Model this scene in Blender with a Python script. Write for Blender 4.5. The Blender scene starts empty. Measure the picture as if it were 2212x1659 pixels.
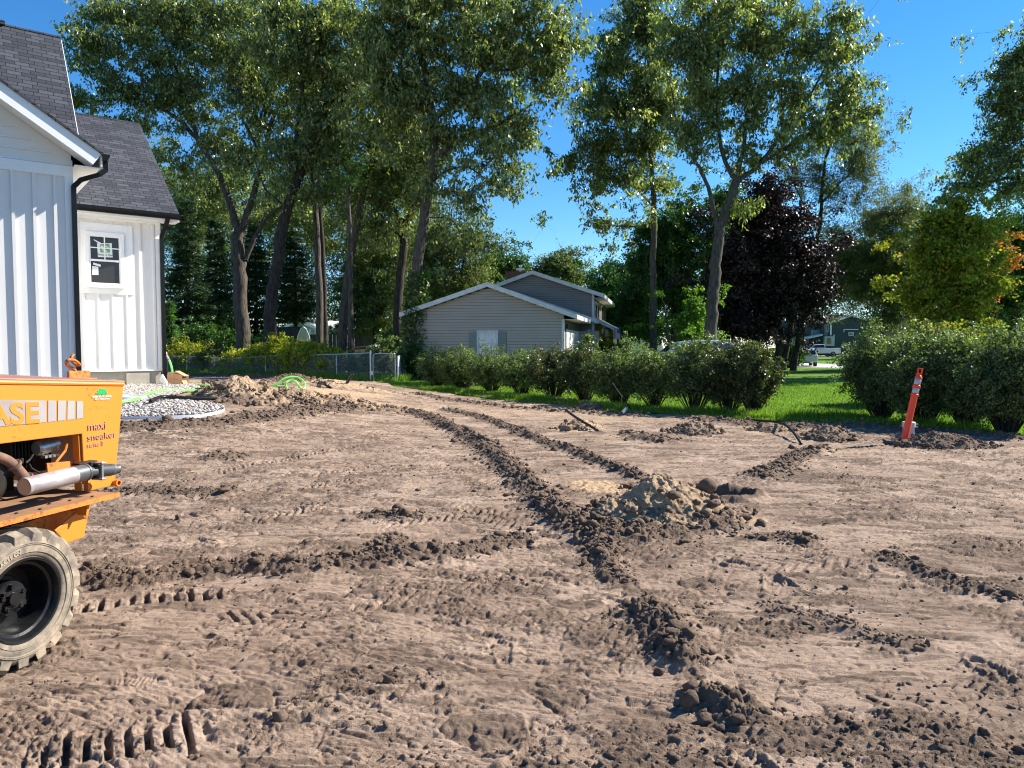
import bpy, math, random
import numpy as np
from mathutils import Vector
R = math.radians
random.seed(7)
rng = np.random.default_rng(11)
scene = bpy.context.scene
col = scene.collection

# ---------------------------------------------------------------- camera
EYE = 1.5
PITCH = R(2.85)
cd = bpy.data.cameras.new("camera")
cam = bpy.data.objects.new("camera", cd)
col.objects.link(cam)
cam.location = (0, 0, EYE)
cam.rotation_euler = (R(90) - PITCH, 0, 0)
cd.sensor_width = 36.0
cd.lens = 36.0 * 1600 / 2212
cd.clip_start = 0.05
cd.clip_end = 2000
scene.camera = cam

# ---------------------------------------------------------------- sky, sun, exposure
SUN = Vector((0.90, 0.36, 0.0)).normalized()
ELEV = R(37)
world = bpy.data.worlds.new("World")
scene.world = world
world.use_nodes = True
wt = world.node_tree
bg = wt.nodes["Background"]
sky = wt.nodes.new("ShaderNodeTexSky")
sky.sky_type = 'NISHITA'
sky.sun_disc = False
sky.sun_elevation = ELEV
sky.sun_rotation = math.atan2(SUN.x, SUN.y)
sky.altitude = 200
sky.air_density = 1.0
sky.dust_density = 0.0
sky.ozone_density = 6.0
hs = wt.nodes.new("ShaderNodeHueSaturation")
hs.inputs['Saturation'].default_value = 1.22
wt.links.new(sky.outputs[0], hs.inputs['Color'])
wt.links.new(hs.outputs[0], bg.inputs['Color'])
bg.inputs['Strength'].default_value = 0.082
sd = bpy.data.lights.new("sun", 'SUN')
sun = bpy.data.objects.new("sun", sd)
col.objects.link(sun)
sd.energy = 4.9
sd.angle = R(0.53)
sd.color = (1.0, 0.93, 0.83)
sv = Vector((SUN.x * math.cos(ELEV), SUN.y * math.cos(ELEV), math.sin(ELEV)))
sun.rotation_euler = sv.to_track_quat('Z', 'Y').to_euler()
sun.location = (30, 10, 30)
scene.view_settings.view_transform = 'Standard'
scene.view_settings.look = 'None'
scene.view_settings.gamma = 1.0
scene.view_settings.exposure = 1.27
scene.render.engine = 'CYCLES'
scene.cycles.max_bounces = 6
scene.cycles.transparent_max_bounces = 6
scene.cycles.use_denoising = True
scene.cycles.filter_width = 1.1

# ---------------------------------------------------------------- placement helpers (measured positions -> metres)
cp, sp = math.cos(PITCH), math.sin(PITCH)
def smooth(t):
    t = np.clip(t, 0, 1)
    return t * t * (3 - 2 * t)
def terrain(x, y):
    return 0.45 * smooth((y - 7.5) / 7.0) * smooth((-x - 1.5) / 5.0) * (1 - smooth((y - 23) / 9.0))
def ray(px, py):
    dx = (px - 1106) / 1600.0
    dy = (829.5 - py) / 1600.0
    return np.array([dx, cp + dy * sp, -sp + dy * cp])
def at(px, py, Y):
    d = ray(px, py)
    return np.array([0, 0, EYE]) + d * (Y / d[1])
def gp(px, py, z=0.0):
    d = ray(px, py)
    zz = z
    for _ in range(25):
        p = np.array([0, 0, EYE]) + d * ((zz - EYE) / min(d[2], -1e-4))
        zz = 0.5 * zz + 0.5 * (float(terrain(p[0], p[1])) + z)
    return np.array([p[0], p[1], zz])
def onplane(px, py, p0, n):
    d = ray(px, py)
    o = np.array([0, 0, EYE])
    t = np.dot(np.array(p0) - o, n) / np.dot(d, n)
    return o + d * t

# ---------------------------------------------------------------- object helpers
ORG = {}
def tag(o, label=None, cat=None, group=None, kind=None):
    if label: o['label'] = label
    if cat: o['category'] = cat
    if group: o['group'] = group
    if kind: o['kind'] = kind
    return o
def thing(name, label, cat, loc=(0, 0, 0), group=None):
    o = bpy.data.objects.new(name, None)
    o.empty_display_size = 0.2
    col.objects.link(o)
    o.location = loc
    ORG[o.name] = np.array(loc, dtype=float)
    return tag(o, label, cat, group)
def link(name, me, parent=None):
    o = bpy.data.objects.new(name, me)
    col.objects.link(o)
    if parent is not None:
        o.parent = parent
        ORG[o.name] = ORG[parent.name]
    else:
        ORG[o.name] = np.zeros(3)
    return o
def np_mesh(name, V, F, mat, parent=None, smoothed=False, attrs=None):
    """V (n,3) float, F (m,k) int, all faces with k corners"""
    V = np.asarray(V, dtype=np.float32).reshape(-1, 3)
    F = np.asarray(F, dtype=np.int32)
    if parent is not None:
        V = V - ORG[parent.name].astype(np.float32)
    me = bpy.data.meshes.new(name)
    m, k = F.shape
    me.vertices.add(len(V)); me.loops.add(m * k); me.polygons.add(m)
    me.vertices.foreach_set("co", V.ravel())
    me.loops.foreach_set("vertex_index", F.ravel())
    me.polygons.foreach_set("loop_start", np.arange(m, dtype=np.int32) * k)
    if smoothed:
        me.polygons.foreach_set("use_smooth", np.ones(m, dtype=bool))
    me.update(calc_edges=True)
    if attrs:
        for an, av in attrs.items():
            a = me.attributes.new(an, 'FLOAT', 'POINT')
            a.data.foreach_set("value", np.asarray(av, dtype=np.float32))
    if mat: me.materials.append(mat)
    return link(name, me, parent)

class MB:
    """collects pieces in world metres, builds ONE mesh object"""
    def __init__(s): s.v = []; s.f = []
    def add(s, vs, fs):
        b = len(s.v)
        s.v += [tuple(map(float, p)) for p in vs]
        s.f += [tuple(b + i for i in f) for f in fs]
        return s
    def box(s, c, size, ax=None):
        c = np.array(c, float); X, Y, Z = ax if ax is not None else (np.array([1., 0, 0]), np.array([0, 1., 0]), np.array([0, 0, 1.]))
        hx, hy, hz = [q / 2 for q in size]
        vs = [c + X * a * hx + Y * b * hy + Z * d * hz for a in (-1, 1) for b in (-1, 1) for d in (-1, 1)]
        return s.add(vs, [(0, 1, 3, 2), (4, 6, 7, 5), (0, 4, 5, 1), (2, 3, 7, 6), (0, 2, 6, 4), (1, 5, 7, 3)])
    def prism(s, pts, off):
        """polygon (list of 3D points) extruded by vector off"""
        n = len(pts); off = np.array(off, float)
        vs = [np.array(p, float) for p in pts] + [np.array(p, float) + off for p in pts]
        fs = [tuple(range(n))[::-1], tuple(range(n, 2 * n))] + [(i, (i + 1) % n, n + (i + 1) % n, n + i) for i in range(n)]
        return s.add(vs, fs)
    def tube(s, pts, r, n=8, cap=True):
        pts = [np.array(p, float) for p in pts]
        m = len(pts)
        rs = [r] * m if not hasattr(r, '__len__') else r
        vs = []; u = None
        for i in range(m):
            t = pts[min(i + 1, m - 1)] - pts[max(i - 1, 0)]
            t = t / (np.linalg.norm(t) + 1e-9)
            if u is None:
                u = np.cross(t, [0, 0, 1.0]) if abs(t[2]) < 0.9 else np.cross(t, [1.0, 0, 0])
            u = u - t * np.dot(u, t); u = u / (np.linalg.norm(u) + 1e-9)
            w = np.cross(t, u)
            for k in range(n):
                a = 2 * math.pi * k / n
                vs.append(pts[i] + rs[i] * (u * math.cos(a) + w * math.sin(a)))
        fs = [(i * n + k, i * n + (k + 1) % n, (i + 1) * n + (k + 1) % n, (i + 1) * n + k) for i in range(m - 1) for k in range(n)]
        if cap: fs += [tuple(range(n))[::-1], tuple((m - 1) * n + k for k in range(n))]
        return s.add(vs, fs)
    def lathe(s, prof, c, axis=(0, 0, 1), n=24, closed=False):
        """prof: list of (radius, along axis)"""
        c = np.array(c, float); t = np.array(axis, float); t /= np.linalg.norm(t)
        u = np.cross(t, [0, 0, 1.0]) if abs(t[2]) < 0.9 else np.cross(t, [1.0, 0, 0]); u /= np.linalg.norm(u); w = np.cross(t, u)
        vs = [c + t * h + r * (u * math.cos(2 * math.pi * k / n) + w * math.sin(2 * math.pi * k / n)) for (r, h) in prof for k in range(n)]
        m = len(prof)
        fs = [(i * n + k, i * n + (k + 1) % n, (i + 1) * n + (k + 1) % n, (i + 1) * n + k) for i in range(m - 1) for k in range(n)]
        if closed: fs += [((m - 1) * n + k, (m - 1) * n + (k + 1) % n, (k + 1) % n, k) for k in range(n)]
        return s.add(vs, fs)
    def build(s, name, mat, parent=None, smoothed=False, bevel=0.0):
        me = bpy.data.meshes.new(name)
        o = ORG[parent.name] if parent is not None else np.zeros(3)
        me.from_pydata([(p[0] - o[0], p[1] - o[1], p[2] - o[2]) for p in s.v], [], s.f)
        me.update()
        import bmesh
        bm = bmesh.new(); bm.from_mesh(me); bmesh.ops.recalc_face_normals(bm, faces=bm.faces); bm.to_mesh(me); bm.free()
        if smoothed:
            me.polygons.foreach_set("use_smooth", np.ones(len(me.polygons), dtype=bool))
            me.update()
        if mat: me.materials.append(mat)
        ob = link(name, me, parent)
        if smoothed and smoothed != 'full':
            me.set_sharp_from_angle(angle=R(38))
        if bevel > 0:
            b = ob.modifiers.new('bevel', 'BEVEL'); b.width = bevel; b.segments = 2; b.limit_method = 'ANGLE'; b.angle_limit = R(40)
        return ob

# ---------------------------------------------------------------- materials
def nt(name):
    m = bpy.data.materials.new(name); m.use_nodes = True
    t = m.node_tree
    return m, t, t.nodes['Principled BSDF']
def N(t, typ, **kw):
    n = t.nodes.new(typ)
    for k, v in kw.items():
        if k.startswith('i_'): n.inputs[k[2:].replace('_', ' ')].default_value = v
        else: setattr(n, k, v)
    return n
def ramp(t, fac, stops):
    r = t.nodes.new('ShaderNodeValToRGB')
    e = r.color_ramp.elements
    while len(e) < len(stops): e.new(0.5)
    for q, (p, c) in zip(e, stops):
        q.position = p; q.color = (*c, 1) if len(c) == 3 else c
    t.links.new(fac, r.inputs[0])
    return r.outputs[0]
def mixc(t, fac, a, b, mode='MIX'):
    n = t.nodes.new('ShaderNodeMix'); n.data_type = 'RGBA'; n.blend_type = mode
    for s, v in ((n.inputs[0], fac), (n.inputs[6], a), (n.inputs[7], b)):
        if hasattr(v, 'links') or isinstance(v, bpy.types.NodeSocket): t.links.new(v, s)
        elif isinstance(v, (int, float)): s.default_value = v
        else: s.default_value = (*v, 1)
    return n.outputs[2]
def texco(t): return t.nodes.new('ShaderNodeTexCoord').outputs['Object']
def noise(t, scale, detail=4, rough=0.6, vec=None):
    n = N(t, 'ShaderNodeTexNoise'); n.inputs['Scale'].default_value = scale; n.inputs['Detail'].default_value = detail; n.inputs['Roughness'].default_value = rough
    t.links.new(vec if vec is not None else texco(t), n.inputs['Vector'])
    return n.outputs['Fac']
def bump(t, h, strength, dist, bs):
    b = N(t, 'ShaderNodeBump'); b.inputs['Strength'].default_value = strength; b.inputs['Distance'].default_value = dist
    t.links.new(h, b.inputs['Height']); t.links.new(b.outputs[0], bs.inputs['Normal'])
def simple(name, c1, c2=None, rough=0.6, scale=8.0, metal=0.0, spec=0.5, bmp=0.0, bd=0.005, bscale=60):
    m, t, b = nt(name)
    c2 = c2 or tuple(q * 0.82 for q in c1)
    f = noise(t, scale, 5)
    t.links.new(ramp(t, f, [(0.35, c1), (0.68, c2)]), b.inputs['Base Color'])
    b.inputs['Roughness'].default_value = rough; b.inputs['Metallic'].default_value = metal
    b.inputs['Specular IOR Level'].default_value = spec
    if bmp: bump(t, noise(t, bscale, 4), bmp, bd, b)
    return m
def leafmat(name, stops, trans=0.28, rough=0.42, spec=0.5):
    m, t, b = nt(name)
    g = t.nodes.new('ShaderNodeNewGeometry')
    c = ramp(t, g.outputs['Random Per Island'], stops)
    big = noise(t, 0.35, 2)
    c = mixc(t, 0.35, c, ramp(t, big, [(0.35, (0.55, 0.6, 0.5)), (0.65, (1.25, 1.2, 1.0))]), 'MULTIPLY')
    t.links.new(c, b.inputs['Base Color'])
    b.inputs['Roughness'].default_value = rough
    b.inputs['Specular IOR Level'].default_value = spec
    tr = t.nodes.new('ShaderNodeBsdfTranslucent')
    t.links.new(mixc(t, 1.0, c, (1.4, 1.55, 0.55), 'MULTIPLY'), tr.inputs['Color'])
    mx = t.nodes.new('ShaderNodeMixShader'); mx.inputs[0].default_value = trans
    t.links.new(b.outputs[0], mx.inputs[1]); t.links.new(tr.outputs[0], mx.inputs[2])
    t.links.new(mx.outputs[0], t.nodes['Material Output'].inputs['Surface'])
    return m
def barkmat(name, c1, c2):
    m, t, b = nt(name)
    mp = N(t, 'ShaderNodeMapping'); mp.inputs['Scale'].default_value = (1, 1, 0.18)
    t.links.new(texco(t), mp.inputs[0])
    f = noise(t, 14, 6, 0.7, mp.outputs[0])
    t.links.new(ramp(t, f, [(0.35, c2), (0.62, c1)]), b.inputs['Base Color'])
    b.inputs['Roughness'].default_value = 0.9; b.inputs['Specular IOR Level'].default_value = 0.2
    bump(t, f, 1.0, 0.06, b)
    return m

# ---------------------------------------------------------------- numpy noise
def h2(ix, iy, seed):
    h = (ix * 374761393 + iy * 668265263 + seed * 974634777) & 0x7fffffff
    h = ((h ^ (h >> 13)) * 1274126177) & 0x7fffffff
    h = ((h ^ (h >> 15)) * 2246822519) & 0x7fffffff
    return ((h ^ (h >> 16)) & 0xffffff).astype(np.float32) / 16777216.0
def vn(x, y, seed=0):
    fx = np.floor(x); fy = np.floor(y)
    ix = fx.astype(np.int64); iy = fy.astype(np.int64)
    tx = (x - fx).astype(np.float32); ty = (y - fy).astype(np.float32)
    tx = tx * tx * (3 - 2 * tx); ty = ty * ty * (3 - 2 * ty)
    a = h2(ix, iy, seed); b = h2(ix + 1, iy, seed); c = h2(ix, iy + 1, seed); d = h2(ix + 1, iy + 1, seed)
    return (a + (b - a) * tx) * (1 - ty) + (c + (d - c) * tx) * ty
def fbm(x, y, seed=0, o=4, g=0.5):
    s = 0; a = 1.0; w = 0
    for i in range(o):
        s = s + a * vn(x * 2 ** i + 17.3 * i, y * 2 ** i - 9.1 * i, seed + i); w += a; a *= g
    return s / w
def plates(x, y, seed=0):
    """crust plates: distance to the nearest crack (0 at the crack) and a random value per plate"""
    fx = np.floor(x); fy = np.floor(y)
    f1 = np.full(x.shape, 9.0, np.float32); f2 = f1.copy(); rid = np.zeros(x.shape, np.float32)
    for i in (-1, 0, 1):
        for j in (-1, 0, 1):
            cx = (fx + i).astype(np.int64); cy = (fy + j).astype(np.int64)
            d = np.hypot(x - cx - h2(cx, cy, seed), y - cy - h2(cx, cy, seed + 7)).astype(np.float32)
            k = d < f1
            f2 = np.where(k, f1, np.minimum(f2, d)); rid = np.where(k, h2(cx, cy, seed + 31), rid); f1 = np.minimum(f1, d)
    return f2 - f1, rid
def lumps(x, y, seed=0):
    """overlapping rounded clods, 0..1"""
    fx = np.floor(x); fy = np.floor(y)
    out = np.zeros(x.shape, dtype=np.float32)
    for i in (-1, 0, 1):
        for j in (-1, 0, 1):
            cx = (fx + i).astype(np.int64); cy = (fy + j).astype(np.int64)
            qx = cx + h2(cx, cy, seed); qy = cy + h2(cx, cy, seed + 7)
            r = 0.35 + 0.5 * h2(cx, cy, seed + 13)
            hh = 0.25 + 0.75 * h2(cx, cy, seed + 23)
            d2 = ((x - qx) ** 2 + (y - qy) ** 2) / (r * r)
            out = np.maximum(out, np.sqrt(np.clip(1 - d2, 0, 1)) * r * hh)
    return out

# ================================================================ SETTING: dirt, lawn, paths, street
edge_px = [(850, 835), (964, 846), (1092, 865), (1220, 873), (1306, 887), (1457, 894), (1561, 900), (1637, 908), (1865, 912), (2017, 923), (2212, 944)]
epts = [(-60, 44.5), (-19, 42.5), (-6.3, 33.5), (-5.2, 30.5)] + [tuple(gp(*p)[:2]) for p in edge_px] + [(14, 9.2), (30, 5), (60, -3)]
EX = np.array([p[0] for p in epts]); EY = np.array([p[1] for p in epts])
_o = np.argsort(EX); EX, EY = EX[_o], EY[_o]
def edgeY(x): return np.interp(x, EX, EY)

def wpath(pts): return [tuple(gp(*p)[:2]) for p in pts]
def polydist(X, Y, pts, m):
    """unsigned distance and arc length to a polyline, only within m of it; returns idx,d,s,signed"""
    P = np.array(pts)
    lo = P.min(0) - m; hi = P.max(0) + m
    idx = np.nonzero((X > lo[0]) & (X < hi[0]) & (Y > lo[1]) & (Y < hi[1]))[0]
    x = X[idx]; y = Y[idx]
    best = np.full(len(idx), 1e9, dtype=np.float32); S = np.zeros(len(idx), dtype=np.float32); T = S.copy(); acc = 0
    for a, b in zip(P[:-1], P[1:]):
        d = b - a; L = math.hypot(*d); u = d / L
        t = np.clip((x - a[0]) * u[0] + (y - a[1]) * u[1], 0, L)
        ex = x - a[0] - t * u[0]; ey = y - a[1] - t * u[1]
        q = np.hypot(ex, ey); k = q < best
        best[k] = q[k]; S[k] = acc + t[k]; T[k] = (u[0] * ey - u[1] * ex)[k]
        acc += L
    k = best < m
    return idx[k], best[k], S[k], T[k], acc

ridges = [  # pixel path, half width m, height m, wetness
    ([(870, 886), (930, 905), (1010, 940), (1060, 975), (1100, 1015), (1150, 1062), (1200, 1105), (1240, 1140), (1300, 1160)], 0.17, 0.07, 1),
    ([(955, 884), (1010, 896), (1080, 915), (1180, 955), (1270, 990), (1390, 1035)], 0.12, 0.045, 1),
    ([(150, 1248), (240, 1256), (320, 1262), (420, 1240), (560, 1232), (650, 1240), (730, 1222), (830, 1215), (900, 1200), (1000, 1192), (1080, 1172), (1150, 1160)], 0.14, 0.055, 1),
    ([(1290, 1160), (1310, 1215), (1325, 1250), (1350, 1270)], 0.10, 0.04, 1),
    ([(1400, 1315), (1430, 1365), (1465, 1420), (1490, 1450)], 0.13, 0.065, 1),
    ([(1500, 1500), (1550, 1520), (1640, 1560)], 0.12, 0.055, 1),
    ([(1640, 1036), (1670, 1018), (1705, 1000), (1750, 975), (1780, 968)], 0.17, 0.05, 1),
    ([(255, 925), (360, 922), (500, 912), (620, 898), (700, 886), (790, 880)], 0.30, 0.06, 1),
    ([(560, 862), (650, 872), (760, 880), (860, 888)], 0.35, 0.06, 0.8),
    ([(380, 815), (470, 812), (600, 818), (640, 828), (740, 838)], 0.5, 0.12, 0.8),
    ([(1350, 940), (1400, 952), (1450, 957)], 0.22, 0.06, 0.9),
    ([(1490, 905), (1600, 915), (1700, 922), (1850, 925), (2000, 935), (2212, 950)], 0.25, 0.05, 0.8),
    ([(900, 850), (1100, 880), (1250, 890), (1400, 897)], 0.2, 0.03, 0.6),
    ([(1905, 1205), (1970, 1235), (2080, 1270), (2212, 1300)], 0.09, 0.025, 0.7),
    ([(1250, 1110), (1290, 1140), (1340, 1160), (1420, 1150), (1560, 1130), (1610, 1135)], 0.25, 0.06, 1),
    ([(1640, 1300), (1720, 1325), (1800, 1345), (1880, 1365)], 0.07, 0.014, 0.5),
    ([(1860, 1375), (1940, 1390), (2010, 1400)], 0.08, 0.018, 0.6),
    ([(100, 1080), (300, 1062), (470, 1068), (520, 1060)], 0.14, 0.03, 0.9),
    ([(800, 1225), (830, 1195), (860, 1160)], 0.12, 0.03, 0.8),
    ([(1740, 1175), (1690, 1165), (1600, 1170)], 0.1, 0.03, 0.8),
    ([(430, 995), (500, 990), (530, 985)], 0.14, 0.035, 0.9),
    ([(780, 1120), (840, 1112), (900, 1118)], 0.12, 0.03, 0.8),
    ([(1700, 1168), (1760, 1180)], 0.12, 0.04, 0.9),
]
RIDGES = [(wpath(p), w, h, q) for p, w, h, q in ridges]
# tracks: path, half width, pitch, depth, slant (0 = straight bars), kind
tracks = [
    ([(20, 1640), (150, 1628), (260, 1610), (370, 1592), (470, 1585)], 0.15, 0.068, 0.05, 0.0),
    ([(60, 1320), (180, 1318), (300, 1300), (430, 1290), (520, 1285)], 0.12, 0.078, 0.042, 0.0),
    ([(330, 1085), (500, 1075), (700, 1050), (820, 1045), (900, 1040)], 0.16, 0.085, 0.030, 0.9),
    ([(350, 1050), (520, 1010), (650, 985), (800, 960), (835, 930)], 0.13, 0.080, 0.026, 0.9),
    ([(520, 1125), (650, 1100), (780, 1085), (900, 1070)], 0.18, 0.085, 0.034, 0.9),
    ([(650, 1030), (780, 1010), (930, 1010), (1010, 1030)], 0.14, 0.080, 0.024, 0.9),
    ([(820, 1135), (930, 1120), (1040, 1105), (1100, 1120)], 0.15, 0.085, 0.028, 0.9),
    ([(1960, 1235), (2060, 1265), (2150, 1285), (2260, 1310)], 0.12, 0.075, 0.036, 0.7),
    ([(1660, 1300), (1740, 1325), (1830, 1345), (1890, 1350)], 0.10, 0.075, 0.034, 0.7),
    ([(1880, 1370), (1960, 1385), (2060, 1400)], 0.09, 0.075, 0.030, 0.7),
    ([(430, 1340), (560, 1355), (700, 1330), (860, 1290), (1010, 1260), (1150, 1240)], 0.15, 0.10, 0.022, 1.3),
    ([(950, 1090), (1060, 1130), (1120, 1160)], 0.2, 0.09, 0.022, 0.8),
    ([(1700, 1060), (1900, 1075), (2212, 1100)], 0.2, 0.10, 0.014, 0.9),
    ([(1500, 1230), (1750, 1220), (2212, 1170)], 0.2, 0.10, 0.012, 1.0),
    ([(600, 920), (760, 925), (900, 960), (1000, 1010), (1080, 1080)], 0.2, 0.10, 0.018, 0.9),
]
TRACKS = [(wpath(p), w, pi, d, sl) for p, w, pi, d, sl in tracks]
sand_spots = [  # centre px, radii m (x,y), strength
    ((500, 850), 1.3, 1.0, 0.6), ((640, 845), 1.6, 1.4, 0.6), ((740, 845), 1.5, 2.2, 0.75), ((850, 880), 1.1, 1.2, 0.6),
    ((780, 875), 1.3, 0.9, 1.0), ((1245, 925), 0.62, 0.9, 1.0), ((1500, 930), 0.5, 0.6, 0.5), ((1290, 1055), 0.32, 0.42, 1.0),
    ((1440, 1120), 0.62, 0.6, 0.6), ((1400, 900), 3.0, 1.6, 0.22), ((430, 822), 2.0, 2.0, 0.25), ((1660, 930), 0.6, 0.5, 0.4),
    ((1830, 975), 0.8, 0.3, 0.25), ((1110, 885), 2.0, 2.0, 0.25), ((1610, 1125), 0.3, 0.4, 0.5), ((1350, 945), .5, .4, .4)]
holes = [((1560, 1070), 0.30, 0.26, 0.34), ((1600, 1066), 0.18, 0.16, 0.16), ((1270, 1168), 0.09, 0.07, 0.08)]

def ground_height(X, Y, fine=True):
    X = X.astype(np.float32); Y = Y.astype(np.float32)
    n = len(X)
    inside = smooth((edgeY(X) - Y) / 0.5 + 0.3)
    D = np.zeros(n, np.float32)       # disturbed 0..1
    H = np.zeros(n, np.float32)
    sand = np.zeros(n, np.float32)
    wet_shade = np.zeros(n, np.float32)
    H += 0.035 * (fbm(X * 0.5, Y * 0.5, 3, 3) - 0.5) * 2 + 0.014 * (fbm(X * 2.2, Y * 2.6, 5, 3) - 0.5)
    # smeared crust: scrapes drawn out mostly sideways, with small steps
    a = 0.16 + 0.7 * (fbm(X * 0.22, Y * 0.22, 8, 2) - 0.5)
    U = X * np.cos(a) + Y * np.sin(a); W = -X * np.sin(a) + Y * np.cos(a)
    wx = 0.35 * fbm(X * 1.3, Y * 1.3, 31, 2)
    st = fbm(U * 2.0 + wx * 2, (W + wx * 0.6) * 8.5, 21, 4, 0.6)
    H += 0.022 * (st - 0.5)
    st2 = fbm(U * 7.0 + wx * 3, (W + wx * 0.3) * 22, 23, 4, 0.62)
    H += (0.014 + 0.012 * smooth((Y - 4) / 4)) * (st2 - 0.5)
    rid = 1 - np.abs(2 * fbm(U * 2.6 + 5, (W + wx) * 7.0, 41, 3, 0.55) - 1)
    H -= 0.010 * smooth((rid - 0.88) / 0.10)
    rid2 = 1 - np.abs(2 * fbm(U * 6 + 15, (W + wx) * 17, 43, 3, 0.55) - 1)
    H -= 0.010 * smooth((rid2 - 0.90) / 0.08)
    kn = np.nonzero(Y < 17)[0]; xn = X[kn]; yn = Y[kn]
    wq = 0.55 * fbm(xn * 4, yn * 4, 81, 3); wr_ = 0.55 * fbm(xn * 4, yn * 4, 84, 3)
    ed, rid_ = plates(U[kn] * 3.4 + wq * 1.6, W[kn] * 6.2 + wr_ * 1.6, 87)
    ed2, rid2_ = plates(U[kn] * 9 + wq * 4, W[kn] * 15 + wr_ * 4, 89)
    zone = smooth((fbm(xn * 0.5, yn * 0.5, 82, 2) - 0.28) / 0.2)
    crack = (1 - smooth(ed / 0.06)) * zone * smooth((fbm(xn * 5, yn * 5, 85, 2) - 0.4) / 0.15)
    H[kn] += zone * (0.006 * (rid_ - 0.5) + 0.004 * smooth(ed / 0.2)) - 0.008 * crack - 0.005 * (1 - smooth(ed2 / 0.10)) * (rid_ < 0.4) * zone
    tread = np.sign(np.sin(2 * math.pi * (U[kn] * 0.35 + W[kn]) / 0.036 + 1.6 * np.abs(((U[kn] / 0.05) % 2) - 1)))
    H[kn] += 0.0022 * tread * (rid_ > 0.45) * zone
    broken = ((rid_ < 0.09) * smooth((ed - 0.02) / 0.1) * zone).astype(np.float32)
    D[kn] = np.maximum(D[kn], 0.32 * broken)
    wet_shade[kn] = np.maximum(wet_shade[kn], 0.62 * broken + 0.5 * crack)
    patch = smooth((fbm(X * 1.5, Y * 2.2, 51, 4, 0.6) - 0.585) / 0.09)
    D = np.maximum(D, 0.30 * patch)
    wet_shade = np.maximum(wet_shade, 0.85 * smooth(patch + 0.35) * patch * smooth((fbm(U * 5, W * 15, 71, 4, 0.6) - 0.42) / 0.10))  # dark streak patches: fine grazing shadow lines put into the colour mask
    wet_shade = np.maximum(wet_shade, 0.6 * smooth((fbm(U * 3.0, W * 15, 73, 4, 0.62) - 0.575) / 0.06))  # longer thin streaks of the same painted shadow
    # swirling pressed footprints
    prng = np.random.default_rng(5)
    order = np.argsort(Y, kind='stable'); Ys = Y[order]
    for k in range(90):
        fy = 2.2 + 10.5 * prng.random() ** 1.5; fx = (prng.random() * 2 - 1) * (0.8 * fy + 0.3); an = prng.random() * math.pi
        i0, i1 = np.searchsorted(Ys, [fy - 0.3, fy + 0.3]); ii = order[i0:i1]
        dx = X[ii] - fx; dy = Y[ii] - fy
        u = dx * math.cos(an) + dy * math.sin(an); w = -dx * math.sin(an) + dy * math.cos(an)
        L = 0.15; B = 0.052 + 0.012 * np.sin(u * 22)
        q = np.sqrt((u / L) ** 2 + (w / B) ** 2)
        m = q < 1.7
        dep = 0.006 + 0.012 * prng.random()
        j = ii[m]; qq = q[m]; uu = u[m]
        H[j] += -dep * (1 - smooth((qq - 0.88) / 0.16)) + dep * 0.7 * np.exp(-((qq - 1.16) / 0.13) ** 2)
        H[j] += 0.0025 * np.sign(np.sin(uu * 2 * math.pi / 0.021)) * (qq < 0.9)
        wet_shade[j] *= np.where(qq < 0.95, 0.25, 1.0); D[j] *= np.where(qq < 0.95, 0.25, 1.0)
    for pts, w, pitch, dep, sl in TRACKS:
        idx, d, s, t, L = polydist(X, Y, pts, w * 1.5)
        fade = smooth(s / 0.15) * smooth((L - s) / 0.15)
        env = smooth((w - d) / 0.03) * fade * smooth((fbm(X[idx] * 2.0, Y[idx] * 2.0, 91, 2) - 0.34) / 0.12)
        if sl == 0.0:
            mid = np.array(pts).mean(0); rd_ = mid / np.hypot(*mid)      # bars pressed straight away from the path
            ph = (X[idx] * rd_[1] - Y[idx] * rd_[0] + 0.010 * fbm(X[idx] * 9, Y[idx] * 9, 92, 2)) / pitch
            env = smooth((w * (0.6 + 0.6 * h2(np.floor(ph).astype(np.int64), np.zeros(len(ph), np.int64), 5)) - d) / 0.03) * fade * (0.5 + 0.5 * smooth((fbm(X[idx] * 14, Y[idx] * 14, 94, 2) - 0.3) / 0.1))
        else: ph = (s + sl * np.abs(t) + 0.012 * fbm(X[idx] * 9, Y[idx] * 9, 92, 2)) / pitch
        fr = ph - np.floor(ph)
        side = (np.floor(ph) % 2 == 0) == (t > 0) if sl > 0.5 else np.ones(len(ph), bool)
        g = smooth((0.21 - np.abs(fr - 0.5)) / 0.06)
        H[idx] += env * (-dep * g * np.where(side, 1, 0.25) + 0.3 * dep * (1 - g))
        wet_shade[idx] = np.maximum(wet_shade[idx] * (1 - env * 0.6), env * g * 0.55)  # groove floors also darkened in colour for the shade inside the treads
        H[idx] += 0.25 * dep * np.exp(-((d - w * 1.08) / 0.03) ** 2) * fade
    bulk = np.zeros(n, np.float32)
    for pts, w, hh, q in RIDGES:
        idx, d, s, t, L = polydist(X, Y, pts, w * 2.6)
        fade = smooth((s + 0.1) / 0.25) * smooth((L - s + 0.1) / 0.25)
        wob = 0.65 + 0.7 * fbm(s * 2.5 + q * 10, t * 2, 99, 3)
        e = np.exp(-(d / (w * wob)) ** 2 * 1.1) * fade
        bulk[idx] = np.maximum(bulk[idx], hh * e * (0.35 + 1.0 * fbm(X[idx] * 6, Y[idx] * 6, 101, 3)))
        D[idx] = np.maximum(D[idx], np.clip(e * 1.6, 0, 1) * min(1.0, 0.35 + hh * 11))
        wet_shade[idx] = np.maximum(wet_shade[idx], q * smooth((e - 0.16 + 0.30 * (fbm(X[idx] * 9, Y[idx] * 9, 103, 3) - 0.5)) / 0.25))
    H += bulk
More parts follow.
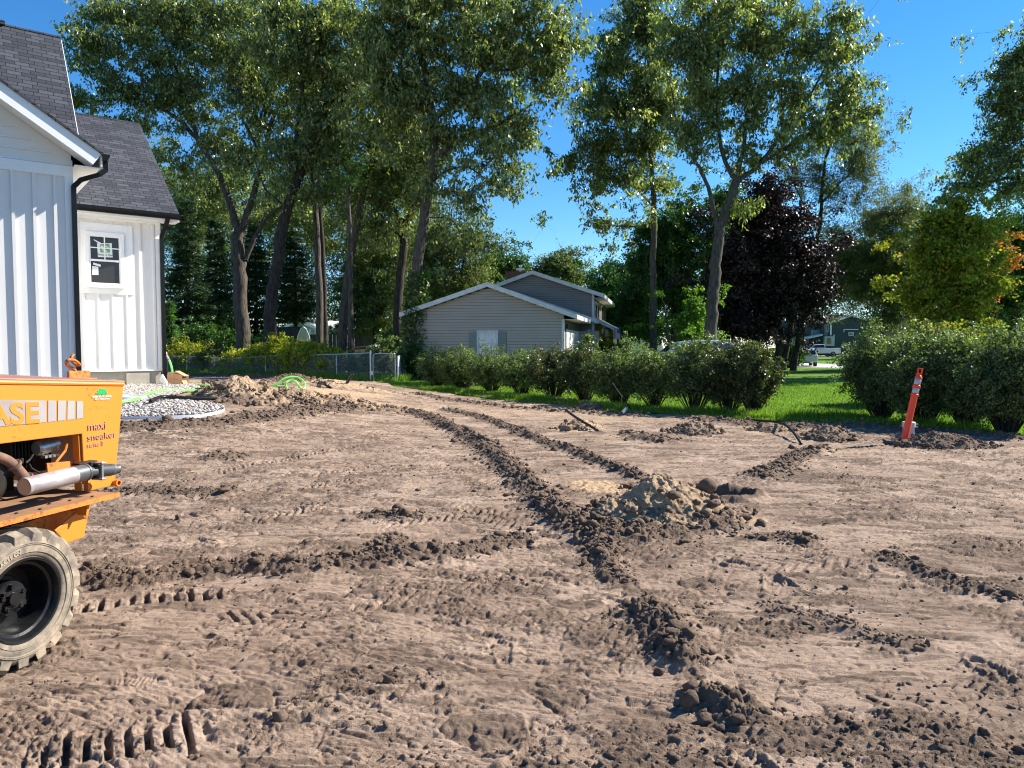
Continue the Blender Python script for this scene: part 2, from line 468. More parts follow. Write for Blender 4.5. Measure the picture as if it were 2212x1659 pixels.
    for (c, rx, ry, st_) in sand_spots:
        g = gp(*c); q = np.sqrt(((X - g[0]) / rx) ** 2 + ((Y - g[1]) / ry) ** 2)
        sand = np.maximum(sand, st_ * smooth((1.0 - q + 0.9 * (fbm(X * 3, Y * 3, 111, 4) - 0.5)) / 0.35))
    D = np.maximum(D, 0.55 * sand)
    for (c, rx, ry, dp) in holes:
        g = gp(*c); q = np.sqrt(((X - g[0]) / rx) ** 2 + ((Y - g[1]) / ry) ** 2) + 0.35 * (fbm(X * 9, Y * 9, 121, 3) - 0.5)
        H -= dp * (1 - smooth((q - 0.7) / 0.4)); H += 0.03 * np.exp(-((q - 1.2) / 0.2) ** 2)
        wet_shade = np.maximum(wet_shade, 1 - smooth((q - 1.1) / 0.4)); D = np.maximum(D, 0.7 * (1 - smooth((q - 1.2) / 0.4)))
    # clods in disturbed soil, crumbs everywhere
    k = np.nonzero(D > 0.12)[0]
    if len(k):
        x = X[k]; y = Y[k]; d = D[k]
        jx = 0.5 * fbm(x * 16, y * 16, 1, 3); jy = 0.5 * fbm(x * 16, y * 16, 2, 3)
        big_ = smooth((fbm(x * 3.1, y * 3.1, 138, 2) - 0.42) / 0.2)
        H[k] += d * d * big_ * 0.045 * lumps(x * 15 + jx * 1.6, y * 15 + jy * 1.6, 131) + d * 0.040 * lumps(x * 24 + jx * 3, y * 24 + jy * 3, 133) + d * 0.022 * lumps(x * 55 + jx * 6, y * 55, 135) + 0.016 * d * (fbm(x * 70, y * 70, 134, 3) - 0.4)
    k = np.nonzero(Y < 14)[0]
    x = X[k]; y = Y[k]
    crumb = smooth((fbm(x * 2.2, y * 2.8, 141, 4, 0.6) - 0.545) / 0.12)
    jx = fbm(x * 30, y * 30, 146, 2)
    lp = lumps(x * 34 + jx * 2, y * 34 + jx * 2, 143); lq = lumps(x * 75 + jx * 3, y * 75, 147)
    fadey = 1 - smooth((y - 9) / 5)
    H[k] += (0.024 * crumb * lp + 0.010 * smooth(crumb + 0.25) * lq) * fadey + 0.005 * (fbm(x * 45, y * 45, 145, 3) - 0.5)
    wet_shade[k] = np.maximum(wet_shade[k], 0.55 * crumb * smooth((lp - 0.12) / 0.1))
    H = H * inside - 0.06 * (1 - inside)
    wet_shade = np.clip(wet_shade * (1 - 0.75 * sand), 0, 1)
    return terrain(X, Y) + H, wet_shade, sand

def dirt_material():
    m, t, b = nt("dirt")
    aw = N(t, 'ShaderNodeAttribute', attribute_name='wet_shade').outputs['Fac']
    asn = N(t, 'ShaderNodeAttribute', attribute_name='sand').outputs['Fac']
    n1 = noise(t, 1.3, 6, 0.65); n2 = noise(t, 22, 6, 0.7); n3 = noise(t, 160, 3, 0.7)
    dry = ramp(t, n1, [(0.34, (0.225, 0.160, 0.115)), (0.5, (0.325, 0.238, 0.174)), (0.66, (0.420, 0.315, 0.235))])
    dry = mixc(t, 0.55, dry, ramp(t, n2, [(0.36, (0.55, 0.50, 0.47)), (0.52, (1, 1, 1)), (0.75, (1.15, 1.12, 1.08))]), 'MULTIPLY')
    wet_shade_c = ramp(t, n2, [(0.3, (0.100, 0.070, 0.050)), (0.7, (0.205, 0.147, 0.106))])  # colour of damp soil, also of the painted streak and groove shade
    sandc = ramp(t, n2, [(0.32, (0.24, 0.155, 0.085)), (0.5, (0.44, 0.31, 0.185)), (0.68, (0.60, 0.45, 0.30))])
    w = N(t, 'ShaderNodeMath', operation='MULTIPLY_ADD'); t.links.new(n3, w.inputs[0]); w.inputs[1].default_value = 0.5; t.links.new(aw, w.inputs[2])
    wf = ramp(t, w.outputs[0], [(0.34, (0, 0, 0)), (0.95, (1, 1, 1))])
    c = mixc(t, wf, dry, wet_shade_c)
    c = mixc(t, asn, c, sandc)
    t.links.new(c, b.inputs['Base Color'])
    b.inputs['Roughness'].default_value = 0.95; b.inputs['Specular IOR Level'].default_value = 0.15
    ad = N(t, 'ShaderNodeMath', operation='ADD'); t.links.new(noise(t, 70, 5, 0.75), ad.inputs[0]); t.links.new(n3, ad.inputs[1])
    bump(t, ad.outputs[0], 0.9, 0.010, b)
    return m
M_dirt = dirt_material()
# fan-shaped sheet: fine near the eye, coarser with distance
rows, cols = 1350, 1050
ys = 1.3 * (47.0 / 1.3) ** np.linspace(0, 1, rows)
xs = np.linspace(-1, 1, cols)
gx = (xs[None, :] * (ys[:, None] * 0.86 + 0.7)); gy = np.repeat(ys[:, None], cols, 1)
gX, gY = gx.ravel(), gy.ravel()
gz, gwet_shade, gsand = ground_height(gX, gY)
I = np.arange(rows * cols).reshape(rows, cols)
F = np.stack([I[:-1, :-1], I[:-1, 1:], I[1:, 1:], I[1:, :-1]], -1).reshape(-1, 4)
ground = np_mesh("ground", np.stack([gX, gY, gz], 1), F, M_dirt, smoothed=True, attrs={'wet_shade': gwet_shade, 'sand': gsand})
tag(ground, kind='structure')
GZ = gz.reshape(rows, cols)
def groundz(x, y):
    """height of the finished dirt at x,y"""
    x = np.atleast_1d(np.asarray(x, float)); y = np.atleast_1d(np.asarray(y, float))
    r = np.clip(np.log(np.clip(y, 1.3, 47) / 1.3) / math.log(47.0 / 1.3) * (rows - 1), 0, rows - 2).astype(int)
    c = np.clip(((x / (y * 0.86 + 0.7)) + 1) / 2 * (cols - 1), 0, cols - 2).astype(int)
    return GZ[r, c]

# the wider land under and around everything
M_far = simple("rough_grass_soil", (0.05, 0.07, 0.02), (0.09, 0.075, 0.04), 0.95, 0.6, spec=0.1)
mb = MB()
mb.add([(-700, -200, -0.6), (700, -200, -0.6), (700, 900, -0.6), (-700, 900, -0.6)], [(0, 1, 2, 3)])
tag(mb.build("terrain", M_far), kind='structure')
def sheet(name, x0, x1, step, y0f, y1f, z, mat, nseg=30):
    X = np.arange(x0, x1 + step, step); V = []; F = []
    for i, x in enumerate(X):
        for k in range(nseg + 1):
            s = (k / nseg) ** 2.2
            V.append((x, y0f(x) * (1 - s) + y1f(x) * s, z(x) if callable(z) else z))
    n = nseg + 1
    for i in range(len(X) - 1):
        for k in range(nseg):
            a = i * n + k; F.append((a, a + n, a + n + 1, a + 1))
    return tag(np_mesh(name, V, F, mat), kind='structure')
def lawn_material():
    m, t, b = nt("lawn")
    n1 = noise(t, 0.5, 4); n2 = noise(t, 9, 6, 0.75); n3 = noise(t, 60, 3, 0.7)
    c = ramp(t, n1, [(0.3, (0.10, 0.20, 0.022)), (0.7, (0.16, 0.29, 0.034))])
    c = mixc(t, 0.6, c, ramp(t, n2, [(0.3, (0.5, 0.6, 0.5)), (0.7, (1.25, 1.2, 1.1))]), 'MULTIPLY')
    t.links.new(c, b.inputs['Base Color']); b.inputs['Roughness'].default_value = 0.9; b.inputs['Specular IOR Level'].default_value = 0.1
    bump(t, n3, 1.0, 0.06, b)
    return m
M_lawn = lawn_material()
sheet("lawn", -26, 34, 0.5, lambda x: float(edgeY(x)), lambda x: 110.0, 0.004, M_lawn, 40)
sheet("lawn", -160, -26, 4, lambda x: 44.0, lambda x: 110.0, 0.0, M_lawn, 6)
sheet("lawn", 34, 160, 4, lambda x: max(4.0, 12 - x * .2), lambda x: 110.0, 0.0, M_lawn, 6)
M_street = simple("street_asphalt", (0.20, 0.20, 0.20), (0.27, 0.265, 0.26), 0.9, 2.0, spec=0.2)
M_conc = simple("pale_concrete", (0.42, 0.41, 0.38), (0.52, 0.51, 0.48), 0.85, 1.5, spec=0.2)
sheet("street", -160, 200, 6, lambda x: 110.0, lambda x: 119.0, -0.03, M_street, 3)
sheet("far_lawn", -200, 220, 10, lambda x: 119.0, lambda x: 420.0, 0.06, M_lawn, 12)
def flat(name, pts, z, mat):
    b = MB(); b.add([(p[0], p[1], z) for p in pts], [tuple(range(len(pts)))]); return tag(b.build(name, mat), kind='structure')
flat("sidewalk", [(9, 33.6), (34, 26.5), (34, 27.9), (9, 34.9)], 0.012, M_conc)
flat("driveway", [(16, 60), (29, 49), (60, 49), (60, 55), (34, 58), (28, 66), (24, 110), (16, 110)], 0.012, M_conc)

# grass blades along the lawn in view
def blades(name, n, region, hgt, mat, seed, wdt=0.006):
    r = np.random.default_rng(seed)
    x, y = region(r, n); n = len(x)
    h = hgt * (0.5 + r.random(n)); a = r.random(n) * 2 * math.pi; w = wdt * (0.7 + 0.6 * r.random(n)) * (1 + y / 25)
    ln = h * (0.15 + 0.7 * r.random(n)); b = r.random(n) * 2 * math.pi
    base = np.stack([x, y, np.full(n, 0.0)], 1)
    s = np.stack([np.cos(a) * w, np.sin(a) * w, 0 * w], 1)
    tip = base + np.stack([np.cos(b) * ln, np.sin(b) * ln, h], 1)
    V = np.stack([base - s, base + s, tip], 1).reshape(-1, 3)
    return tag(np_mesh(name, V, np.arange(3 * n).reshape(-1, 3), mat), None, None, None, 'stuff')
M_blade = leafmat("grass_blade", [(0.0, (0.09, 0.18, 0.018)), (0.6, (0.16, 0.28, 0.03)), (1.0, (0.25, 0.36, 0.055))], 0.35, 0.6, 0.25)
def lawn_region(r, n):
    x = -6 + 32 * r.random(n) ** 0.9; e = edgeY(x)
    y = e - 0.04 + 0.25 * r.normal(size=n) * (r.random(n) < 0.25) + (24 * r.random(n) ** 1.6)
    return x, y
o = blades("lawn_grass", 230000, lawn_region, 0.055, M_blade, 3); o['label'] = 'short green lawn grass beyond the bare dirt'; o['category'] = 'grass'
def rough_region(r, n):
    x = -6 + 20 * r.random(n); e = edgeY(x)
    y = e + 0.5 * np.abs(r.normal(size=n)) + 0.2
    k = fbm(x * 1.2, y * 1.2, 61, 3) > 0.5
    return x[k], y[k]
o = blades("rough_grass", 26000, rough_region, 0.15, M_blade, 4, 0.007); o['label'] = 'longer untrimmed grass at the foot of the hedge'; o['category'] = 'grass'
def fence_region(r, n):
    t = r.random(n); x = -19 + 14.5 * t; y = 42.8 - 0.62 * (x + 19) * 1.15 + r.normal(size=n) * 0.5
    return x, y
o = blades("rough_grass", 14000, fence_region, 0.28, M_blade, 5, 0.01); o['label'] = 'tall weedy grass along the foot of the chain link fence'; o['category'] = 'grass'

# loose clods lying on the ridges and scattered over the dirt
def ico(sub=0):
    import bmesh
    bm = bmesh.new(); bmesh.ops.create_icosphere(bm, subdivisions=sub + 1, radius=1)
    v = np.array([p.co[:] for p in bm.verts]); f = np.array([[q.index for q in p.verts] for p in bm.faces]); bm.free()
    return v, f
def rocks(name, C, S, sub, mat, seed, flatz=0.75, jit=0.3, smoothed=False, attrs=None, parent=None):
    r = np.random.default_rng(seed); v, f = ico(sub); n = len(C)
    V = v[None] * (1 + jit * (r.random((n, len(v), 1)) - 0.5) * 2)
    sc = S[:, None] * (0.5 + 0.95 * r.random((n, 3))); sc[:, 2] *= flatz
    V = V * sc[:, None, :]
    a = r.random(n) * 2 * math.pi; c, s_ = np.cos(a), np.sin(a)
    X = V[..., 0] * c[:, None] - V[..., 1] * s_[:, None]; Y = V[..., 0] * s_[:, None] + V[..., 1] * c[:, None]
    V = np.stack([X, Y, V[..., 2]], -1) + C[:, None, :]
    F = (f[None] + (np.arange(n) * len(v))[:, None, None]).reshape(-1, 3)
    at_ = {k: np.repeat(q, len(v)) for k, q in attrs.items()} if attrs else None
    return np_mesh(name, V.reshape(-1, 3), F, mat, parent, smoothed, at_)
rr = np.random.default_rng(77)
CX, CY, CS, CW = [], [], [], []
for (pts, w, hh, q), (rp, _, _, _) in zip(RIDGES, ridges):
    P = np.array(pts); seg = np.hypot(*(P[1:] - P[:-1]).T); L = seg.sum(); cum = np.r_[0, np.cumsum(seg)]
    n = int(L * w * 1900 * min(1.0, 7.0 / P[:, 1].mean()) + 20)
    s = rr.random(n) * L; i = np.clip(np.searchsorted(cum, s) - 1, 0, len(seg) - 1); t = (s - cum[i]) / seg[i]
    p = P[i] + (P[i + 1] - P[i]) * t[:, None]; u = (P[i + 1] - P[i]) / seg[i][:, None]
    off = rr.normal(size=n) * w * 0.75
    CX.append(p[:, 0] - u[:, 1] * off); CY.append(p[:, 1] + u[:, 0] * off)
    CS.append(np.minimum(0.004 + 0.0042 * rr.exponential(size=n) * (1 + 5 * hh), 0.042) * (1 + P[:, 1].mean() / 25)); CW.append(np.full(n, min(1, q)))
n = 26000
y = 2.1 + 12 * rr.random(n) ** 1.7; x = (rr.random(n) * 2 - 1) * (0.82 * y + 0.4)
k = fbm(x * 1.5, y * 2.2, 51, 4, 0.6) + 0.15 * rr.random(n) > 0.63
CX.append(x[k]); CY.append(y[k]); CS.append(0.003 + 0.0035 * rr.exponential(size=k.sum())); CW.append(0.5 + 0.4 * rr.random(k.sum()))
CX = np.concatenate(CX); CY = np.concatenate(CY); CS = np.concatenate(CS); CW = np.concatenate(CW)
k = CY < edgeY(CX); CX, CY, CS, CW = CX[k], CY[k], CS[k], CW[k]
big = CS > 0.018
for nm, kk, sub in (("a", ~big, 0), ("b", big, 1)):
    cz = groundz(CX[kk], CY[kk]) + CS[kk] * 0.25
    o = rocks("soil_clods", np.stack([CX[kk], CY[kk], cz], 1), CS[kk], sub, M_dirt, 5 + sub, 0.72, 0.34, False, {'wet_shade': CW[kk], 'sand': 0 * CW[kk]})
    tag(o, 'small dark crumbs of soil scattered over the bare dirt' if nm == 'a' else 'larger dark clods heaped along the ruts in the dirt', 'soil clods', None, 'stuff')

def heap(label, c, rx, ry, h, wet_shade, sand, seed, rough=1.0, cat='dirt mound', group='mounds of dug soil', nr=70, na=160, name='dirt_mound', peak=(0, 0)):
    cx, cy = c[0], c[1]
    u = np.linspace(0, 1, nr)[:, None]; a = np.linspace(0, 2 * math.pi, na, endpoint=False)[None, :]
    px_, py_ = peak
    X = cx + rx * 1.35 * u * np.cos(a) * (1 + 0.12 * np.sin(3 * a + seed)) + px_ * (1 - u); Y = cy + ry * 1.35 * u * np.sin(a) * (1 + 0.1 * np.cos(2 * a + seed)) + py_ * (1 - u)
    X = X.ravel().astype(np.float32); Y = Y.ravel().astype(np.float32); uu = np.repeat(u * 1.35, na, 1).ravel()
    prof = np.clip(1 - uu, 0, None) ** 1.15 * (1 - 0.5 * np.exp(-(uu / 0.12) ** 2) * 0.3)
    z = h * prof * (0.8 + 0.5 * (fbm(X * 5 / max(rx, .3), Y * 5 / max(rx, .3), seed, 3) - 0.4))
    m = smooth((1.15 - uu) / 0.3)
    sc = min(1.0, 0.45 / max(h, 0.05)) 
    jx = fbm(X * 14, Y * 14, seed + 2, 3) * 1.4
    z = z + rough * m * (0.10 * lumps(X * 8 + jx, Y * 8 + jx, seed + 3) * smooth(uu * 1.6 - 0.55) + 0.030 * lumps(X * 19 + jx, Y * 19, seed + 5) * smooth(uu * 2) + 0.022 * lumps(X * 42, Y * 42, seed + 6) + 0.012 * (fbm(X * 60, Y * 60, seed, 2) - 0.5))
    z = z - 0.05 * smooth((uu - 1.0) / 0.3)
    base = float(terrain(cx, cy))
    V = np.stack([X, Y, terrain(X, Y) + z], 1)
    nz = fbm(X * 8, Y * 8, seed + 9, 4)
    sd_ = np.clip(sand * smooth((0.95 - uu + 1.3 * (nz - 0.45)) / 0.3), 0, 1)
    wt_ = np.clip(wet_shade * smooth((nz - 0.30 + 0.25 * uu) / 0.2), 0, 1) * (1 - 0.6 * sd_)
    J = np.arange(nr * na).reshape(nr, na); Jn = np.roll(J, -1, 1)
    F = np.stack([J[:-1], Jn[:-1], Jn[1:], J[1:]], -1).reshape(-1, 4)
    root = thing(name, label, cat, (cx, cy, base), group)
    np_mesh('heap', V, F, M_dirt, root, True, {'wet_shade': wt_, 'sand': sd_})
    r = np.random.default_rng(seed); n = int(260 * rough)
    t = 0.5 + 0.85 * r.random(n); an = r.random(n) * 2 * math.pi
    qx = cx + rx * t * np.cos(an); qy = cy + ry * t * np.sin(an)
    S = 0.006 + 0.010 * r.exponential(size=n) * min(1.5, h / 0.3); S = np.minimum(S, 0.06)
    zz = terrain(qx, qy) + h * np.clip(1 - t, 0, 1) ** 0.95 + S * 0.5 + 0.015
    o = rocks('loose_clods', np.stack([qx, qy, zz], 1), S, 1, M_dirt, seed, 0.8, 0.3, False, {'wet_shade': np.full(n, wet_shade), 'sand': np.where(r.random(n) < sand * 0.4, 0.5, 0.0)}, root)
    o['kind'] = 'stuff'
    return root
def HP(px, py): return gp(px, py)[:2]
heap('large mound of dark soil topped with tan sand beside the dug hole, nearest mound', HP(1432, 1116), 0.68, 0.54, 0.50, 1.0, 0.74, 3, 0.85, peak=(-0.02, 0.02), nr=130, na=300)
for (px, py, s_, lab) in ((1490, 1528, 0.055, 'big angular dark clod standing beside the crumbly ridge, nearest of the loose clods'), (1548, 1118, 0.055, 'rounded sandy clod at the right foot of the nearest mound'), (1300, 1118, 0.045, 'dark clod at the left foot of the nearest mound')):
    g = gp(px, py); o = rocks('soil_clod', np.array([[g[0], g[1], g[2] + s_ * 0.6]]), np.array([s_]), 1, M_dirt, int(px), 1.0, 0.22, False, {'wet_shade': np.array([0.8]), 'sand': np.array([0.0])})
    tag(o, lab, 'clod', 'large loose clods')
heap('pale sand mound under the leaning black pipe in the dirt', HP(1250, 925), 0.42, 0.42, 0.24, 0.3, 1.0, 14, 0.6)
heap('brown mound with a dark crest, between the sand mound and the pipe crossing the dirt', HP(1498, 934), 0.42, 0.4, 0.26, 0.7, 0.35, 25, 0.7)
heap('low flat mound behind the curved black pipe, left of the pointed mound', HP(1668, 928), 0.40, 0.3, 0.16, 0.6, 0.4, 36, 0.7)
heap('pointed dark mound nearest the left side of the orange marker post', HP(1790, 946), 0.40, 0.35, 0.28, 0.8, 0.25, 47, 0.7)
heap('dark brown mound at the edge of the grass below the hedge', HP(1274, 884), 0.42, 0.4, 0.22, 1.0, 0.0, 58, 0.7)
heap('wide dark mound behind the orange marker post under the right hedge', HP(2035, 962), 0.62, 0.5, 0.27, 1.0, 0.0, 69, 1.0)
heap('tall sand and soil heap beside the gravel bed by the white house', HP(515, 864), 1.05, 0.8, 0.66, 0.8, 0.66, 71, 1.4, 'sand heap', 'heaps of dug sand', 100, 220, 'sand_heap')
heap('lower sand heap in front of the green hose coil', HP(650, 868), 0.75, 0.55, 0.40, 0.8, 0.62, 82, 1.3, 'sand heap', 'heaps of dug sand', name='sand_heap')
heap('lumpy sand spill right of the two sand heaps, longest of them', HP(745, 876), 0.95, 0.5, 0.30, 0.8, 0.7, 93, 1.5, 'sand heap', 'heaps of dug sand', name='sand_heap')
heap('small low sand spill trailing off at the right end of the heaps', HP(825, 884), 0.6, 0.4, 0.14, 0.6, 0.75, 95, 1.1, 'sand heap', 'heaps of dug sand', name='sand_heap')
heap('smooth pale sand bank in front of the chain link fence', HP(720, 834), 1.7, 0.9, 0.24, 0.3, 0.85, 97, 0.8, 'sand heap', 'heaps of dug sand', name='sand_heap')

# ================================================================ WHITE HOUSE
M_white = simple("white_siding", (0.74, 0.725, 0.695), (0.71, 0.70, 0.68), 0.45, 3, spec=0.35)
M_trim = simple("white_trim", (0.84, 0.84, 0.83), (0.80, 0.80, 0.79), 0.4, 5, spec=0.4)
M_soffit = simple("white_soffit", (0.78, 0.79, 0.80), (0.74, 0.75, 0.77), 0.5, 6)
M_black = simple("black_gutter_metal", (0.007, 0.007, 0.008), (0.011, 0.011, 0.012), 0.3, 8, spec=0.25)
M_found = simple("foundation_block", (0.46, 0.42, 0.34), (0.36, 0.33, 0.27), 0.9, 3.0, bmp=0.4, bd=0.006, bscale=40)
def brickmat(name, colors, mortar, bw, rh, vec_axes, msize=0.012, rough=0.9, bmp=0.5, bd=0.012, offs=0.5, bias=0.0, noisy=0.5, squash=1.0):
    """rows along u, stacked along v of a generated frame (u,v given as object-space directions)"""
    m, t, b = nt(name)
    tc = texco(t)
    def dot(v):
        n = N(t, 'ShaderNodeVectorMath', operation='DOT_PRODUCT'); t.links.new(tc, n.inputs[0]); n.inputs[1].default_value = v; return n.outputs['Value']
    cx = N(t, 'ShaderNodeCombineXYZ'); t.links.new(dot(vec_axes[0]), cx.inputs[0]); t.links.new(dot(vec_axes[1]), cx.inputs[1])
    br = N(t, 'ShaderNodeTexBrick'); br.offset = offs; br.squash = squash
    br.inputs['Color1'].default_value = (*colors[0], 1); br.inputs['Color2'].default_value = (*colors[1], 1); br.inputs['Mortar'].default_value = (*mortar, 1)
    br.inputs['Scale'].default_value = 1.0; br.inputs['Mortar Size'].default_value = msize; br.inputs['Mortar Smooth'].default_value = 0.3
    br.inputs['Bias'].default_value = bias; br.inputs['Brick Width'].default_value = bw; br.inputs['Row Height'].default_value = rh
    t.links.new(cx.outputs[0], br.inputs['Vector'])
    c = mixc(t, noisy, br.outputs['Color'], ramp(t, noise(t, 30, 5, 0.8), [(0.3, (0.6, 0.6, 0.6)), (0.7, (1.3, 1.3, 1.3))]), 'MULTIPLY')
    t.links.new(c, b.inputs['Base Color']); b.inputs['Roughness'].default_value = rough; b.inputs['Specular IOR Level'].default_value = 0.25
    inv = N(t, 'ShaderNodeMath', operation='SUBTRACT'); inv.inputs[0].default_value = 1; t.links.new(br.outputs['Fac'], inv.inputs[1])
    bump(t, inv.outputs[0], bmp, bd, b)
    return m
HD = R(52)
hd = np.array([math.sin(HD), math.cos(HD), 0]); hn = np.array([-hd[1], hd[0], 0]); hz = np.array([0, 0, 1.0])  # along wall, into house
HB = at(352, 832, 20.0); HZ = HB[2]
HA = at(171, 860, 14.2)
house = thing("white_house", "white board and batten house with dark shingle roofs and black downspouts", "house", (HB[0], HB[1], HZ))
def HW(s, t_, z): return HB + hd * s + hn * t_ + hz * (z - 0)   # z above house base
sA = float(np.dot(HA - HB, hd)); tA = float(np.dot(HA - HB, hn))
def onwall(px, py, t_=0.0):
    p = onplane(px, py, HB + hn * t_, hn); q = p - HB
    return float(np.dot(q, hd)), float(q[2])
_, EAVE = onwall(340, 463, -0.42); EAVE -= 0.03
FND = 0.42
PB = 0.775  # roof slope of the wings
ax = (hd, hn, hz)
def hbox(mb, s0, s1, t0, t1, z0, z1): return mb.box(HW((s0 + s1) / 2, (t0 + t1) / 2, (z0 + z1) / 2), (s1 - s0, t1 - t0, z1 - z0), ax)
# --- right wing (wall with the window), ridge along hd
s_e, z_e = onwall(393, 468, -0.42)
OV = 0.42
_s, _z = onwall(318, 275, 3.9)
RIDT = 3.9; SLOPE_R = (_z - (EAVE + 0.05)) / (RIDT + OV)
main = MB()
hbox(main, sA + 0.5, 0, 0.0, 7.6, FND, EAVE)                                 # right wing box
zr = EAVE + SLOPE_R * (RIDT)
main.prism([HW(-0.01, 0.02, EAVE - 0.02), HW(-0.01, 7.58, EAVE - 0.02), HW(-0.01, RIDT, zr - 0.06)], hd * -6.0)
# near gable wing
ZA = EAVE + 0.08
main.box(HW(sA - 3.4, tA + 4.0, (FND + ZA) / 2), (6.8, 8.0, ZA - FND), ax)
p_ap = 0.66 * 3.4
main.prism([HW(sA - 0.02, tA + 0.01, ZA - 0.02), HW(sA - 0.02, tA + 0.01, ZA + 0.13), HW(sA - 3.4, tA + 0.01, ZA + p_ap + 0.13), HW(sA - 6.78, tA + 0.01, ZA + 0.13), HW(sA - 6.78, tA + 0.01, ZA - 0.02)], hn * 7.9)
wall = main.build("wall", M_white, house)
# big main roof body behind
R1 = at(131, 86, 19.6); q = R1 - HB; s1, t1, z1 = float(q @ hd), float(q @ hn), float(q[2])
d_ = ray(166, 282); o_ = np.array([0, 0, EYE])
tt = (HB + hd * s1 - o_) @ hd / (d_ @ hd); pr = o_ + d_ * tt; qq = pr - HB
SL_M = (z1 - qq[2]) / (t1 - (qq @ hn))
body = MB()
TM = (t1 - float(qq @ hn)) * 1.28                                             # half depth of the steep roof
hbox(body, s1 - 11, s1 - 0.25, t1 - TM + .3, t1 + 4.6, FND, z1 - SL_M * TM)
body.prism([HW(s1 - 0.25, t1 - TM + .3, z1 - SL_M * TM - 0.02), HW(s1 - 0.25, t1 + TM - .3, z1 - SL_M * TM - 0.02), HW(s1 - 0.25, t1, z1 - 0.16)], hd * -10.6)
body.build("wall", M_white, house)
# battens
bat = MB()
STEP = 0.33
z_top = EAVE - 0.20
w0s, w0z = onwall(177, 633); w1s, w1z = onwall(285, 489)                      # outer window panel
wx0, wx1, wz0, wz1 = w0s, w1s, w0z, w1z
s = -0.10
k = 0
bs = []
s = -0.06 - 0.10
while s > sA + 0.5:
    bs.append(s); s -= STEP
for s in bs:
    if wx0 - 0.03 < s < wx1 + 0.03:
        bat.box(HW(s, -0.011, (wz1 + z_top) / 2), (0.045, 0.022, z_top - wz1), ax)
        bat.box(HW(s, -0.011, (FND + wz0) / 2), (0.045, 0.022, wz0 - FND), ax)
    else:
        bat.box(HW(s, -0.016, (FND + z_top) / 2), (0.05, 0.032, z_top - FND), ax)
bat.build("batten_boards", M_white, house); bat = MB()
s = sA - 0.30
while s > sA - 6.7:
    bat.box(HW(s, tA - 0.018, (FND + ZA - 0.32) / 2), (0.055, 0.036, ZA - 0.32 - FND), ax); s -= STEP
bat.build("batten_boards", M_white, house)
tr = MB()
tr.box(HW(-0.05, -0.014, (FND + EAVE) / 2), (0.12, 0.034, EAVE - FND), ax)     # corner board
tr.box(HW(0.014, 0.05, (FND + EAVE) / 2), (0.03, 0.10, EAVE - FND), ax)
tr.box(HW(sA - 0.07, tA - 0.016, (FND + ZA - 0.3) / 2), (0.14, 0.036, ZA - 0.3 - FND), ax)
tr.box(HW(sA - 3.4, tA - 0.018, ZA - 0.22), (6.8, 0.04, 0.20), ax)             # frieze
tr.box(HW((sA + 0.4) / 2, -0.018, EAVE - 0.10), (-sA - 0.4, 0.04, 0.17), ax)
tr.box(HW((sA + 0.4) / 2, -0.022, FND - 0.01), (-sA - 0.36, 0.05, 0.035), ax)   # starter strip
tr.box(HW(sA - 3.4, tA - 0.022, FND - 0.01), (6.84, 0.05, 0.035), ax)
for k in range(9):                                                           # horizontal laps in the gable
    zz = ZA - 0.10 + k * 0.19; hw = 3.4 - (zz - ZA + .1) / 0.66
    tr.box(HW(sA - 3.4, tA - 0.008, zz), (2 * hw - 0.1, 0.018, 0.012), ax)
tr.build("trim", M_trim, house)
fd = MB()
hbox(fd, sA + 0.5, -0.04, 0.03, 7.5, -0.5, FND)
fd.box(HW(-0.62, -0.03, FND / 2 - 0.30), (0.55, 0.10, FND + 0.45), ax)
fd.box(HW(sA - 3.4, tA + 4.0, FND / 2 - 0.3), (6.72, 7.9, FND + 0.6), ax)
hbox(fd, s1 - 11, s1 - 0.3, t1 - 4.5, t1 + 4.5, -0.5, FND)
fd.build("foundation", M_found, house)
# roofs
def slab(mb, a, b, c, d, th=0.05):
    a, b, c, d = [np.array(q, float) for q in (a, b, c, d)]
    n = np.cross(b - a, d - a); n /= np.linalg.norm(n)
    if n[2] < 0: n = -n
    mb.prism([a, b, c, d], n * th)
def roofmat(name, slope_dir, slope):
    v = np.array(slope_dir) * math.cos(math.atan(slope)) + hz * math.sin(math.atan(slope))
    u = np.cross(v, [0, 0, 1.0]); u /= np.linalg.norm(u)
    return brickmat(name, [(0.038, 0.041, 0.052), (0.080, 0.085, 0.104)], (0.016, 0.017, 0.021), 0.30, 0.135, (tuple(u), tuple(v)), 0.010, 0.95, 0.8, 0.02, 0.37, -0.15, 0.6, 1.0)
M_roofR = roofmat("shingles", hn, SLOPE_R)
M_roofM = roofmat("shingles_steep", hn, SL_M)
M_roofG = roofmat("shingles_gable", -hd, 0.66)
zE = EAVE + 0.05
rf = MB()
slab(rf, HW(sA + 0.3, -OV, zE), HW(0.40, -OV, zE), HW(0.40, RIDT, zE + SLOPE_R * (RIDT + OV)), HW(sA + 0.3, RIDT, zE + SLOPE_R * (RIDT + OV)))
slab(rf, HW(sA + 0.3, RIDT + 0.002, zE + SLOPE_R * (RIDT + OV)), HW(0.40, RIDT + 0.002, zE + SLOPE_R * (RIDT + OV)), HW(0.40, 2 * RIDT + OV, zE), HW(sA + 0.3, 2 * RIDT + OV, zE))
rf.build("roof", M_roofR, house)
rc = MB()
rc.tube([HW(sA + 0.3, RIDT, zE + SLOPE_R * (RIDT + OV) + 0.045), HW(0.40, RIDT, zE + SLOPE_R * (RIDT + OV) + 0.045)], 0.045, 8)
rc.tube([HW(s1 - 11, t1, z1 + 0.03), HW(s1, t1, z1 + 0.03)], 0.06, 8)
rc.box(HW(s1 - 5.9, t1 - 0.02, z1 + 0.07), (9.4, 0.26, 0.09), ax)
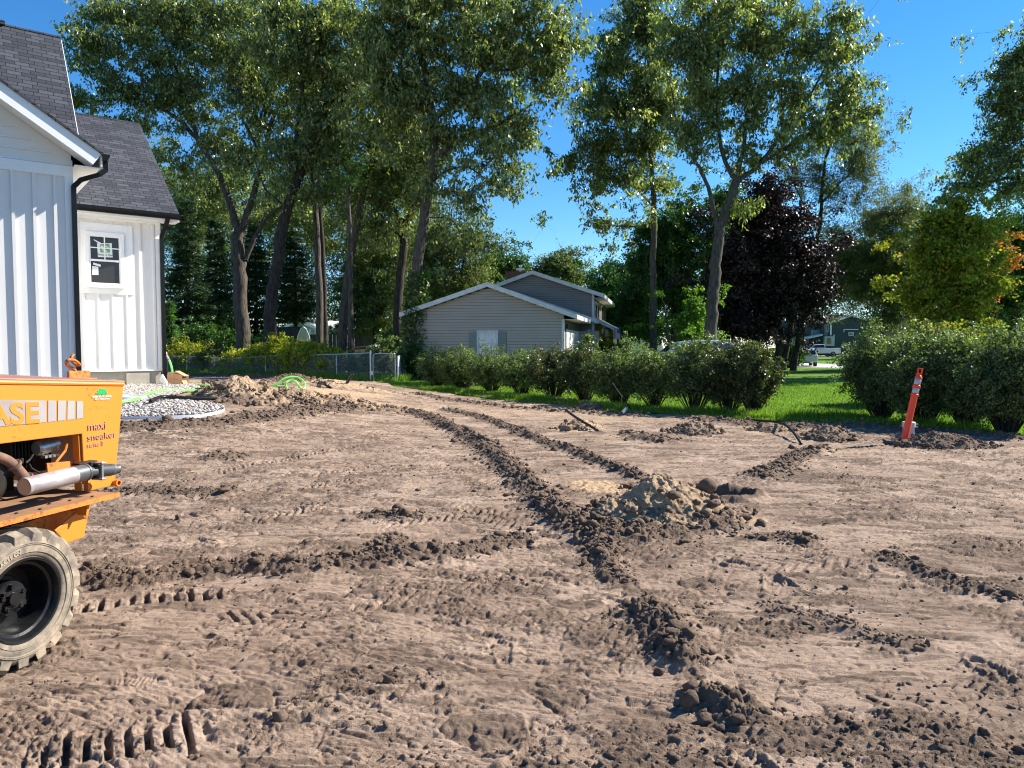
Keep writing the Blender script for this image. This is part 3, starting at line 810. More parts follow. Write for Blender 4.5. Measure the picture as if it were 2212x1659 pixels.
rc.build("ridge_cap", M_roofM, house)
rf = MB()
zme = z1 - SL_M * TM
slab(rf, HW(s1 - 11.2, t1 - TM, zme), HW(s1, t1 - TM, zme), HW(s1, t1, z1), HW(s1 - 11.2, t1, z1))
slab(rf, HW(s1 - 11.2, t1 + 0.002, z1), HW(s1, t1 + 0.002, z1), HW(s1, t1 + TM, zme), HW(s1 - 11.2, t1 + TM, zme))
rf.build("roof", M_roofM, house)
OG = 0.42; GS = 0.66
zG = ZA + 0.10
rf = MB()
eave_s = sA + OG
slab(rf, HW(eave_s, tA - OG, zG), HW(sA - 3.4, tA - OG, zG + GS * (3.4 + OG)), HW(sA - 3.4, tA + 7.0, zG + GS * (3.4 + OG)), HW(eave_s, tA + 7.0, zG), 0.05)
slab(rf, HW(sA - 6.8 - OG, tA - OG, zG), HW(sA - 3.402, tA - OG, zG + GS * (3.4 + OG)), HW(sA - 3.402, tA + 7.0, zG + GS * (3.4 + OG)), HW(sA - 6.8 - OG, tA + 7.0, zG), 0.05)
rf.build("roof", M_roofG, house)
# rake boards, fascia, soffits
rk = MB()
rd = -hd * math.cos(math.atan(GS)) + hz * math.sin(math.atan(GS)); rn = np.cross(rd, hn); rn = rn if rn[2] > 0 else -rn
Lr = (3.4 + OG) / math.cos(math.atan(GS))
c0 = HW(eave_s, tA - OG, zG)
rk.box(c0 + rd * Lr / 2 - rn * 0.13 - hn * 0.012, (Lr, 0.03, 0.25), (rd, hn, rn))
rd2 = hd * math.cos(math.atan(GS)) + hz * math.sin(math.atan(GS)); rn2 = np.cross(rd2, hn); rn2 = rn2 if rn2[2] > 0 else -rn2
c1 = HW(sA - 6.8 - OG, tA - OG, zG)
rk.box(c1 + rd2 * (Lr - 0.02) / 2 - rn2 * 0.13 - hn * 0.012, (Lr, 0.03, 0.25), (rd2, hn, rn2))
rk.box(HW(eave_s + 0.004, tA + 3.2, zG - 0.12), (0.03, 7.2, 0.20), ax)          # eave fascia
slr = math.atan(SLOPE_R)
for rev in (1, -1):
    ra = hn * rev * math.cos(slr) + hz * math.sin(slr); rb = np.cross(hd, ra); rb = rb if rb[2] > 0 else -rb
    st0 = HW(0.40, -OV if rev > 0 else 2 * RIDT + OV, zE)
    Lq = (RIDT + OV) / math.cos(slr)
    rk.box(st0 + ra * Lq / 2 - rb * 0.085 + hd * 0.012, (Lq, 0.024, 0.15), (ra, hd, rb))
rk.box(HW((sA + 0.7) / 2, -OV - 0.012, zE - 0.09), (0.7 - sA - .6, 0.024, 0.17), ax)
slm = math.atan(SL_M)
ra = hn * math.cos(slm) + hz * math.sin(slm); rb = np.cross(hd, ra); rb = rb if rb[2] > 0 else -rb
rk.box(HW(s1 + 0.012, t1 - TM, zme) + ra * TM / 2 / math.cos(slm) - rb * 0.085, (TM / math.cos(slm), 0.024, 0.15), (ra, hd, rb))
rk.build("rake_board", M_trim, house)
sf = MB()
sf.box(HW((sA + 0.7) / 2, -OV / 2, zE - 0.175), (0.68 - sA - .6, OV, 0.012), ax)
sf.box(HW(0.20, -OV / 2, zE - 0.168), (0.38, OV, 0.012), ax)
sf.box(c0 + rd * Lr / 2 - rn * 0.235 + hn * OG / 2, (Lr, OG, 0.012), (rd, hn, rn))
sf.box(c1 + rd2 * (Lr - 0.02) / 2 - rn2 * 0.235 + hn * OG / 2, (Lr, OG, 0.012), (rd2, hn, rn2))
sf.box(HW(sA + OG / 2, tA + 3.3, zG - 0.235), (OG, 7.2, 0.012), ax)
for i in range(15):
    sf.box(c0 + rd * (0.3 + i * 0.30) - rn * 0.243 + hn * OG / 2, (0.02, OG, 0.012), (rd, hn, rn))
for i in range(18):
    sf.box(HW(0.3 - i * 0.3, -OV / 2, zE - 0.183), (0.02, OV - .02, 0.010), ax)
sf.build("soffit", M_soffit, house)
# drip edge (thin dark line over the rake)
de = MB()
de.box(c0 + rd * Lr / 2 + rn * 0.012 - hn * 0.030, (Lr + 0.05, 0.06, 0.035), (rd, hn, rn))
de.build("drip_edge", M_roofM, house)
def gutter(a, b, outward, name="gutter"):
    """K-style gutter swept from a to b, outward = direction away from the wall"""
    prof = [(0, 0), (0, -0.13), (0.075, -0.13), (0.085, -0.075), (0.125, -0.035), (0.125, 0.0), (0.112, 0.0), (0.112, -0.03), (0.07, -0.07), (0.06, -0.118), (0.012, -0.118), (0.012, 0)]
    g = MB(); o3 = np.array(outward, float)
    g.prism([np.array(a) + o3 * p + hz * q for p, q in prof], np.array(b) - np.array(a))
    for e in (np.array(a), np.array(b)):
        dd = (np.array(b) - np.array(a)); dd /= np.linalg.norm(dd)
        g.prism([e + o3 * p + hz * q for p, q in [(0, 0), (0, -0.13), (0.075, -0.13), (0.125, -0.035), (0.125, 0)]], dd * 0.004)
    return g.build(name, M_black, house)
gutter(HW(sA + 0.62, -OV - 0.025, zE + 0.01), HW(0.42, -OV - 0.025, zE + 0.01), -hn)
gutter(HW(eave_s + 0.02, tA - OG - 0.02, zG + 0.01), HW(eave_s + 0.02, tA + 7.0, zG + 0.01), hd)
def downspout(path, w=0.085, d=0.065, corr=()):
    m_ = MB()
    for i, (a, b) in enumerate(zip(path[:-1], path[1:])):
        a = np.array(a); b = np.array(b); L = np.linalg.norm(b - a); u = (b - a) / L
        v = np.cross(u, hn); v /= np.linalg.norm(v); w_ = np.cross(u, v)
        m_.box((a + b) / 2, (L + 0.03, w, d), (u, v, w_))
        if i in corr:
            n = int(L / 0.03)
            for k in range(n): m_.box(a + u * (k + .5) * L / n, (0.012, w + 0.012, d + 0.012), (u, v, w_))
    return m_.build("downspout", M_black, house, bevel=0.006)
e = HW(eave_s + 0.085, tA - OG + 0.12, zG - 0.10)
wA = HW(sA + 0.01, tA - 0.055, 0)
p1 = e + np.array([0, 0, -0.16]); p2 = e - hd * 0.10 + hz * -0.26
p3 = HW(sA + 0.12, tA - 0.10, ZA - 0.36); p4 = HW(sA - 0.0, tA - 0.07, ZA - 0.50)
downspout([e, p1, p2, p3, p4, HW(sA - 0.0, tA - 0.07, 0.02)], corr=(0, 1, 3))
downspout([HW(0.10, -OV - 0.08, zE - 0.10), HW(0.08, -OV - 0.06, zE - 0.22), HW(0.03, -0.09, zE - 0.55), HW(0.03, -0.075, 0.04)], 0.10, 0.07, corr=(0, 1))
# window
M_glass_dark = simple("window_screen", (0.030, 0.029, 0.028), (0.040, 0.039, 0.037), 0.25, 2, spec=0.5)
def spline(P, n=12):
    P = [np.array(p, float) for p in P]; P = [2 * P[0] - P[1]] + P + [2 * P[-1] - P[-2]]; out = []
    for i in range(1, len(P) - 2):
        for k in range(n):
            t = k / n; a, b, c, d = P[i - 1:i + 3]
            out.append(0.5 * ((2 * b) + (-a + c) * t + (2 * a - 5 * b + 4 * c - d) * t * t + (-a + 3 * b - 3 * c + d) * t ** 3))
    out.append(P[-2]); return out
M_paper = simple("white_paper", (0.75, 0.76, 0.76), (0.68, 0.70, 0.70), 0.7, 10)
M_green = simple("sticker_green", (0.13, 0.30, 0.13), (0.16, 0.34, 0.16), 0.6, 10)
M_dull = simple("grey_print", (0.25, 0.30, 0.27), None, 0.6)
pan = MB()
pan.box(HW((wx0 + wx1) / 2, -0.014, (wz0 + wz1) / 2), (wx1 - wx0, 0.028, wz1 - wz0), ax)
win = pan.build("window", M_trim, house)
g0s, g0z = onwall(197, 610, -0.04); g1s, g1z = onwall(256, 515, -0.04)
fr = MB()
def frame(mb, s0, s1_, z0, z1_, t_, w, d):
    for (a, b, c, e_) in ((s0 - w, s1_ + w, z1_, z1_ + w), (s0 - w, s1_ + w, z0 - w, z0), (s0 - w, s0, z0, z1_), (s1_, s1_ + w, z0, z1_)):
        mb.box(HW((a + b) / 2, t_, (c + e_) / 2), (b - a, d, e_ - c), ax)
frame(fr, g0s, g1s, g0z, g1z, -0.045, 0.035, 0.034)
frame(fr, g0s - 0.035, g1s + 0.035, g0z - 0.035, g1z + 0.035, -0.052, 0.085, 0.05)
fr.box(HW((g0s + g1s) / 2, -0.075, g0z - 0.10), (g1s - g0s + 0.26, 0.10, 0.045), ax)
zm = onwall(226, 563, -0.04)[1]
fr.box(HW((g0s + g1s) / 2, -0.045, zm), (g1s - g0s, 0.03, 0.05), ax)
fr.build("frame", M_trim, win)
pn = MB(); pn.box(HW((g0s + g1s) / 2, -0.030, (g0z + g1z) / 2), (g1s - g0s, 0.006, g1z - g0z), ax); pn.build("pane", M_glass_dark, win)
mu = MB(); zq = (zm + g1z) / 2 + 0.02
mu.box(HW((g0s + g1s) / 2, -0.038, (zm + g1z) / 2), (0.028, 0.012, g1z - zm), ax)
mu.box(HW((g0s + g1s) / 2, -0.0385, zq), (g1s - g0s, 0.012, 0.026), ax); mu.build("muntin", M_trim, win)
def wpt(px, py, t_=-0.034):
    s_, z_ = onwall(px, py, t_); return HW(s_, t_, z_)
V8 = lambda x, y: (300 / 1.8228 + x * 0.211 / 1.8228, 850 / 1.8228 + y * 0.211 / 1.8228)
st = MB(); st.prism([wpt(*V8(x, y)) for x, y in ((388, 512), (662, 508), (682, 776), (408, 768))], hn * 0.002)
st.prism([wpt(*V8(x, y), -0.036) for x, y in ((330, 437), (462, 502), (440, 530), (325, 450))], hn * 0.002)
st.prism([wpt(*V8(x, y), -0.036) for x, y in ((322, 870), (460, 912), (452, 950), (315, 908))], hn * 0.002)
st.prism([wpt(*V8(x, y)) for x, y in ((300, 935), (412, 950), (416, 1102), (302, 1100))], hn * 0.002)
st.build("sticker", M_paper, win)
st = MB(); st.prism([wpt(*V8(x, y), -0.036) for x, y in ((440, 530), (620, 520), (632, 685), (450, 682))], hn * 0.001); st.build("sticker_logo", M_green, win)
def text_mesh(s, size, origin, ux, uy, mat, parent, name="lettering", bold=0.0, align='LEFT', extr=0.001, spacing=1.0, xs=1.0):
    cu = bpy.data.curves.new("txt", 'FONT'); cu.body = s; cu.size = size; cu.align_x = align; cu.extrude = extr; cu.offset = bold; cu.space_character = spacing; cu.resolution_u = 4
    ob = bpy.data.objects.new("txt", cu); col.objects.link(ob)
    me = bpy.data.meshes.new_from_object(ob.evaluated_get(bpy.context.evaluated_depsgraph_get()))
    bpy.data.objects.remove(ob); bpy.data.curves.remove(cu)
    ux = np.array(ux, float); uy = np.array(uy, float); w_ = np.cross(ux, uy); w_ /= np.linalg.norm(w_)
    co = np.empty(len(me.vertices) * 3, np.float32); me.vertices.foreach_get("co", co); co = co.reshape(-1, 3)
    P = np.array(origin, float) + co[:, :1] * xs * ux + co[:, 1:2] * uy + co[:, 2:3] * w_
    if parent is not None: P = P - ORG[parent.name]
    me.vertices.foreach_set("co", P.astype(np.float32).ravel()); me.update()
    me.materials.clear(); me.materials.append(mat)
    return link(name, me, parent)
M_glassW = simple("logo_white", (0.7, 0.74, 0.7), None, 0.6)
text_mesh("Modern View", 0.062, wpt(*V8(410, 735), -0.037), hd, hz, M_green, win, bold=0.002)
lg = MB()
for pts in (((455, 545), (500, 560), (530, 600), (505, 640), (460, 600)), ((545, 545), (610, 590), (600, 600), (540, 575)), ((480, 650), (540, 640), (600, 660), (540, 675))):
    lg.prism([wpt(*V8(x, y), -0.0375) for x, y in pts], hn * 0.0005)
lg.build("logo", M_glassW, win)

# ================================================================ GRAVEL BED, EDGING AND LITTLE THINGS BY THE HOUSE
M_stone, _t, _b = nt("river_pebbles")
_g = _t.nodes.new('ShaderNodeNewGeometry')
_t.links.new(ramp(_t, _g.outputs['Random Per Island'], [(0, (0.14, 0.14, 0.14)), (0.25, (0.30, 0.29, 0.28)), (0.5, (0.44, 0.41, 0.37)), (0.75, (0.38, 0.33, 0.27)), (0.9, (0.30, 0.21, 0.17)), (1, (0.58, 0.57, 0.54))]), _b.inputs['Base Color'])
_b.inputs['Roughness'].default_value = 0.75
lower = [(263, 905), (320, 905), (371, 903.6), (432, 900.5), (470.6, 893), (484.5, 886.7), (463, 877.5), (401, 871), (347.6, 868), (352, 862), (394, 851), (433.7, 840.6), (417, 835), (360, 834.5), (263, 834.4)]
poly = [tuple(gp(*p)[:2]) for p in lower]
poly += [tuple((HW(-2.6, -0.05, 0))[:2]), tuple((HW(sA + 0.2, -0.05, 0))[:2]), tuple(HW(sA + .2, tA + .1, 0)[:2]), tuple(HW(sA, tA - 1.6, 0)[:2])]
def inpoly(x, y, P):
    c = np.zeros(x.shape, bool); n = len(P)
    for i in range(n):
        x1, y1 = P[i]; x2, y2 = P[(i + 1) % n]
        k = ((y1 > y) != (y2 > y)) & (x < (x2 - x1) * (y - y1) / (y2 - y1 + 1e-12) + x1)
        c ^= k
    return c
r = np.random.default_rng(9)
PP = np.array(poly); lo, hi = PP.min(0), PP.max(0)
x = lo[0] + (hi[0] - lo[0]) * r.random(60000); y = lo[1] + (hi[1] - lo[1]) * r.random(60000)
k = inpoly(x, y, poly); x, y = x[k][:15000], y[k][:15000]
S = 0.020 + 0.018 * r.random(len(x))
o = rocks("gravel_bed", np.stack([x, y, groundz(x, y) * 0.2 + 0.8 * terrain(x, y) + 0.035 + 0.03 * r.random(len(x))], 1), S, 0, M_stone, 8, 0.6, 0.15, True)
tag(o, 'bed of pale rounded river pebbles beside the white house', 'gravel', None, 'stuff')
M_edge = simple("white_plastic_edging", (0.72, 0.75, 0.80), (0.62, 0.66, 0.72), 0.4)
ed = MB()
pts = [q + [0, 0, 0.015] for q in spline([gp(*p) for p in lower[:7]], 5)]
for a, b in zip(pts[:-1], pts[1:]):
    u = b - a; L = np.linalg.norm(u); u /= L; v = np.cross([0, 0, 1.0], u)
    ed.box((a + b) / 2, (L + 0.004, 0.02, 0.06), (u, v, np.cross(u, v)))
tag(ed.build("edging", M_edge), 'pale plastic lawn edging curving round the gravel bed', 'edging')
# round well cover behind the machine
c = gp(268, 868)
lid = MB(); lid.lathe([(0.0, 0.07), (0.30, 0.07), (0.31, 0.05), (0.34, 0.05), (0.36, 0.085), (0.40, 0.085), (0.41, 0.0)], c + [0, 0, 0.03], n=32)
for k in range(5): lid.lathe([(0.06 + 0.05 * k, 0.072), (0.075 + 0.05 * k, 0.078), (0.09 + 0.05 * k, 0.072)], c + [0, 0, 0.03], n=32)
tag(lid.build("well_cover", simple("grey_plastic", (0.55, 0.57, 0.58), (0.48, 0.5, 0.52), 0.5), None, True), 'round grey plastic cover lying in the gravel beside the orange machine', 'cover')
# cardboard box
M_card = simple("cardboard", (0.48, 0.28, 0.15), (0.42, 0.24, 0.12), 0.85, 12)
M_card_shade = simple("cardboard_inside_shade", (0.16, 0.09, 0.05), (0.12, 0.07, 0.04), 0.9, 12)  # darker copy of the cardboard: shade inside the box put into the colour
cb = gp(379, 835); cb[1] -= 0.05
bx = thing("cardboard_box", "open brown cardboard box lying on its side by the downspout foot", "box", tuple(cb))
u = np.array([0.98, -0.2, 0]); v = np.array([0.2, 0.98, 0]); z_ = np.array([0, 0, 1.0])
tl_ = R(-9); u2 = u * math.cos(tl_) + z_ * math.sin(tl_); z2 = -u * math.sin(tl_) + z_ * math.cos(tl_)
W_, H_ = 0.45, 0.30; cc = cb + z_ * 0.20
m_ = MB()
for i in (-1, 1):
    for j in (-1, 1):
        m_.box(cc + u2 * i * W_ / 4 * 1.004 + z2 * j * H_ / 4 * 1.004 + v * -0.001 * (i + 1), (W_ / 2 - 0.006, 0.008, H_ / 2 - 0.006), (u2, v, z2))
m_.build("flap", M_card, bx)
m_ = MB(); m_.box(cc + v * 0.15, (W_ - 0.01, 0.28, H_ - 0.01), (u2, v, z2)); m_.build("carton", M_card_shade, bx)
m_ = MB(); m_.box(cc + z2 * 0.17 + u2 * 0.13 + v * 0.1, (0.30, 0.2, 0.008), (u2 * .95 - z2 * .3, v, z2)); m_.box(cc - z2 * 0.06 + u2 * 0.30 + v * .05, (0.16, 0.2, 0.008), (u2 * .6 - z2 * .8, v, u2 * .8 + z2 * .6))
m_.build("flap", M_card, bx)
# white plastic scrap
m_ = MB(); a0 = at(349, 809, 18.9); a1 = at(360, 828, 18.9); a2 = at(357, 835, 18.9); a3 = at(344, 820, 18.9)
m_.prism([a0, a1, a2, a3], (0.02, 0.05, 0)); m_.prism([a0, a3, a2 + np.array([-.05, .25, 0])], (0.0, 0.02, 0))
tag(m_.build("plastic_sheet", M_paper), 'white folded plastic sheet propped against the house foundation', 'sheet')
# green striped tubing
M_gt = simple("green_tubing", (0.16, 0.62, 0.10), (0.24, 0.70, 0.16), 0.35, 20)
def spline(P, n=12):
    P = [np.array(p, float) for p in P]; P = [2 * P[0] - P[1]] + P + [2 * P[-1] - P[-2]]; out = []
    for i in range(1, len(P) - 2):
        for k in range(n):
            t = k / n; a, b, c, d = P[i - 1:i + 3]
            out.append(0.5 * ((2 * b) + (-a + c) * t + (2 * a - 5 * b + 4 * c - d) * t * t + (-a + 3 * b - 3 * c + d) * t ** 3))
    out.append(P[-2]); return out
def G(px, py, dz=0.03): return gp(px, py) + [0, 0, dz]
m_ = MB(); m_.tube(spline([G(250, 880, .10), G(290, 874, .10), G(310, 864, .10), G(325, 857, .09), G(355, 850.5, .09), G(400, 848, .06), G(447, 846.5, .05), G(490, 846.5, .05)]), 0.022, 6)
m_.tube(spline([G(250, 882, .09), G(292, 875.5, .09), G(313, 865, .09), G(329, 857, .08), G(357, 851.6, .08), G(402, 849.5, .05), G(449, 847.8, .04), G(490, 847.8, .04)]), 0.018, 6)
tag(m_.build("green_tubing", M_gt, None, 'full'), 'green tubing snaking over the gravel from the machine to the sand heap', 'tubing')
m_ = MB(); m_.tube(spline([G(418, 834, .06), G(440, 836, .05), G(475, 839, .05)]), 0.03, 6)
tag(m_.build("green_tubing", M_gt, None, 'full'), 'short green tubing just right of the cardboard box', 'tubing')
Yc = gp(630, 838)[1]
V7 = lambda x, y: (576 + x * 0.1612, 658.3 + y * 0.1612)
def loop(pts, Y): return spline([at(*V7(*p), Y + q) for *p, q in pts])
m_ = MB()
m_.tube(loop([(120, 1080, 0), (210, 1005, 0.1), (300, 972, 0.2), (400, 970, .3), (470, 1005, .3), (512, 1060, .2), (505, 1110, .1), (480, 1140, 0)], Yc), 0.03, 6)
m_.tube(loop([(300, 1150, 0), (258, 1090, 0.1), (262, 1040, .1), (320, 1015, .2), (380, 1030, .2), (430, 1085, .1), (465, 1130, 0)], Yc), 0.03, 6)
m_.tube(loop([(30, 1145, 0), (150, 1135, 0), (280, 1115, .1), (400, 1115, .1), (480, 1135, 0)], Yc), 0.03, 6)
m_.tube(loop([(60, 1078, 0.2), (200, 1098, .2), (300, 1110, .2)], Yc), 0.025, 6)
tag(m_.build("green_tubing", M_gt, None, 'full'), 'loosely coiled green tubing standing up behind the sand heaps', 'tubing')
# tubing on a stake by the house corner
stp = at(372, 812, 21.5); r0 = thing("tubing_riser", "green tubing rising to a pale cap beside the house corner", "riser", tuple(stp))
m_ = MB(); m_.tube(spline([at(373, 814, 21.5), at(371, 795, 21.5), at(366, 778, 21.5)]), 0.03, 6); m_.build("tube", M_gt, r0, 'full')
m_ = MB(); m_.tube([at(366, 778, 21.5), at(359, 766, 21.5)], 0.028, 6); m_.build("sleeve", simple("grey_sleeve", (0.3, 0.33, 0.33)), r0, 'full')
m_ = MB(); m_.tube([at(359, 766, 21.5), at(358, 761, 21.5)], 0.036, 8); m_.build("cap", simple("cream_cap", (0.75, 0.62, 0.45)), r0, 'full')
m_ = MB(); m_.tube([at(373, 817, 21.5), at(373, 812, 21.5)], 0.07, 8); m_.build("clamp", simple("blue_plastic", (0.02, 0.06, 0.5)), r0, 'full')
# black irrigation pipes
M_pipe = simple("black_pipe", (0.008, 0.008, 0.009), (0.015, 0.015, 0.016), 0.35, 10, spec=0.35)
def pipe(pts, r_, label, n=8):
    m_ = MB(); m_.tube(spline(pts), r_, n); return tag(m_.build("black_pipe", M_pipe, None, 'full'), label, 'pipe')
pipe([G(325, 880, .12), G(338, 876, .13), G(355, 871, .12), G(417, 869, .08), G(500, 868, .07), G(590, 866, .07), G(640, 871, .06), G(668, 876, .02)], 0.035, 'long black pipe lying across the gravel and in front of the sand heaps')
pipe([G(395, 823, .08), G(420, 826, .08), G(470, 829, .08), G(542, 827, .10), G(638, 825, .10), G(687, 831, .08), G(716, 840, .02)], 0.04, 'black pipe curving behind the green coil by the fence')
pipe([G(425, 826, .14), G(450, 828, .10), G(490, 833, .06)], 0.03, 'short black pipe lying behind the cardboard box')
Yp = gp(1295, 935)[1]
pipe([at(1222, 886, Yp + .9), at(1249, 905, Yp + .5), at(1278, 922, Yp + .2), at(1297, 935, Yp), at(1312, 943, Yp - .05)], 0.024, 'black pipe leaning up out of the dirt over the sand mound')
pipe([G(1588, 911, .02), G(1620, 914, .06), G(1656, 921, .10), G(1690, 932, .14), G(1712, 945, .10), G(1731, 959, .0)], 0.022, 'arched black pipe between the two brown mounds')
Yq = gp(1362, 888)[1]
pipe([at(1366, 888, Yq), at(1352, 868, Yq), at(1338, 850, Yq), at(1322.5, 827, Yq)], 0.014, 'thin black pipe sticking up in front of the hedge')
pipe([at(746, 838, gp(746, 838)[1]), at(748, 830, gp(746, 838)[1]), at(755, 818, gp(746, 838)[1]), at(763, 808, gp(746, 838)[1])], 0.045, 'stub of grey black pipe standing in the sand before the fence')
pipe([at(834, 827, 31), at(842, 818, 31), at(850, 812, 31)], 0.03, 'small dark pipe stub in the grass by the gate', 6)
# marker flags
def flag(px, py, h, w, label, lean=0.0):
    g = gp(px, py); t = thing("marker_flag", label, "marker flag", tuple(g), 'white marker flags')
    m_ = MB(); m_.tube([g, g + np.array([lean * h, 0, h])], 0.003, 4); m_.build("wire", M_pipe, t)
    m_ = MB(); tp = g + np.array([lean * h, 0, h]); a = tp; b = tp + np.array([-w * .9, 0.02, -0.01 - w * .9]); c_ = tp + np.array([-w * .5, 0.0, -w * 1.5]); d = tp + np.array([-.0, 0.01, -w])
    m_.prism([a, b, c_, d], (0.004, 0.012, 0)); m_.build("flag", M_paper, t)
flag(1352, 897, 0.19, 0.10, 'larger white flag crumpled at the foot of the thin black pipe')
flag(1356, 889, 0.12, 0.09, 'small white flag half hidden behind the larger white one')
flag(1022, 838, 0.14, 0.10, 'little white flag at the foot of the hedge below the grey house window')

# ================================================================ ORANGE MARKER POST AND PVC PIPE
M_or = simple("orange_plastic", (0.95, 0.085, 0.025), (0.92, 0.07, 0.02), 0.42, 6, spec=0.4)
M_refl = simple("reflective_band", (0.42, 0.42, 0.42), (0.50, 0.50, 0.50), 0.35, 40, 0.3)
M_rub = simple("black_rubber", (0.05, 0.05, 0.05), (0.10, 0.095, 0.09), 0.8, 15)
Yd = gp(1951, 958)[1]
dB = at(1952, 956.5, Yd); dT = at(1988.5, 796.5, Yd + 0.05)
dax = dT - dB; DL = np.linalg.norm(dax); dax /= DL
post = thing("channelizer_post", "leaning orange traffic post with two grey reflective bands and a loop handle", "traffic post", tuple(dB))
f = DL / 160.0
m_ = MB()
prof = [(0.0, 0.0), (0.063, 0.0), (0.063, 5 * f), (0.055, 7 * f), (0.050, 20 * f), (0.049, 101 * f), (0.058, 102 * f), (0.058, 105 * f), (0.047, 106 * f), (0.047, 118 * f), (0.056, 119 * f), (0.056, 124 * f), (0.046, 125 * f), (0.046, 138 * f), (0.054, 139 * f), (0.050, 143 * f), (0.030, 146 * f), (0.0, 146.3 * f)]
m_.lathe(prof, dB, dax, 28); m_.build("tube", M_or, post, True)
sx = np.array([1.0, 0, 0]) - dax * dax[0]; sx /= np.linalg.norm(sx); sy = np.cross(dax, sx)
m_ = MB(); hb = dB + dax * 145 * f
m_.box(hb + dax * 3 * f, (0.075, 0.035, 6 * f), (sx, sy, dax))
m_.box(hb + dax * 10 * f - sx * 0.031, (0.013, 0.030, 9 * f), (sx, sy, dax)); m_.box(hb + dax * 10 * f + sx * 0.031, (0.013, 0.030, 9 * f), (sx, sy, dax)); m_.box(hb + dax * 15 * f, (0.075, 0.030, 2.2 * f), (sx, sy, dax))
m_.build("handle", M_or, post, bevel=0.003)
for a_, b_ in ((107, 117.5), (126, 137.5)):
    m_ = MB(); m_.lathe([(0.0478, a_ * f), (0.0485, a_ * f + .001), (0.0485, b_ * f - .001), (0.0478, b_ * f)], dB, dax, 28); m_.build("reflective_band", M_refl, post, True)
m_ = MB(); bu = np.array([0.62, -0.78, 0.0]); bv = np.array([0.78, 0.62, 0.0]); bn = np.array([0.14, 0.0, 1.0]); bn /= np.linalg.norm(bn)
bu = bu - bn * (bu @ bn); bu /= np.linalg.norm(bu); bv = np.cross(bn, bu)
m_.box(dB - bn * 0.02 + bu * 0.04 + bv * -0.02, (0.46, 0.40, 0.045), (bu, bv, bn)); m_.lathe([(0.13, 0), (0.11, 0.015), (0.07, 0.02)], dB - bn * 0.0, bn, 20)
m_.build("rubber_base", M_rub, post, bevel=0.01)
pc = gp(1962, 953)
M_pvc = simple("grey_pvc", (0.52, 0.52, 0.50), (0.42, 0.42, 0.40), 0.45, 8)
pv = thing("pvc_standpipe", "short grey capped pipe standing behind the orange post", "pipe", tuple(pc))
hh = pc[2]
topz = at(1962, 911, pc[1])[2]
m_ = MB(); m_.lathe([(0.085, -0.05), (0.085, topz - hh - 0.07)], pc, n=24); m_.build("pipe", M_pvc, pv, True)
m_ = MB(); m_.lathe([(0.086, topz - hh - 0.085), (0.098, topz - hh - 0.085), (0.098, topz - hh - 0.01), (0.09, topz - hh), (0.0, topz - hh)], pc, n=24); m_.build("cap", M_pvc, pv, True)
m_ = MB()
for dz in (0.02, 0.06): m_.tube([pc + [0.09, -0.02, topz - hh - dz - .02], pc + [0.13, -0.03, topz - hh - dz - .02]], 0.014, 6)
m_.build("bolt", M_pvc, pv, True)

# ================================================================ ORANGE TRENCHER (left edge of the picture)
TU = np.array([math.sin(R(14.4)), math.cos(R(14.4)), 0]); TV = np.array([TU[1], -TU[0], 0]); TZ = np.array([0, 0, 1.0])
T0 = gp(52, 1449)
tax = (TU, TV, TZ)
def tl(px, py, v=0.0):
    p = onplane(px, py, T0 + TV * v, TV) - T0
    return float(p @ TU), float(p[2])
def TP(a, v, z): return T0 + TU * a + TV * v + TZ * z
def tp(px, py, v=0.0):
    a, z = tl(px, py, v); return TP(a, v, z)
def paint(name, base, rustiness=0.25, rough=0.42):
    m, t, b = nt(name)
    n1 = noise(t, 5, 6, 0.7); n2 = noise(t, 40, 5, 0.8)
    c = ramp(t, noise(t, 1.5, 4), [(0.3, base), (0.7, tuple(q * 0.9 for q in base))])
    ad = N(t, 'ShaderNodeMath', operation='MULTIPLY'); t.links.new(n1, ad.inputs[0]); t.links.new(n2, ad.inputs[1])
    ms = ramp(t, ad.outputs[0], [(0.50 - rustiness * 0.55, (0, 0, 0)), (0.56 - rustiness * 0.4, (1, 1, 1))])
    c = mixc(t, ms, c, (0.16, 0.07, 0.03))
    t.links.new(c, b.inputs['Base Color']); b.inputs['Roughness'].default_value = rough
    b.inputs['Specular IOR Level'].default_value = 0.4
    bump(t, n2, 0.15, 0.002, b)
    return m
M_opaint = paint("orange_paint", (0.74, 0.22, 0.025), 0.27)
M_oworn = paint("worn_orange_paint", (0.66, 0.20, 0.03), 0.46, 0.6)
M_otop = simple("sunburnt_paint", (0.36, 0.16, 0.10), (0.25, 0.12, 0.085), 0.6, 7, bmp=0.2)
M_plat = simple("muddy_deck_plate", (0.20, 0.12, 0.07), (0.32, 0.16, 0.07), 0.75, 9, bmp=0.3)
M_blk = simple("black_enamel", (0.006, 0.006, 0.007), (0.016, 0.016, 0.016), 0.3, 14, spec=0.35, bmp=0.25, bscale=30)
M_dark = simple("greasy_iron", (0.010, 0.009, 0.008), (0.028, 0.022, 0.017), 0.6, 10, spec=.3, bmp=0.3)
M_alum = simple("aluminium", (0.55, 0.54, 0.52), (0.35, 0.34, 0.33), 0.35, 12, 0.8)
M_silver = simple("muffler_silver", (0.46, 0.43, 0.44), (0.27, 0.22, 0.20), 0.5, 9, 0.3, bmp=.2)
M_mufblk = simple("sooty_grey_metal", (0.07, 0.075, 0.08), (0.12, 0.12, 0.12), 0.45, 10, 0.3)
M_rust = simple("rusty_pipe", (0.20, 0.10, 0.06), (0.09, 0.06, 0.05), 0.8, 18, bmp=0.4)
M_tan = simple("rust_tan_end", (0.55, 0.33, 0.18), (0.46, 0.27, 0.15), 0.6, 9)
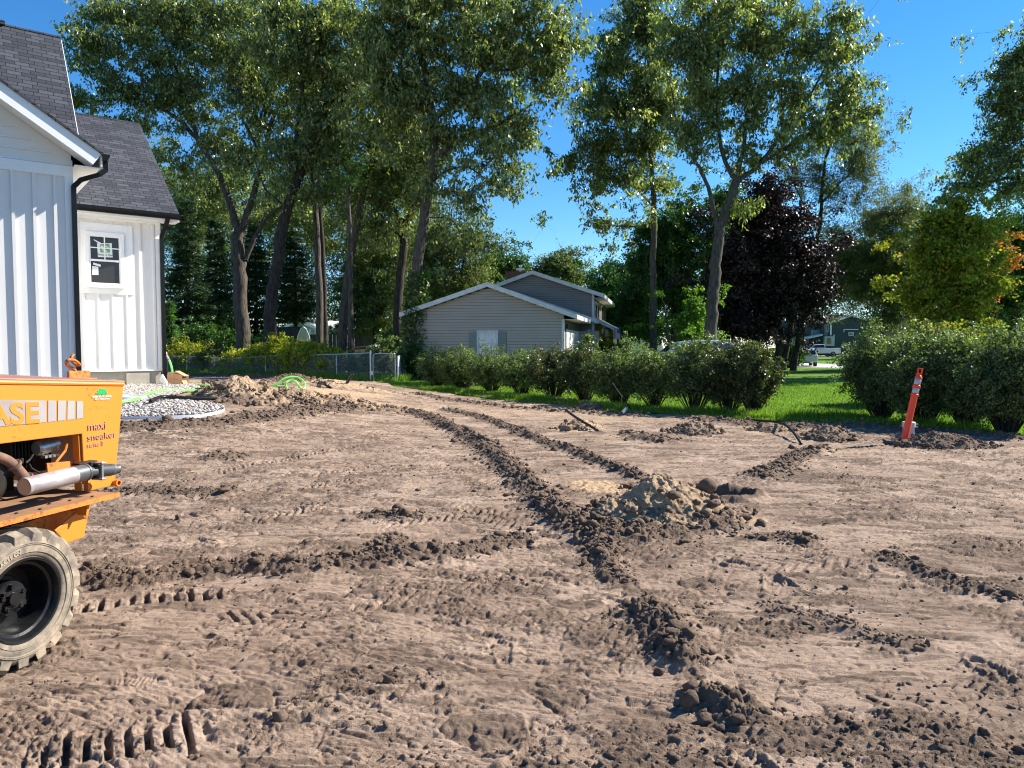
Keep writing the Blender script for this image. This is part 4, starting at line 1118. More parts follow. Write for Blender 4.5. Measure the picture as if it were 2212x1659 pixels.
tire_m, _t, _b = nt("dusty_tyre")
_f = noise(_t, 7, 6, 0.7)
_t.links.new(ramp(_t, _f, [(0.32, (0.06, 0.055, 0.05)), (0.48, (0.19, 0.155, 0.115)), (0.66, (0.36, 0.285, 0.20))]), _b.inputs['Base Color'])
_b.inputs['Roughness'].default_value = 0.85; bump(_t, noise(_t, 50, 4), 0.3, 0.004, _b)

tren = thing("trencher", "worn orange ride-on trencher cut off by the left edge, with silver muffler and dusty tyre", "trencher", tuple(T0))
VH = -0.19
aR, zR = tl(267.8, 827.6, VH); aR0, zR0 = tl(20, 823.2, VH)
sl_ = (zR - zR0) / (aR - aR0)
AL = aR - 2.1
top = lambda a: zR + sl_ * (a - aR)
aB, zB = tl(247.7, 1048.6, VH); aC, zC = tl(184.3, 1062, VH); aD, zD = tl(177.2, 937, VH); aE, zE_ = tl(0, 959, VH)
sE = (zD - zE_) / (aD - aE)
def P2(a, z, v=VH): return TP(a, v, z)
hood = MB()
outline = [P2(aR, top(aR)), P2(aB, zB), P2(aC, zC), P2(aD, zD), P2(AL, zD + sE * (AL - aD)), P2(AL, top(AL))]
hood.prism(outline, -TV * 0.012)
WD = 0.86
hood.prism([P2(aR, top(aR), VH - 0.013), P2(aB, zB, VH - 0.013), P2(aB, zB, VH - WD), P2(aR, top(aR), VH - WD)], -TU * 0.012)   # end panel
hood.prism([p - TV * WD for p in outline], -TV * 0.012)
hood.prism([P2(aC - .002, zC, VH - .013), P2(aD - .002, zD, VH - .013), P2(aD - .002, zD, VH - .06), P2(aC - .002, zC, VH - .06)], -TU * 0.01)
ho = hood.build("hood", M_opaint, tren, bevel=0.004)
ht = MB()
ht.prism([P2(aR + 0.006, top(aR) + 0.002, VH + 0.004), P2(AL, top(AL) + 0.002, VH + 0.004), P2(AL, top(AL) + 0.03, VH - WD), P2(aR + 0.006, top(aR) + 0.03, VH - WD)], TZ * 0.012)
ht.build("hood_top", M_otop, tren, bevel=0.006)
lip = MB(); lip.tube([P2(AL, top(AL) - 0.006, VH - 0.003), P2(aR - 0.004, top(aR) - 0.006, VH - 0.003)], 0.012, 8); lip.build("hood_edge", M_opaint, tren, True)
# decals
A_ = lambda x, y: (x * 0.18853, 757.1 + y * 0.18853)
def dec(mb, pts, v=VH + 0.002): mb.prism([tp(*A_(x, y), v) for x, y in pts], TV * 0.001)
M_decal = simple("decal_grey", (0.23, 0.19, 0.18), (0.36, 0.33, 0.33), 0.5, 2.2)
M_decal2 = simple("faded_grey_stripe", (0.35, 0.33, 0.32), (0.30, 0.27, 0.27), 0.5, 3)
M_brown = simple("brown_lettering", (0.30, 0.17, 0.12), (0.36, 0.22, 0.15), 0.6, 6)
d = MB()
a1, z1_ = tl(*A_(525, 573), VH); a2, z2_ = tl(*A_(525, 822), VH); a3, z3_ = tl(*A_(10, 567), VH); a4, z4_ = tl(*A_(10, 870), VH)
st_, sb_ = (z1_ - z3_) / (a1 - a3), (z2_ - z4_) / (a2 - a4)
aL = a1 - 0.62
d.prism([TP(aL, VH + .002, z1_ + st_ * (aL - a1)), TP(aL, VH + .002, z2_ + sb_ * (aL - a2)), TP(a2, VH + .002, z2_), TP(a1, VH + .002, z1_)], TV * 0.001)
d.build("decal_band", M_decal, tren)
for q in (((550, 573), (640, 573), (636, 810), (550, 820)), ((664, 574), (751, 574), (746, 798), (660, 808)), ((773, 575), (856, 576), (852, 788), (769, 797)), ((877, 578), (942, 580), (952, 600), (950, 775), (877, 785))):
    d = MB(); dec(d, q); d.build("decal_stripe", M_decal2, tren)
def fit_text(s, xl, xr, yb, hpx, mat, bold, v=VH + 0.004, yb2=None, capfac=0.70, dz=0.0):
    """text between two picture columns on the panel, letter height from hpx at the right end"""
    aL_, zL = tl(*A_(xl, yb), v); aR_, zR_ = tl(*A_(xr, yb2 if yb2 is not None else yb), v)
    _, zt = tl(*A_(xr, (yb2 if yb2 is not None else yb) - hpx), v)
    size = (zt - zR_) / capfac
    o = text_mesh(s, size, (0, 0, 0), (1, 0, 0), (0, 1, 0), mat, None, bold=bold * size)
    n = len(o.data.vertices); co = np.empty(n * 3, np.float32); o.data.vertices.foreach_get("co", co); co = co.reshape(-1, 3)
    w0, w1 = co[:, 0].min(), co[:, 0].max()
    L = aR_ - aL_; ux = TU * L + TZ * (zR_ - zL); Pn = TP(aL_, v, zL) + ((co[:, :1] - w0) / (w1 - w0)) * ux + co[:, 1:2] * TZ + co[:, 2:3] * TV
    o.data.vertices.foreach_set("co", (Pn - ORG[tren.name]).astype(np.float32).ravel()); o.data.update(); o.parent = tren; o.name = "lettering"
    return o
fit_text("CASE", -430, 458, 868, 228, M_opaint, 0.030, yb2=822)
fit_text("maxi", 1012, 1215, 917, 92, M_brown, 0.002, yb2=897)
fit_text("sneaker", 1006, 1337, 1036, 74, M_brown, 0.002, yb2=990, capfac=0.70)
fit_text("series B", 1003, 1193, 1113, 50, M_brown, 0.0, yb2=1083)
M_dgreen = simple("sticker_tree_green", (0.0, 0.30, 0.07), (0.0, 0.34, 0.09), 0.5)
d = MB(); dec(d, [(1095, 500), (1100, 485), (1115, 478), (1120, 462), (1135, 458), (1145, 440), (1170, 433), (1195, 440), (1208, 455), (1222, 460), (1222, 475), (1235, 488), (1225, 500), (1195, 503), (1175, 500), (1140, 505)]); dec(d, [(1163, 500), (1185, 500), (1182, 514), (1168, 514)]); d.build("tree_sticker", M_dgreen, tren)
fit_text("GREEN STATE LAWNS", 1057, 1275, 541, 20, M_paper, 0.01, yb2=534)
fit_text("231-728-2280", 1085, 1253, 566, 15, M_paper, 0.01, yb2=559)
# deck plate and brackets
aP, zP = tl(257.5, 1069, 0.0); aP0, zP0 = tl(0, 1134, 0.0)
sp_ = (zP - zP0) / (aP - aP0)
pl = MB(); AL2 = aP - 2.2
pl.prism([TP(aP, 0, zP), TP(AL2, 0, zP + sp_ * (AL2 - aP)), TP(AL2, -1.1, zP + sp_ * (AL2 - aP)), TP(aP, -1.1, zP)], TZ * 0.012)
pl.build("deck", M_plat, tren, bevel=0.003)
pl = MB(); pl.prism([TP(aP, 0.003, zP + 0.014), TP(AL2, 0.003, zP + sp_ * (AL2 - aP) + 0.014), TP(AL2, 0.003, zP + sp_ * (AL2 - aP) - 0.010), TP(aP, 0.003, zP - 0.010)], -TV * 0.008)
pl.build("deck_edge", M_oworn, tren)
rr_ = random.Random(3)
for k in range(9):
    a = aP - 0.12 - k * 0.10 - rr_.random() * 0.04; bl = MB(); bl.lathe([(0.0, 0.007), (0.007, 0.006), (0.009, 0.0)], TP(a, -0.05 - 0.03 * (k % 3), zP + sp_ * (a - aP) + 0.012), n=8); bl.build("bolt", M_dark, tren)
Z1 = lambda x, y: (x * 0.4463, 740.6 + y * 0.4463)
fb = MB(); fb.prism([tp(*Z1(x, y), -0.20) for x, y in ((-150, 930), (130, 868), (440, 775), (425, 845), (405, 940), (320, 972), (300, 900), (-150, 1000))], -TV * 0.012); fb.build("fender_plate", M_oworn, tren)
fb = MB(); fb.prism([tp(*Z1(x, y), -0.10) for x, y in ((266, 908), (386, 806), (420, 862), (407, 940), (320, 968))], -TV * 0.010)
fb.prism([tp(*Z1(386, 800), -0.10), tp(*Z1(386, 812), -0.10), tp(*Z1(396, 812), -0.21), tp(*Z1(396, 790), -0.21)], TU * .01)
fb.prism([tp(*Z1(425, 778), -0.03), tp(*Z1(440, 773), -0.03), tp(*Z1(424, 835), -0.03), tp(*Z1(416, 838), -0.03)], -TV * 0.06)
fb.build("fender_flange", M_opaint, tren, bevel=0.003)
ch = MB(); aX = aD
ch.box(TP(aP - 1.15, -0.62, zP - 0.14), (2.0, 0.70, 0.20), tax); ch.box(TP(-0.02, -0.6, 0.33), (0.12, 0.9, 0.12), tax)
ch.box(TP(aC - 0.9, VH - 0.45, (zD + zC) / 2), (1.7, 0.05, zD - zC + 0.2), tax)
ch.build("chassis", M_dark, tren)
# engine bits seen through the side opening
en = MB()
en.box(TP(*[q for q in (tl(*A_(330, 1180), VH - 0.25)[0], VH - 0.33, tl(*A_(330, 1180), VH - 0.25)[1])]), (0.32, 0.12, 0.22), tax)
en.box(TP(tl(*A_(150, 1120), VH - 0.2)[0], VH - 0.3, tl(*A_(150, 1120), VH - 0.2)[1]), (0.2, 0.1, 0.12), tax)
en.lathe([(0, 0), (0.07, 0), (0.08, 0.02), (0.08, 0.10), (0.05, 0.12), (0.0, 0.12)], TP(tl(*A_(60, 1560), VH)[0], VH - 0.18, tl(*A_(60, 1560), VH)[1]), TV, 20)
for k in range(7): en.box(TP(tl(*A_(250, 1200), VH - 0.1)[0] + k * 0.02, VH - 0.22, tl(*A_(250, 1200), VH - 0.1)[1]), (0.006, 0.12, 0.16), tax)
en.tube([tp(*A_(*p), VH - 0.08) for p in ((335, 1300), (360, 1350), (420, 1385), (480, 1410))], 0.006, 6)
en.tube([tp(*A_(*p), VH - 0.08) for p in ((380, 1190), (340, 1250), (295, 1290))], 0.007, 6)
en.tube([tp(*A_(*p), VH - 0.1) for p in ((250, 1235), (245, 1290))], 0.010, 6)
en.build("engine", M_dark, tren, bevel=0.004)
al = MB(); aa, az = tl(*A_(560, 1105), VH - 0.12)
al.lathe([(0, 0), (0.030, 0), (0.040, 0.01), (0.040, 0.06), (0.036, 0.065), (0.036, 0.10), (0.040, 0.105), (0.040, 0.12), (0.015, 0.125), (0.015, 0.15), (0, 0.15)], TP(aa - 0.08, VH - 0.12, az), TU + TZ * .1, 18)
for k in range(4): al.box(TP(aa - 0.05 + k * 0.025, VH - 0.10, az - 0.045), (0.014, 0.03, 0.014), tax)
al.build("alternator", M_alum, tren, True)
al = MB(); dq = [(768, 1068), (745, 1150), (640, 1282)]
al.tube([tp(*A_(*p), VH - 0.06) for p in dq], 0.007, 6)
al.prism([tp(*A_(*p), VH - 0.05) for p in ((540, 1292), (890, 1262), (915, 1330), (548, 1392))], -TV * 0.01); al.build("bracket", M_oworn, tren)
# muffler
VM = -0.06
mf = [tp(*A_(*p), VM) for p in ((275, 1562), (840, 1428), (985, 1395), (1090, 1378), (1345, 1358))]
mu_ = mf[1] - mf[0]; ml = np.linalg.norm(mu_); mu_ /= ml
rM = 0.043
m_ = MB(); m_.lathe([(0.0, 0.004), (rM * 0.86, 0.0)], mf[0], mu_, 32); muf_end = m_
m_ = MB(); m_.lathe([(rM * 0.88, 0.0), (rM * 0.97, 0.0), (rM * 1.0, 0.004), (rM * 1.0, 0.012), (rM * 0.95, 0.016), (rM * 0.95, 0.022), (rM, 0.026), (rM, ml)], mf[0], mu_, 32)
muf = m_.build("muffler", M_silver, tren, True)
muf_end.build("end_cap", M_tan, muf, True)
m_ = MB(); m2 = mf[2] - mf[1]; l2 = np.linalg.norm(m2); m2 /= l2
m_.lathe([(rM, 0), (rM * 1.0, l2 * 0.85), (rM * 1.06, l2 * 0.86), (rM * 1.06, l2), (rM * .6, l2 * 1.05), (0, l2 * 1.05)], mf[1], m2, 32); m_.build("muffler_sleeve", M_mufblk, tren, True)
m_ = MB(); pts = [mf[2] * (1 - t) + mf[4] * t for t in np.linspace(0, 1, 40)]
rad = [0.024 + (0.008 if 12 < i < 34 else 0) + (0.0025 if i % 2 and 12 < i < 30 else 0) for i in range(40)]; rad[-1] = 0.026
m_.tube(pts, rad, 16); m_.build("tailpipe", M_mufblk, tren, True)
m_ = MB(); cpt = tp(*A_(1115, 1378), VM)
m_.box(cpt + TV * 0.030, (0.012, 0.012, 0.10), tax); m_.box(cpt + TV * 0.01 + TZ * 0.042, (0.03, 0.07, 0.010), tax); m_.box(cpt + TV * 0.01 - TZ * 0.042, (0.03, 0.07, 0.010), tax)
m_.build("clamp", M_alum, tren, bevel=0.002)
m_ = MB(); m_.box(tp(*A_(1060, 1370), VM - 0.02), (0.05, 0.03, 0.09), tax); m_.box(tp(*A_(970, 1285), VM - 0.04), (0.12, 0.05, 0.010), tax); m_.build("hanger", M_dark, tren, bevel=0.002)
m_ = MB(); m_.tube(spline([tp(*A_(*p), VM - 0.04) for p in ((-120, 1190), (0, 1225), (90, 1265), (180, 1340), (260, 1430), (320, 1500))]), 0.024, 12)
for p in ((150, 1300), (285, 1450)): m_.lathe([(0.024, 0), (0.034, 0), (0.034, 0.014), (0.024, 0.014)], tp(*A_(*p), VM - 0.04), TU * .6 - TZ * .8, 12)
m_.build("exhaust_elbow", M_rust, tren, True)
m_ = MB(); m_.prism([tp(*A_(*p), VM - 0.05) for p in ((0, 1290), (100, 1245), (150, 1240), (190, 1285), (20, 1480), (0, 1500))], -TV * 0.008); m_.build("engine_plate", M_dark, tren)
# triangular foot plate at the end of the side panel
m_ = MB(); m_.prism([tp(*A_(*p), VH + 0.002) for p in ((975, 1620), (975, 1480), (1030, 1560), (1000, 1612))], TV * 0.02); m_.build("gusset", M_oworn, tren); m_ = MB()
m_.lathe([(0.012, 0), (0.020, 0.0), (0.020, 0.02), (0.012, 0.02)], tp(*A_(1330, 1515), VH + 0.01), TV, 14); m_.build("latch", M_oworn, tren, True)
# lifting eye on the hood
VL = -0.62
m_ = MB(); b0 = tp(*A_(780, 268), VL); b1 = tp(*A_(1020, 300), VL); bm_ = (b0 + b1) / 2; bw = np.linalg.norm(b1 - b0)
m_.box(bm_ + TV * 0.0 - TZ * 0.0, (bw, 0.02, 0.055), tax); m_.box(bm_ + TV * 0.03 - TZ * 0.022, (bw, 0.06, 0.008), tax); m_.box(bm_ - TV * 0.05 - TZ * 0.02, (bw, 0.06, 0.01), tax)
le = m_.build("lifting_bracket", M_oworn, tren, bevel=0.003)
m_ = MB(); lp = [(862, 262, 0), (858, 225, 0), (800, 190, 0), (765, 160, .02), (762, 125, .04), (800, 105, .05), (860, 118, .04), (912, 160, .02), (880, 165, 0), (835, 130, -.02), (815, 90, -.02), (840, 45, -.02)]
m_.tube(spline([tp(*A_(x, y), VL + q) for x, y, q in lp], 6), 0.009, 8); m_.build("hook", M_oworn, le, 'full')
# wheels
def wheel(vc, sgn, name="wheel"):
    """outer face at v=vc, body towards -sgn*v"""
    ac, zc = 0.02, 0.327
    c = TP(ac, vc, zc); ax_ = TV * sgn
    w = thing(name, None, None, tuple(ORG[tren.name])); w.parent = tren; w.location = (0, 0, 0); ORG[w.name] = ORG[tren.name]
    t = MB()
    prof = [(0.186, -0.235), (0.20, -0.245), (0.25, -0.25), (0.292, -0.235), (0.298, -0.21), (0.300, -0.12), (0.298, -0.03), (0.288, -0.008), (0.268, 0.004), (0.255, 0.007), (0.250, 0.004), (0.230, 0.008), (0.205, 0.002), (0.200, -0.004), (0.190, -0.006), (0.184, -0.016)]
    t.lathe(prof, c, ax_, 72)
    e1 = TU; e2 = np.cross(ax_, e1)
    def pt(r_, th, v): return c + (e1 * math.cos(th) + e2 * math.sin(th)) * r_ + ax_ * v
    NL = 19
    for k in range(NL):
        for side in (0, 1):
            th0 = 2 * math.pi * (k + 0.5 * side) / NL
            segs = 5; vs = []
            for i in range(segs + 1):
                f_ = i / segs
                v = (0.004 - 0.125 * f_) if side == 0 else (-0.246 + 0.125 * f_)
                th = th0 + 0.34 * f_ ** 1.2 * (1 if sgn > 0 else -1)
                hw = (0.062 - 0.018 * f_) / 2 / 0.3
                rt = 0.330 - (0.022 if f_ == 0 else 0); rb = 0.262 if f_ == 0 else (0.285 if f_ < .25 else 0.294)
                vs += [pt(rb, th - hw * 1.1, v), pt(rt, th - hw * .75, v), pt(rt, th + hw * .75, v), pt(rb, th + hw * 1.1, v)]
            fs = [(i * 4 + j, i * 4 + j + 1, i * 4 + 5 + j, i * 4 + 4 + j) for i in range(segs) for j in range(3)] + [(0, 1, 2, 3), tuple(segs * 4 + j for j in (3, 2, 1, 0))]
            t.add(vs, fs)
    for r_, hh in ((0.262, 0.0075), (0.222, 0.008)): t.lathe([(r_ - .003, hh - .004), (r_, hh + .002), (r_ + .003, hh - .004)], c, ax_, 72)
    t.build("tyre", tire_m, w, True)
    rm = MB()
    rm.lathe([(0.184, -0.02), (0.192, -0.006), (0.196, 0.000), (0.193, 0.004), (0.184, 0.002), (0.176, -0.014), (0.172, -0.030), (0.160, -0.036), (0.156, -0.055), (0.156, -0.125), (0.150, -0.14), (0.105, -0.142), (0.100, -0.135), (0.0, -0.135)], c, ax_, 64)
    rm.build("rim", M_blk, w, True)
    hb_ = MB(); hb_.lathe([(0.0, -0.082), (0.078, -0.084), (0.082, -0.090), (0.082, -0.13)], c, ax_, 40)
    hb_.lathe([(0.0, -0.055), (0.030, -0.056), (0.032, -0.062), (0.032, -0.085)], c, ax_, 20)
    hb_.box(c + ax_ * -0.074 + e2 * 0.03, (0.10, 0.012, 0.02), (e1, ax_, e2)); hb_.box(c + ax_ * -0.074 - e2 * 0.035 + e1 * .01, (0.11, 0.012, 0.02), (e1, ax_, e2))
    for k in range(5):
        th = 2 * math.pi * k / 5 + 0.4; hb_.lathe([(0, -0.062), (0.011, -0.062), (0.013, -0.066), (0.013, -0.085)], pt(0.056, th, 0), ax_, 6)
    hb_.build("hub", M_blk, w, True)
    return w
w1_ = wheel(0.0, 1)
wheel(-1.22, -1)
# raised writing on the sidewall
def arc_text(s, r_, th_c, step, size, parent):
    c = TP(0.02, 0.009, 0.327)
    for i, chh in enumerate(s):
        if chh == ' ': continue
        th = th_c - (i - (len(s) - 1) / 2) * step
        rad_ = TU * math.cos(th) + TZ * math.sin(th); tang = TU * math.sin(th) - TZ * math.cos(th)
        yield (chh, c + rad_ * r_, tang, rad_)
cu_objs = []
for chh, p, ux, uy in arc_text("ULTRA-TRACTION", 0.224, R(128), 0.078, 0.024, w1_):
    cu_objs.append(text_mesh(chh, 0.026, p - ux * 0.008, ux, uy, tire_m, None, bold=0.0012, extr=0.0012))
allv, allf = [], []
for o in cu_objs:
    b0_ = len(allv); allv += [tuple(v.co) for v in o.data.vertices]; allf += [tuple(b0_ + i for i in p.vertices) for p in o.data.polygons]
    bpy.data.objects.remove(o)
m_ = MB(); m_.v = allv; m_.f = allf; m_.build("sidewall_lettering", simple("worn_white_rubber", (0.34, 0.28, 0.21)), w1_)

# ================================================================ GREY HOUSE BEYOND THE HEDGE
M_sid = simple("taupe_siding", (0.36, 0.315, 0.265), (0.33, 0.29, 0.245), 0.6, 1.2)
M_wood_shade = simple("fence_wood_and_lap_shade", (0.075, 0.055, 0.042), (0.13, 0.10, 0.075), 0.9, 3)  # fence wood, also the dark backing that paints shade between house laps
M_sid2 = simple("grey_siding", (0.21, 0.20, 0.185), (0.185, 0.175, 0.165), 0.6, 1.2)
M_fasc = simple("weathered_white_fascia", (0.62, 0.63, 0.62), (0.48, 0.49, 0.47), 0.6, 3)
M_shut = simple("green_grey_shutter", (0.14, 0.20, 0.19), (0.12, 0.17, 0.165), 0.5, 5)
M_glass = simple("dark_glass", (0.02, 0.025, 0.03), (0.03, 0.035, 0.04), 0.08, 1, spec=0.8)
M_curt = simple("white_curtain", (0.72, 0.71, 0.70), (0.55, 0.55, 0.56), 0.7, 5)
M_shin = simple("brown_shingle", (0.10, 0.085, 0.075), (0.15, 0.13, 0.115), 0.95, 20)
M_chim = simple("brown_chimney", (0.10, 0.045, 0.03), (0.14, 0.07, 0.05), 0.8, 8)
ge = np.array([0.980, -0.199, 0]); gf = np.array([0.199, 0.980, 0]); gax = (ge, gf, hz)
GR = at(1218, 800, 34.0); GR[2] = 0.0
def GW(s, t_, z): return GR + ge * s + gf * t_ + hz * z
def ong(px, py, t_=0.0):
    q = onplane(px, py, GR + gf * t_, gf) - GR
    return float(q @ ge), float(q[2])
gh = thing("grey_house", "grey house with taupe lap siding, low gables and white rake boards beyond the hedge", "house", tuple(GR))
def lapwall(mb, s0, s1_, z0, zfun, t_, h=0.13):
    """lap siding rows clipped under zfun(s); rows slant so that each lower edge stands proud"""
    z = z0
    while True:
        zc = z + h
        lo_, hi_ = None, None
        ss = np.linspace(s0, s1_, 200); ok = np.array([zfun(q) for q in ss]) > z + h * 0.5
        if not ok.any(): break
        a = ss[ok][0]; b = ss[ok][-1]
        gp_ = 0.013; p = [GW(a, t_ - 0.060, z + gp_), GW(b, t_ - 0.060, z + gp_), GW(b, t_ - 0.045, zc), GW(a, t_ - 0.045, zc), GW(a, t_ - 0.040, z + gp_), GW(b, t_ - 0.040, z + gp_)]
        mb.add(p, [(0, 1, 2, 3), (0, 4, 5, 1)])
        z = zc
        if z > 9: break
(ras, raz), (rbs, rbz), (rcs, rcz) = ong(1053, 613, -0.3), ong(1244, 682, -0.3), ong(863, 678, -0.3)
slR = (raz - rbz) / (rbs - ras); slL = (raz - rcz) / (ras - rcs); slg = slR
lw = -7.45
gfun = lambda s: min(raz - 0.12 - slg * (s - ras), raz - 0.12 - slL * (ras - s))
g = MB()
zl = gfun(lw); zrr = gfun(0)
g.prism([GW(lw, 0, -0.3), GW(0, 0, -0.3), GW(0, 0, zrr), GW(ras, 0, raz - 0.13), GW(lw, 0, zl)], gf * 7.0)
g.build("wall", M_wood_shade, gh)  # dark backing seen through the lap gaps as painted shade lines
g = MB(); lapwall(g, lw, 0, -0.2, gfun, 0.0)
g.build("siding", M_sid, gh)
def gable_roof(apex, s_r, z_r, s_l, z_l, t0, t1, name="roof", th=0.10, fw=0.2):
    (as_, az_) = apex
    m_ = MB()
    for (se, ze, sg) in ((s_r, z_r, 1), (s_l, z_l, -1)):
        m_.prism([GW(as_ + sg * 0.001, t0, az_), GW(se, t0, ze), GW(se, t1, ze), GW(as_ + sg * 0.001, t1, az_)], hz * -0.06)
    rf_ = m_.build(name, M_shin, gh)
    m_ = MB()
    for (se, ze, sg) in ((s_r, z_r, 1), (s_l, z_l, -1)):
        m_.prism([GW(as_ + sg * 0.001, t0 - 0.01, az_ + 0.015), GW(se, t0 - 0.01, ze + 0.015), GW(se, t0 - 0.01, ze - fw), GW(as_ + sg * 0.001, t0 - 0.01, az_ - fw)], gf * -0.03)
    m_.box(GW(s_r + 0.02, (t0 + t1) / 2, z_r - 0.10), (0.04, t1 - t0, 0.20), gax)
    m_.build("rake_board", M_fasc, rf_)
    m_ = MB(); m_.box(GW(s_r - 0.32, (t0 + t1) / 2, z_r - 0.21), (0.66, t1 - t0, 0.02), gax)
    m_.build("soffit", simple("pale_soffit", (0.6, 0.55, 0.46)), rf_)
gable_roof((ras, raz + 0.06), rbs + 0.02, rbz + 0.05, rcs, rcz + 0.05, -0.3, 6.2)
cnr = MB(); cnr.box(GW(-0.03, -0.045, 1.35), (0.13, 0.09, 2.8), gax); cnr.build("corner_trim", M_fasc, gh)
# garage window and shutters
w0_, zt_ = ong(1031, 714); w1__, zb_ = ong(1077, 770)
fm = MB()
for (a, b, c_, d_) in ((w0_, w1__, zt_ - 0.09, zt_), (w0_, w1__, zb_, zb_ + 0.09), (w0_, w0_ + 0.08, zb_ + .09, zt_ - .09), (w1__ - 0.08, w1__, zb_ + .09, zt_ - .09), (w0_ + .08, w1__ - .08, (zb_ + zt_) / 2 - 0.025, (zb_ + zt_) / 2 + 0.025)):
    fm.box(GW((a + b) / 2, -0.065, (c_ + d_) / 2), (b - a, 0.08, d_ - c_), gax)
gwn = fm.build("window", M_fasc, gh)
fm = MB(); n = 40
for k in range(n):
    a = w0_ + 0.08 + (w1__ - w0_ - 0.16) * k / n; b = w0_ + 0.08 + (w1__ - w0_ - 0.16) * (k + 1) / n
    fm.add([GW(a, -0.066 + 0.006 * math.sin(k * 1.1), zb_ + .05), GW(b, -0.066 + 0.006 * math.sin(k * 1.1 + 1.1), zb_ + .05), GW(b, -0.066 + 0.006 * math.sin(k * 1.1 + 1.1), zt_ - .05), GW(a, -0.066 + 0.006 * math.sin(k * 1.1), zt_ - .05)], [(0, 1, 2, 3)])
fm.build("curtain", M_curt, gwn, 'full')
for a, b in ((ong(1013.5, 716)[0], w0_ - 0.01), (w1__ + 0.01, ong(1094.5, 716)[0])):
    sh = MB(); sh.box(GW((a + b) / 2, -0.070, (zt_ + zb_) / 2 - 0.03), (b - a, 0.03, zt_ - zb_ - 0.05), gax)
    z = zb_ + 0.08
    while z < zt_ - 0.12:
        sh.box(GW((a + b) / 2, -0.088, z), (b - a - 0.10, 0.012, 0.03), gax); z += 0.055
    sh.build("shutter", M_shut, gh)
# front (right-hand) side of the garage with its door
fm = MB(); fm.box(GW(0.012, 3.4, 2.28), (0.05, 5.4, 0.10), gax); fm.box(GW(0.012, 0.72, 1.1), (0.05, 0.10, 2.4), gax); fm.box(GW(0.012, 6.0, 1.1), (0.05, 0.10, 2.4), gax); fm.build("door_trim", M_fasc, gh)
fm = MB()
for k in range(4): fm.box(GW(-0.002, 3.4, 0.28 + k * 0.56), (0.03, 5.1, 0.545), gax)
fm.build("garage_door", simple("white_door", (0.72, 0.71, 0.67), None, 0.5), gh)
fm = MB(); fm.box(GW(0.1, 0.35, 2.45), (0.12, 0.12, 0.2), gax); fm.build("wall_lamp", M_black, gh)
fm = MB(); fm.box(GW(0.5, 6.6, 1.2), (0.14, 0.14, 2.5), gax); fm.build("porch_post", M_fasc, gh)
# two-storey part
t2 = 7.0
(us, uz) = ong(1150, 587, t2 - 0.3); (es, ez) = ong(1303, 637, t2 - 0.3); (cs, cz) = ong(1283, 650, t2)
sl2 = (uz - ez) / (es - us)
f2 = lambda s: uz - 0.10 - sl2 * abs(s - us)
g = MB(); lL = 2 * us - cs
g.prism([GW(lL, t2, -0.3), GW(cs, t2, -0.3), GW(cs, t2, f2(cs)), GW(us, t2, uz - 0.11), GW(lL, t2, f2(lL))], gf * 9.0)
g.build("wall", M_wood_shade, gh)  # same dark backing, painting the shade under each lap
g = MB(); lapwall(g, lL, cs, 1.9, f2, t2, 0.12); g.build("siding", M_sid2, gh)
gable_roof((us, uz + 0.06), es, ez + 0.05, 2 * us - es, ez + 0.05, t2 - 0.3, t2 + 9.3)
cnr = MB(); cnr.box(GW(cs - 0.04, t2 - 0.045, 2.6), (0.13, 0.09, 3.6), gax); cnr.build("corner_trim", M_fasc, gh)
for tq in (0.9, 2.6, 5.2):
    fm = MB(); fm.box(GW(cs + 0.01, t2 + tq, 3.5), (0.06, 1.0, 1.1), gax); ww = fm.build("window", M_fasc, gh)
    fm = MB(); fm.box(GW(cs + 0.035, t2 + tq, 3.5), (0.02, 0.86, 0.96), gax); fm.build("pane", M_glass, ww)
# middle roof between garage and two-storey part
(ms, mz) = ong(1106, 628, 6.5); (ns, nz_) = ong(1289, 690, 6.5)
gable_roof((ms, mz), ns, nz_, ms - 2.6, mz - 2.6 * (mz - nz_) / (ns - ms), 6.2, 7.4, fw=0.22)
fm = MB(); fm.box(GW(cs - 0.45, t2 - 0.6, 1.9), (1.5, 1.0, 0.9), gax); fm.build("bay", M_sid, gh)
# porch roof
(ps, pz) = ong(1296, 690, 8.2); (qs, qz) = ong(1326, 705, 8.2)
fm = MB(); fm.prism([GW(ps - 1, 8.0, pz + (pz - qz) / (qs - ps)), GW(qs, 8.0, qz), GW(qs, 8.0, qz - 0.22), GW(ps - 1, 8.0, pz + (pz - qz) / (qs - ps) - 0.22)], gf * 5.0)
fm.build("porch_roof", M_fasc, gh)
fm = MB(); fm.box(GW(ong(1311, 710, 8.3)[0], 8.3, 1.2), (0.16, 0.16, 2.6), gax); fm.build("porch_post", simple("bare_wood_post", (0.5, 0.36, 0.2)), gh)
fm = MB(); c_ = at(1116, 590, 44.5); ztc = at(1116, 588, 44.5)[2]; fm.box((c_[0], 44.5, ztc - 1.2), (1.35, 0.9, 2.4), None)
chm = fm.build("chimney", M_chim, gh)
fm = MB(); c_ = at(1124, 580, 44.5); fm.tube([c_ - [0, 0, .4], c_ + [0, 0, .05]], 0.07, 10); fm.box(c_ + [0, 0, -.05], (0.5, 0.3, 0.1)); fm.tube([c_ + [0, 0, .08], c_ + [0, 0, .2]], 0.11, 10); fm.build("flue", M_alum, chm)
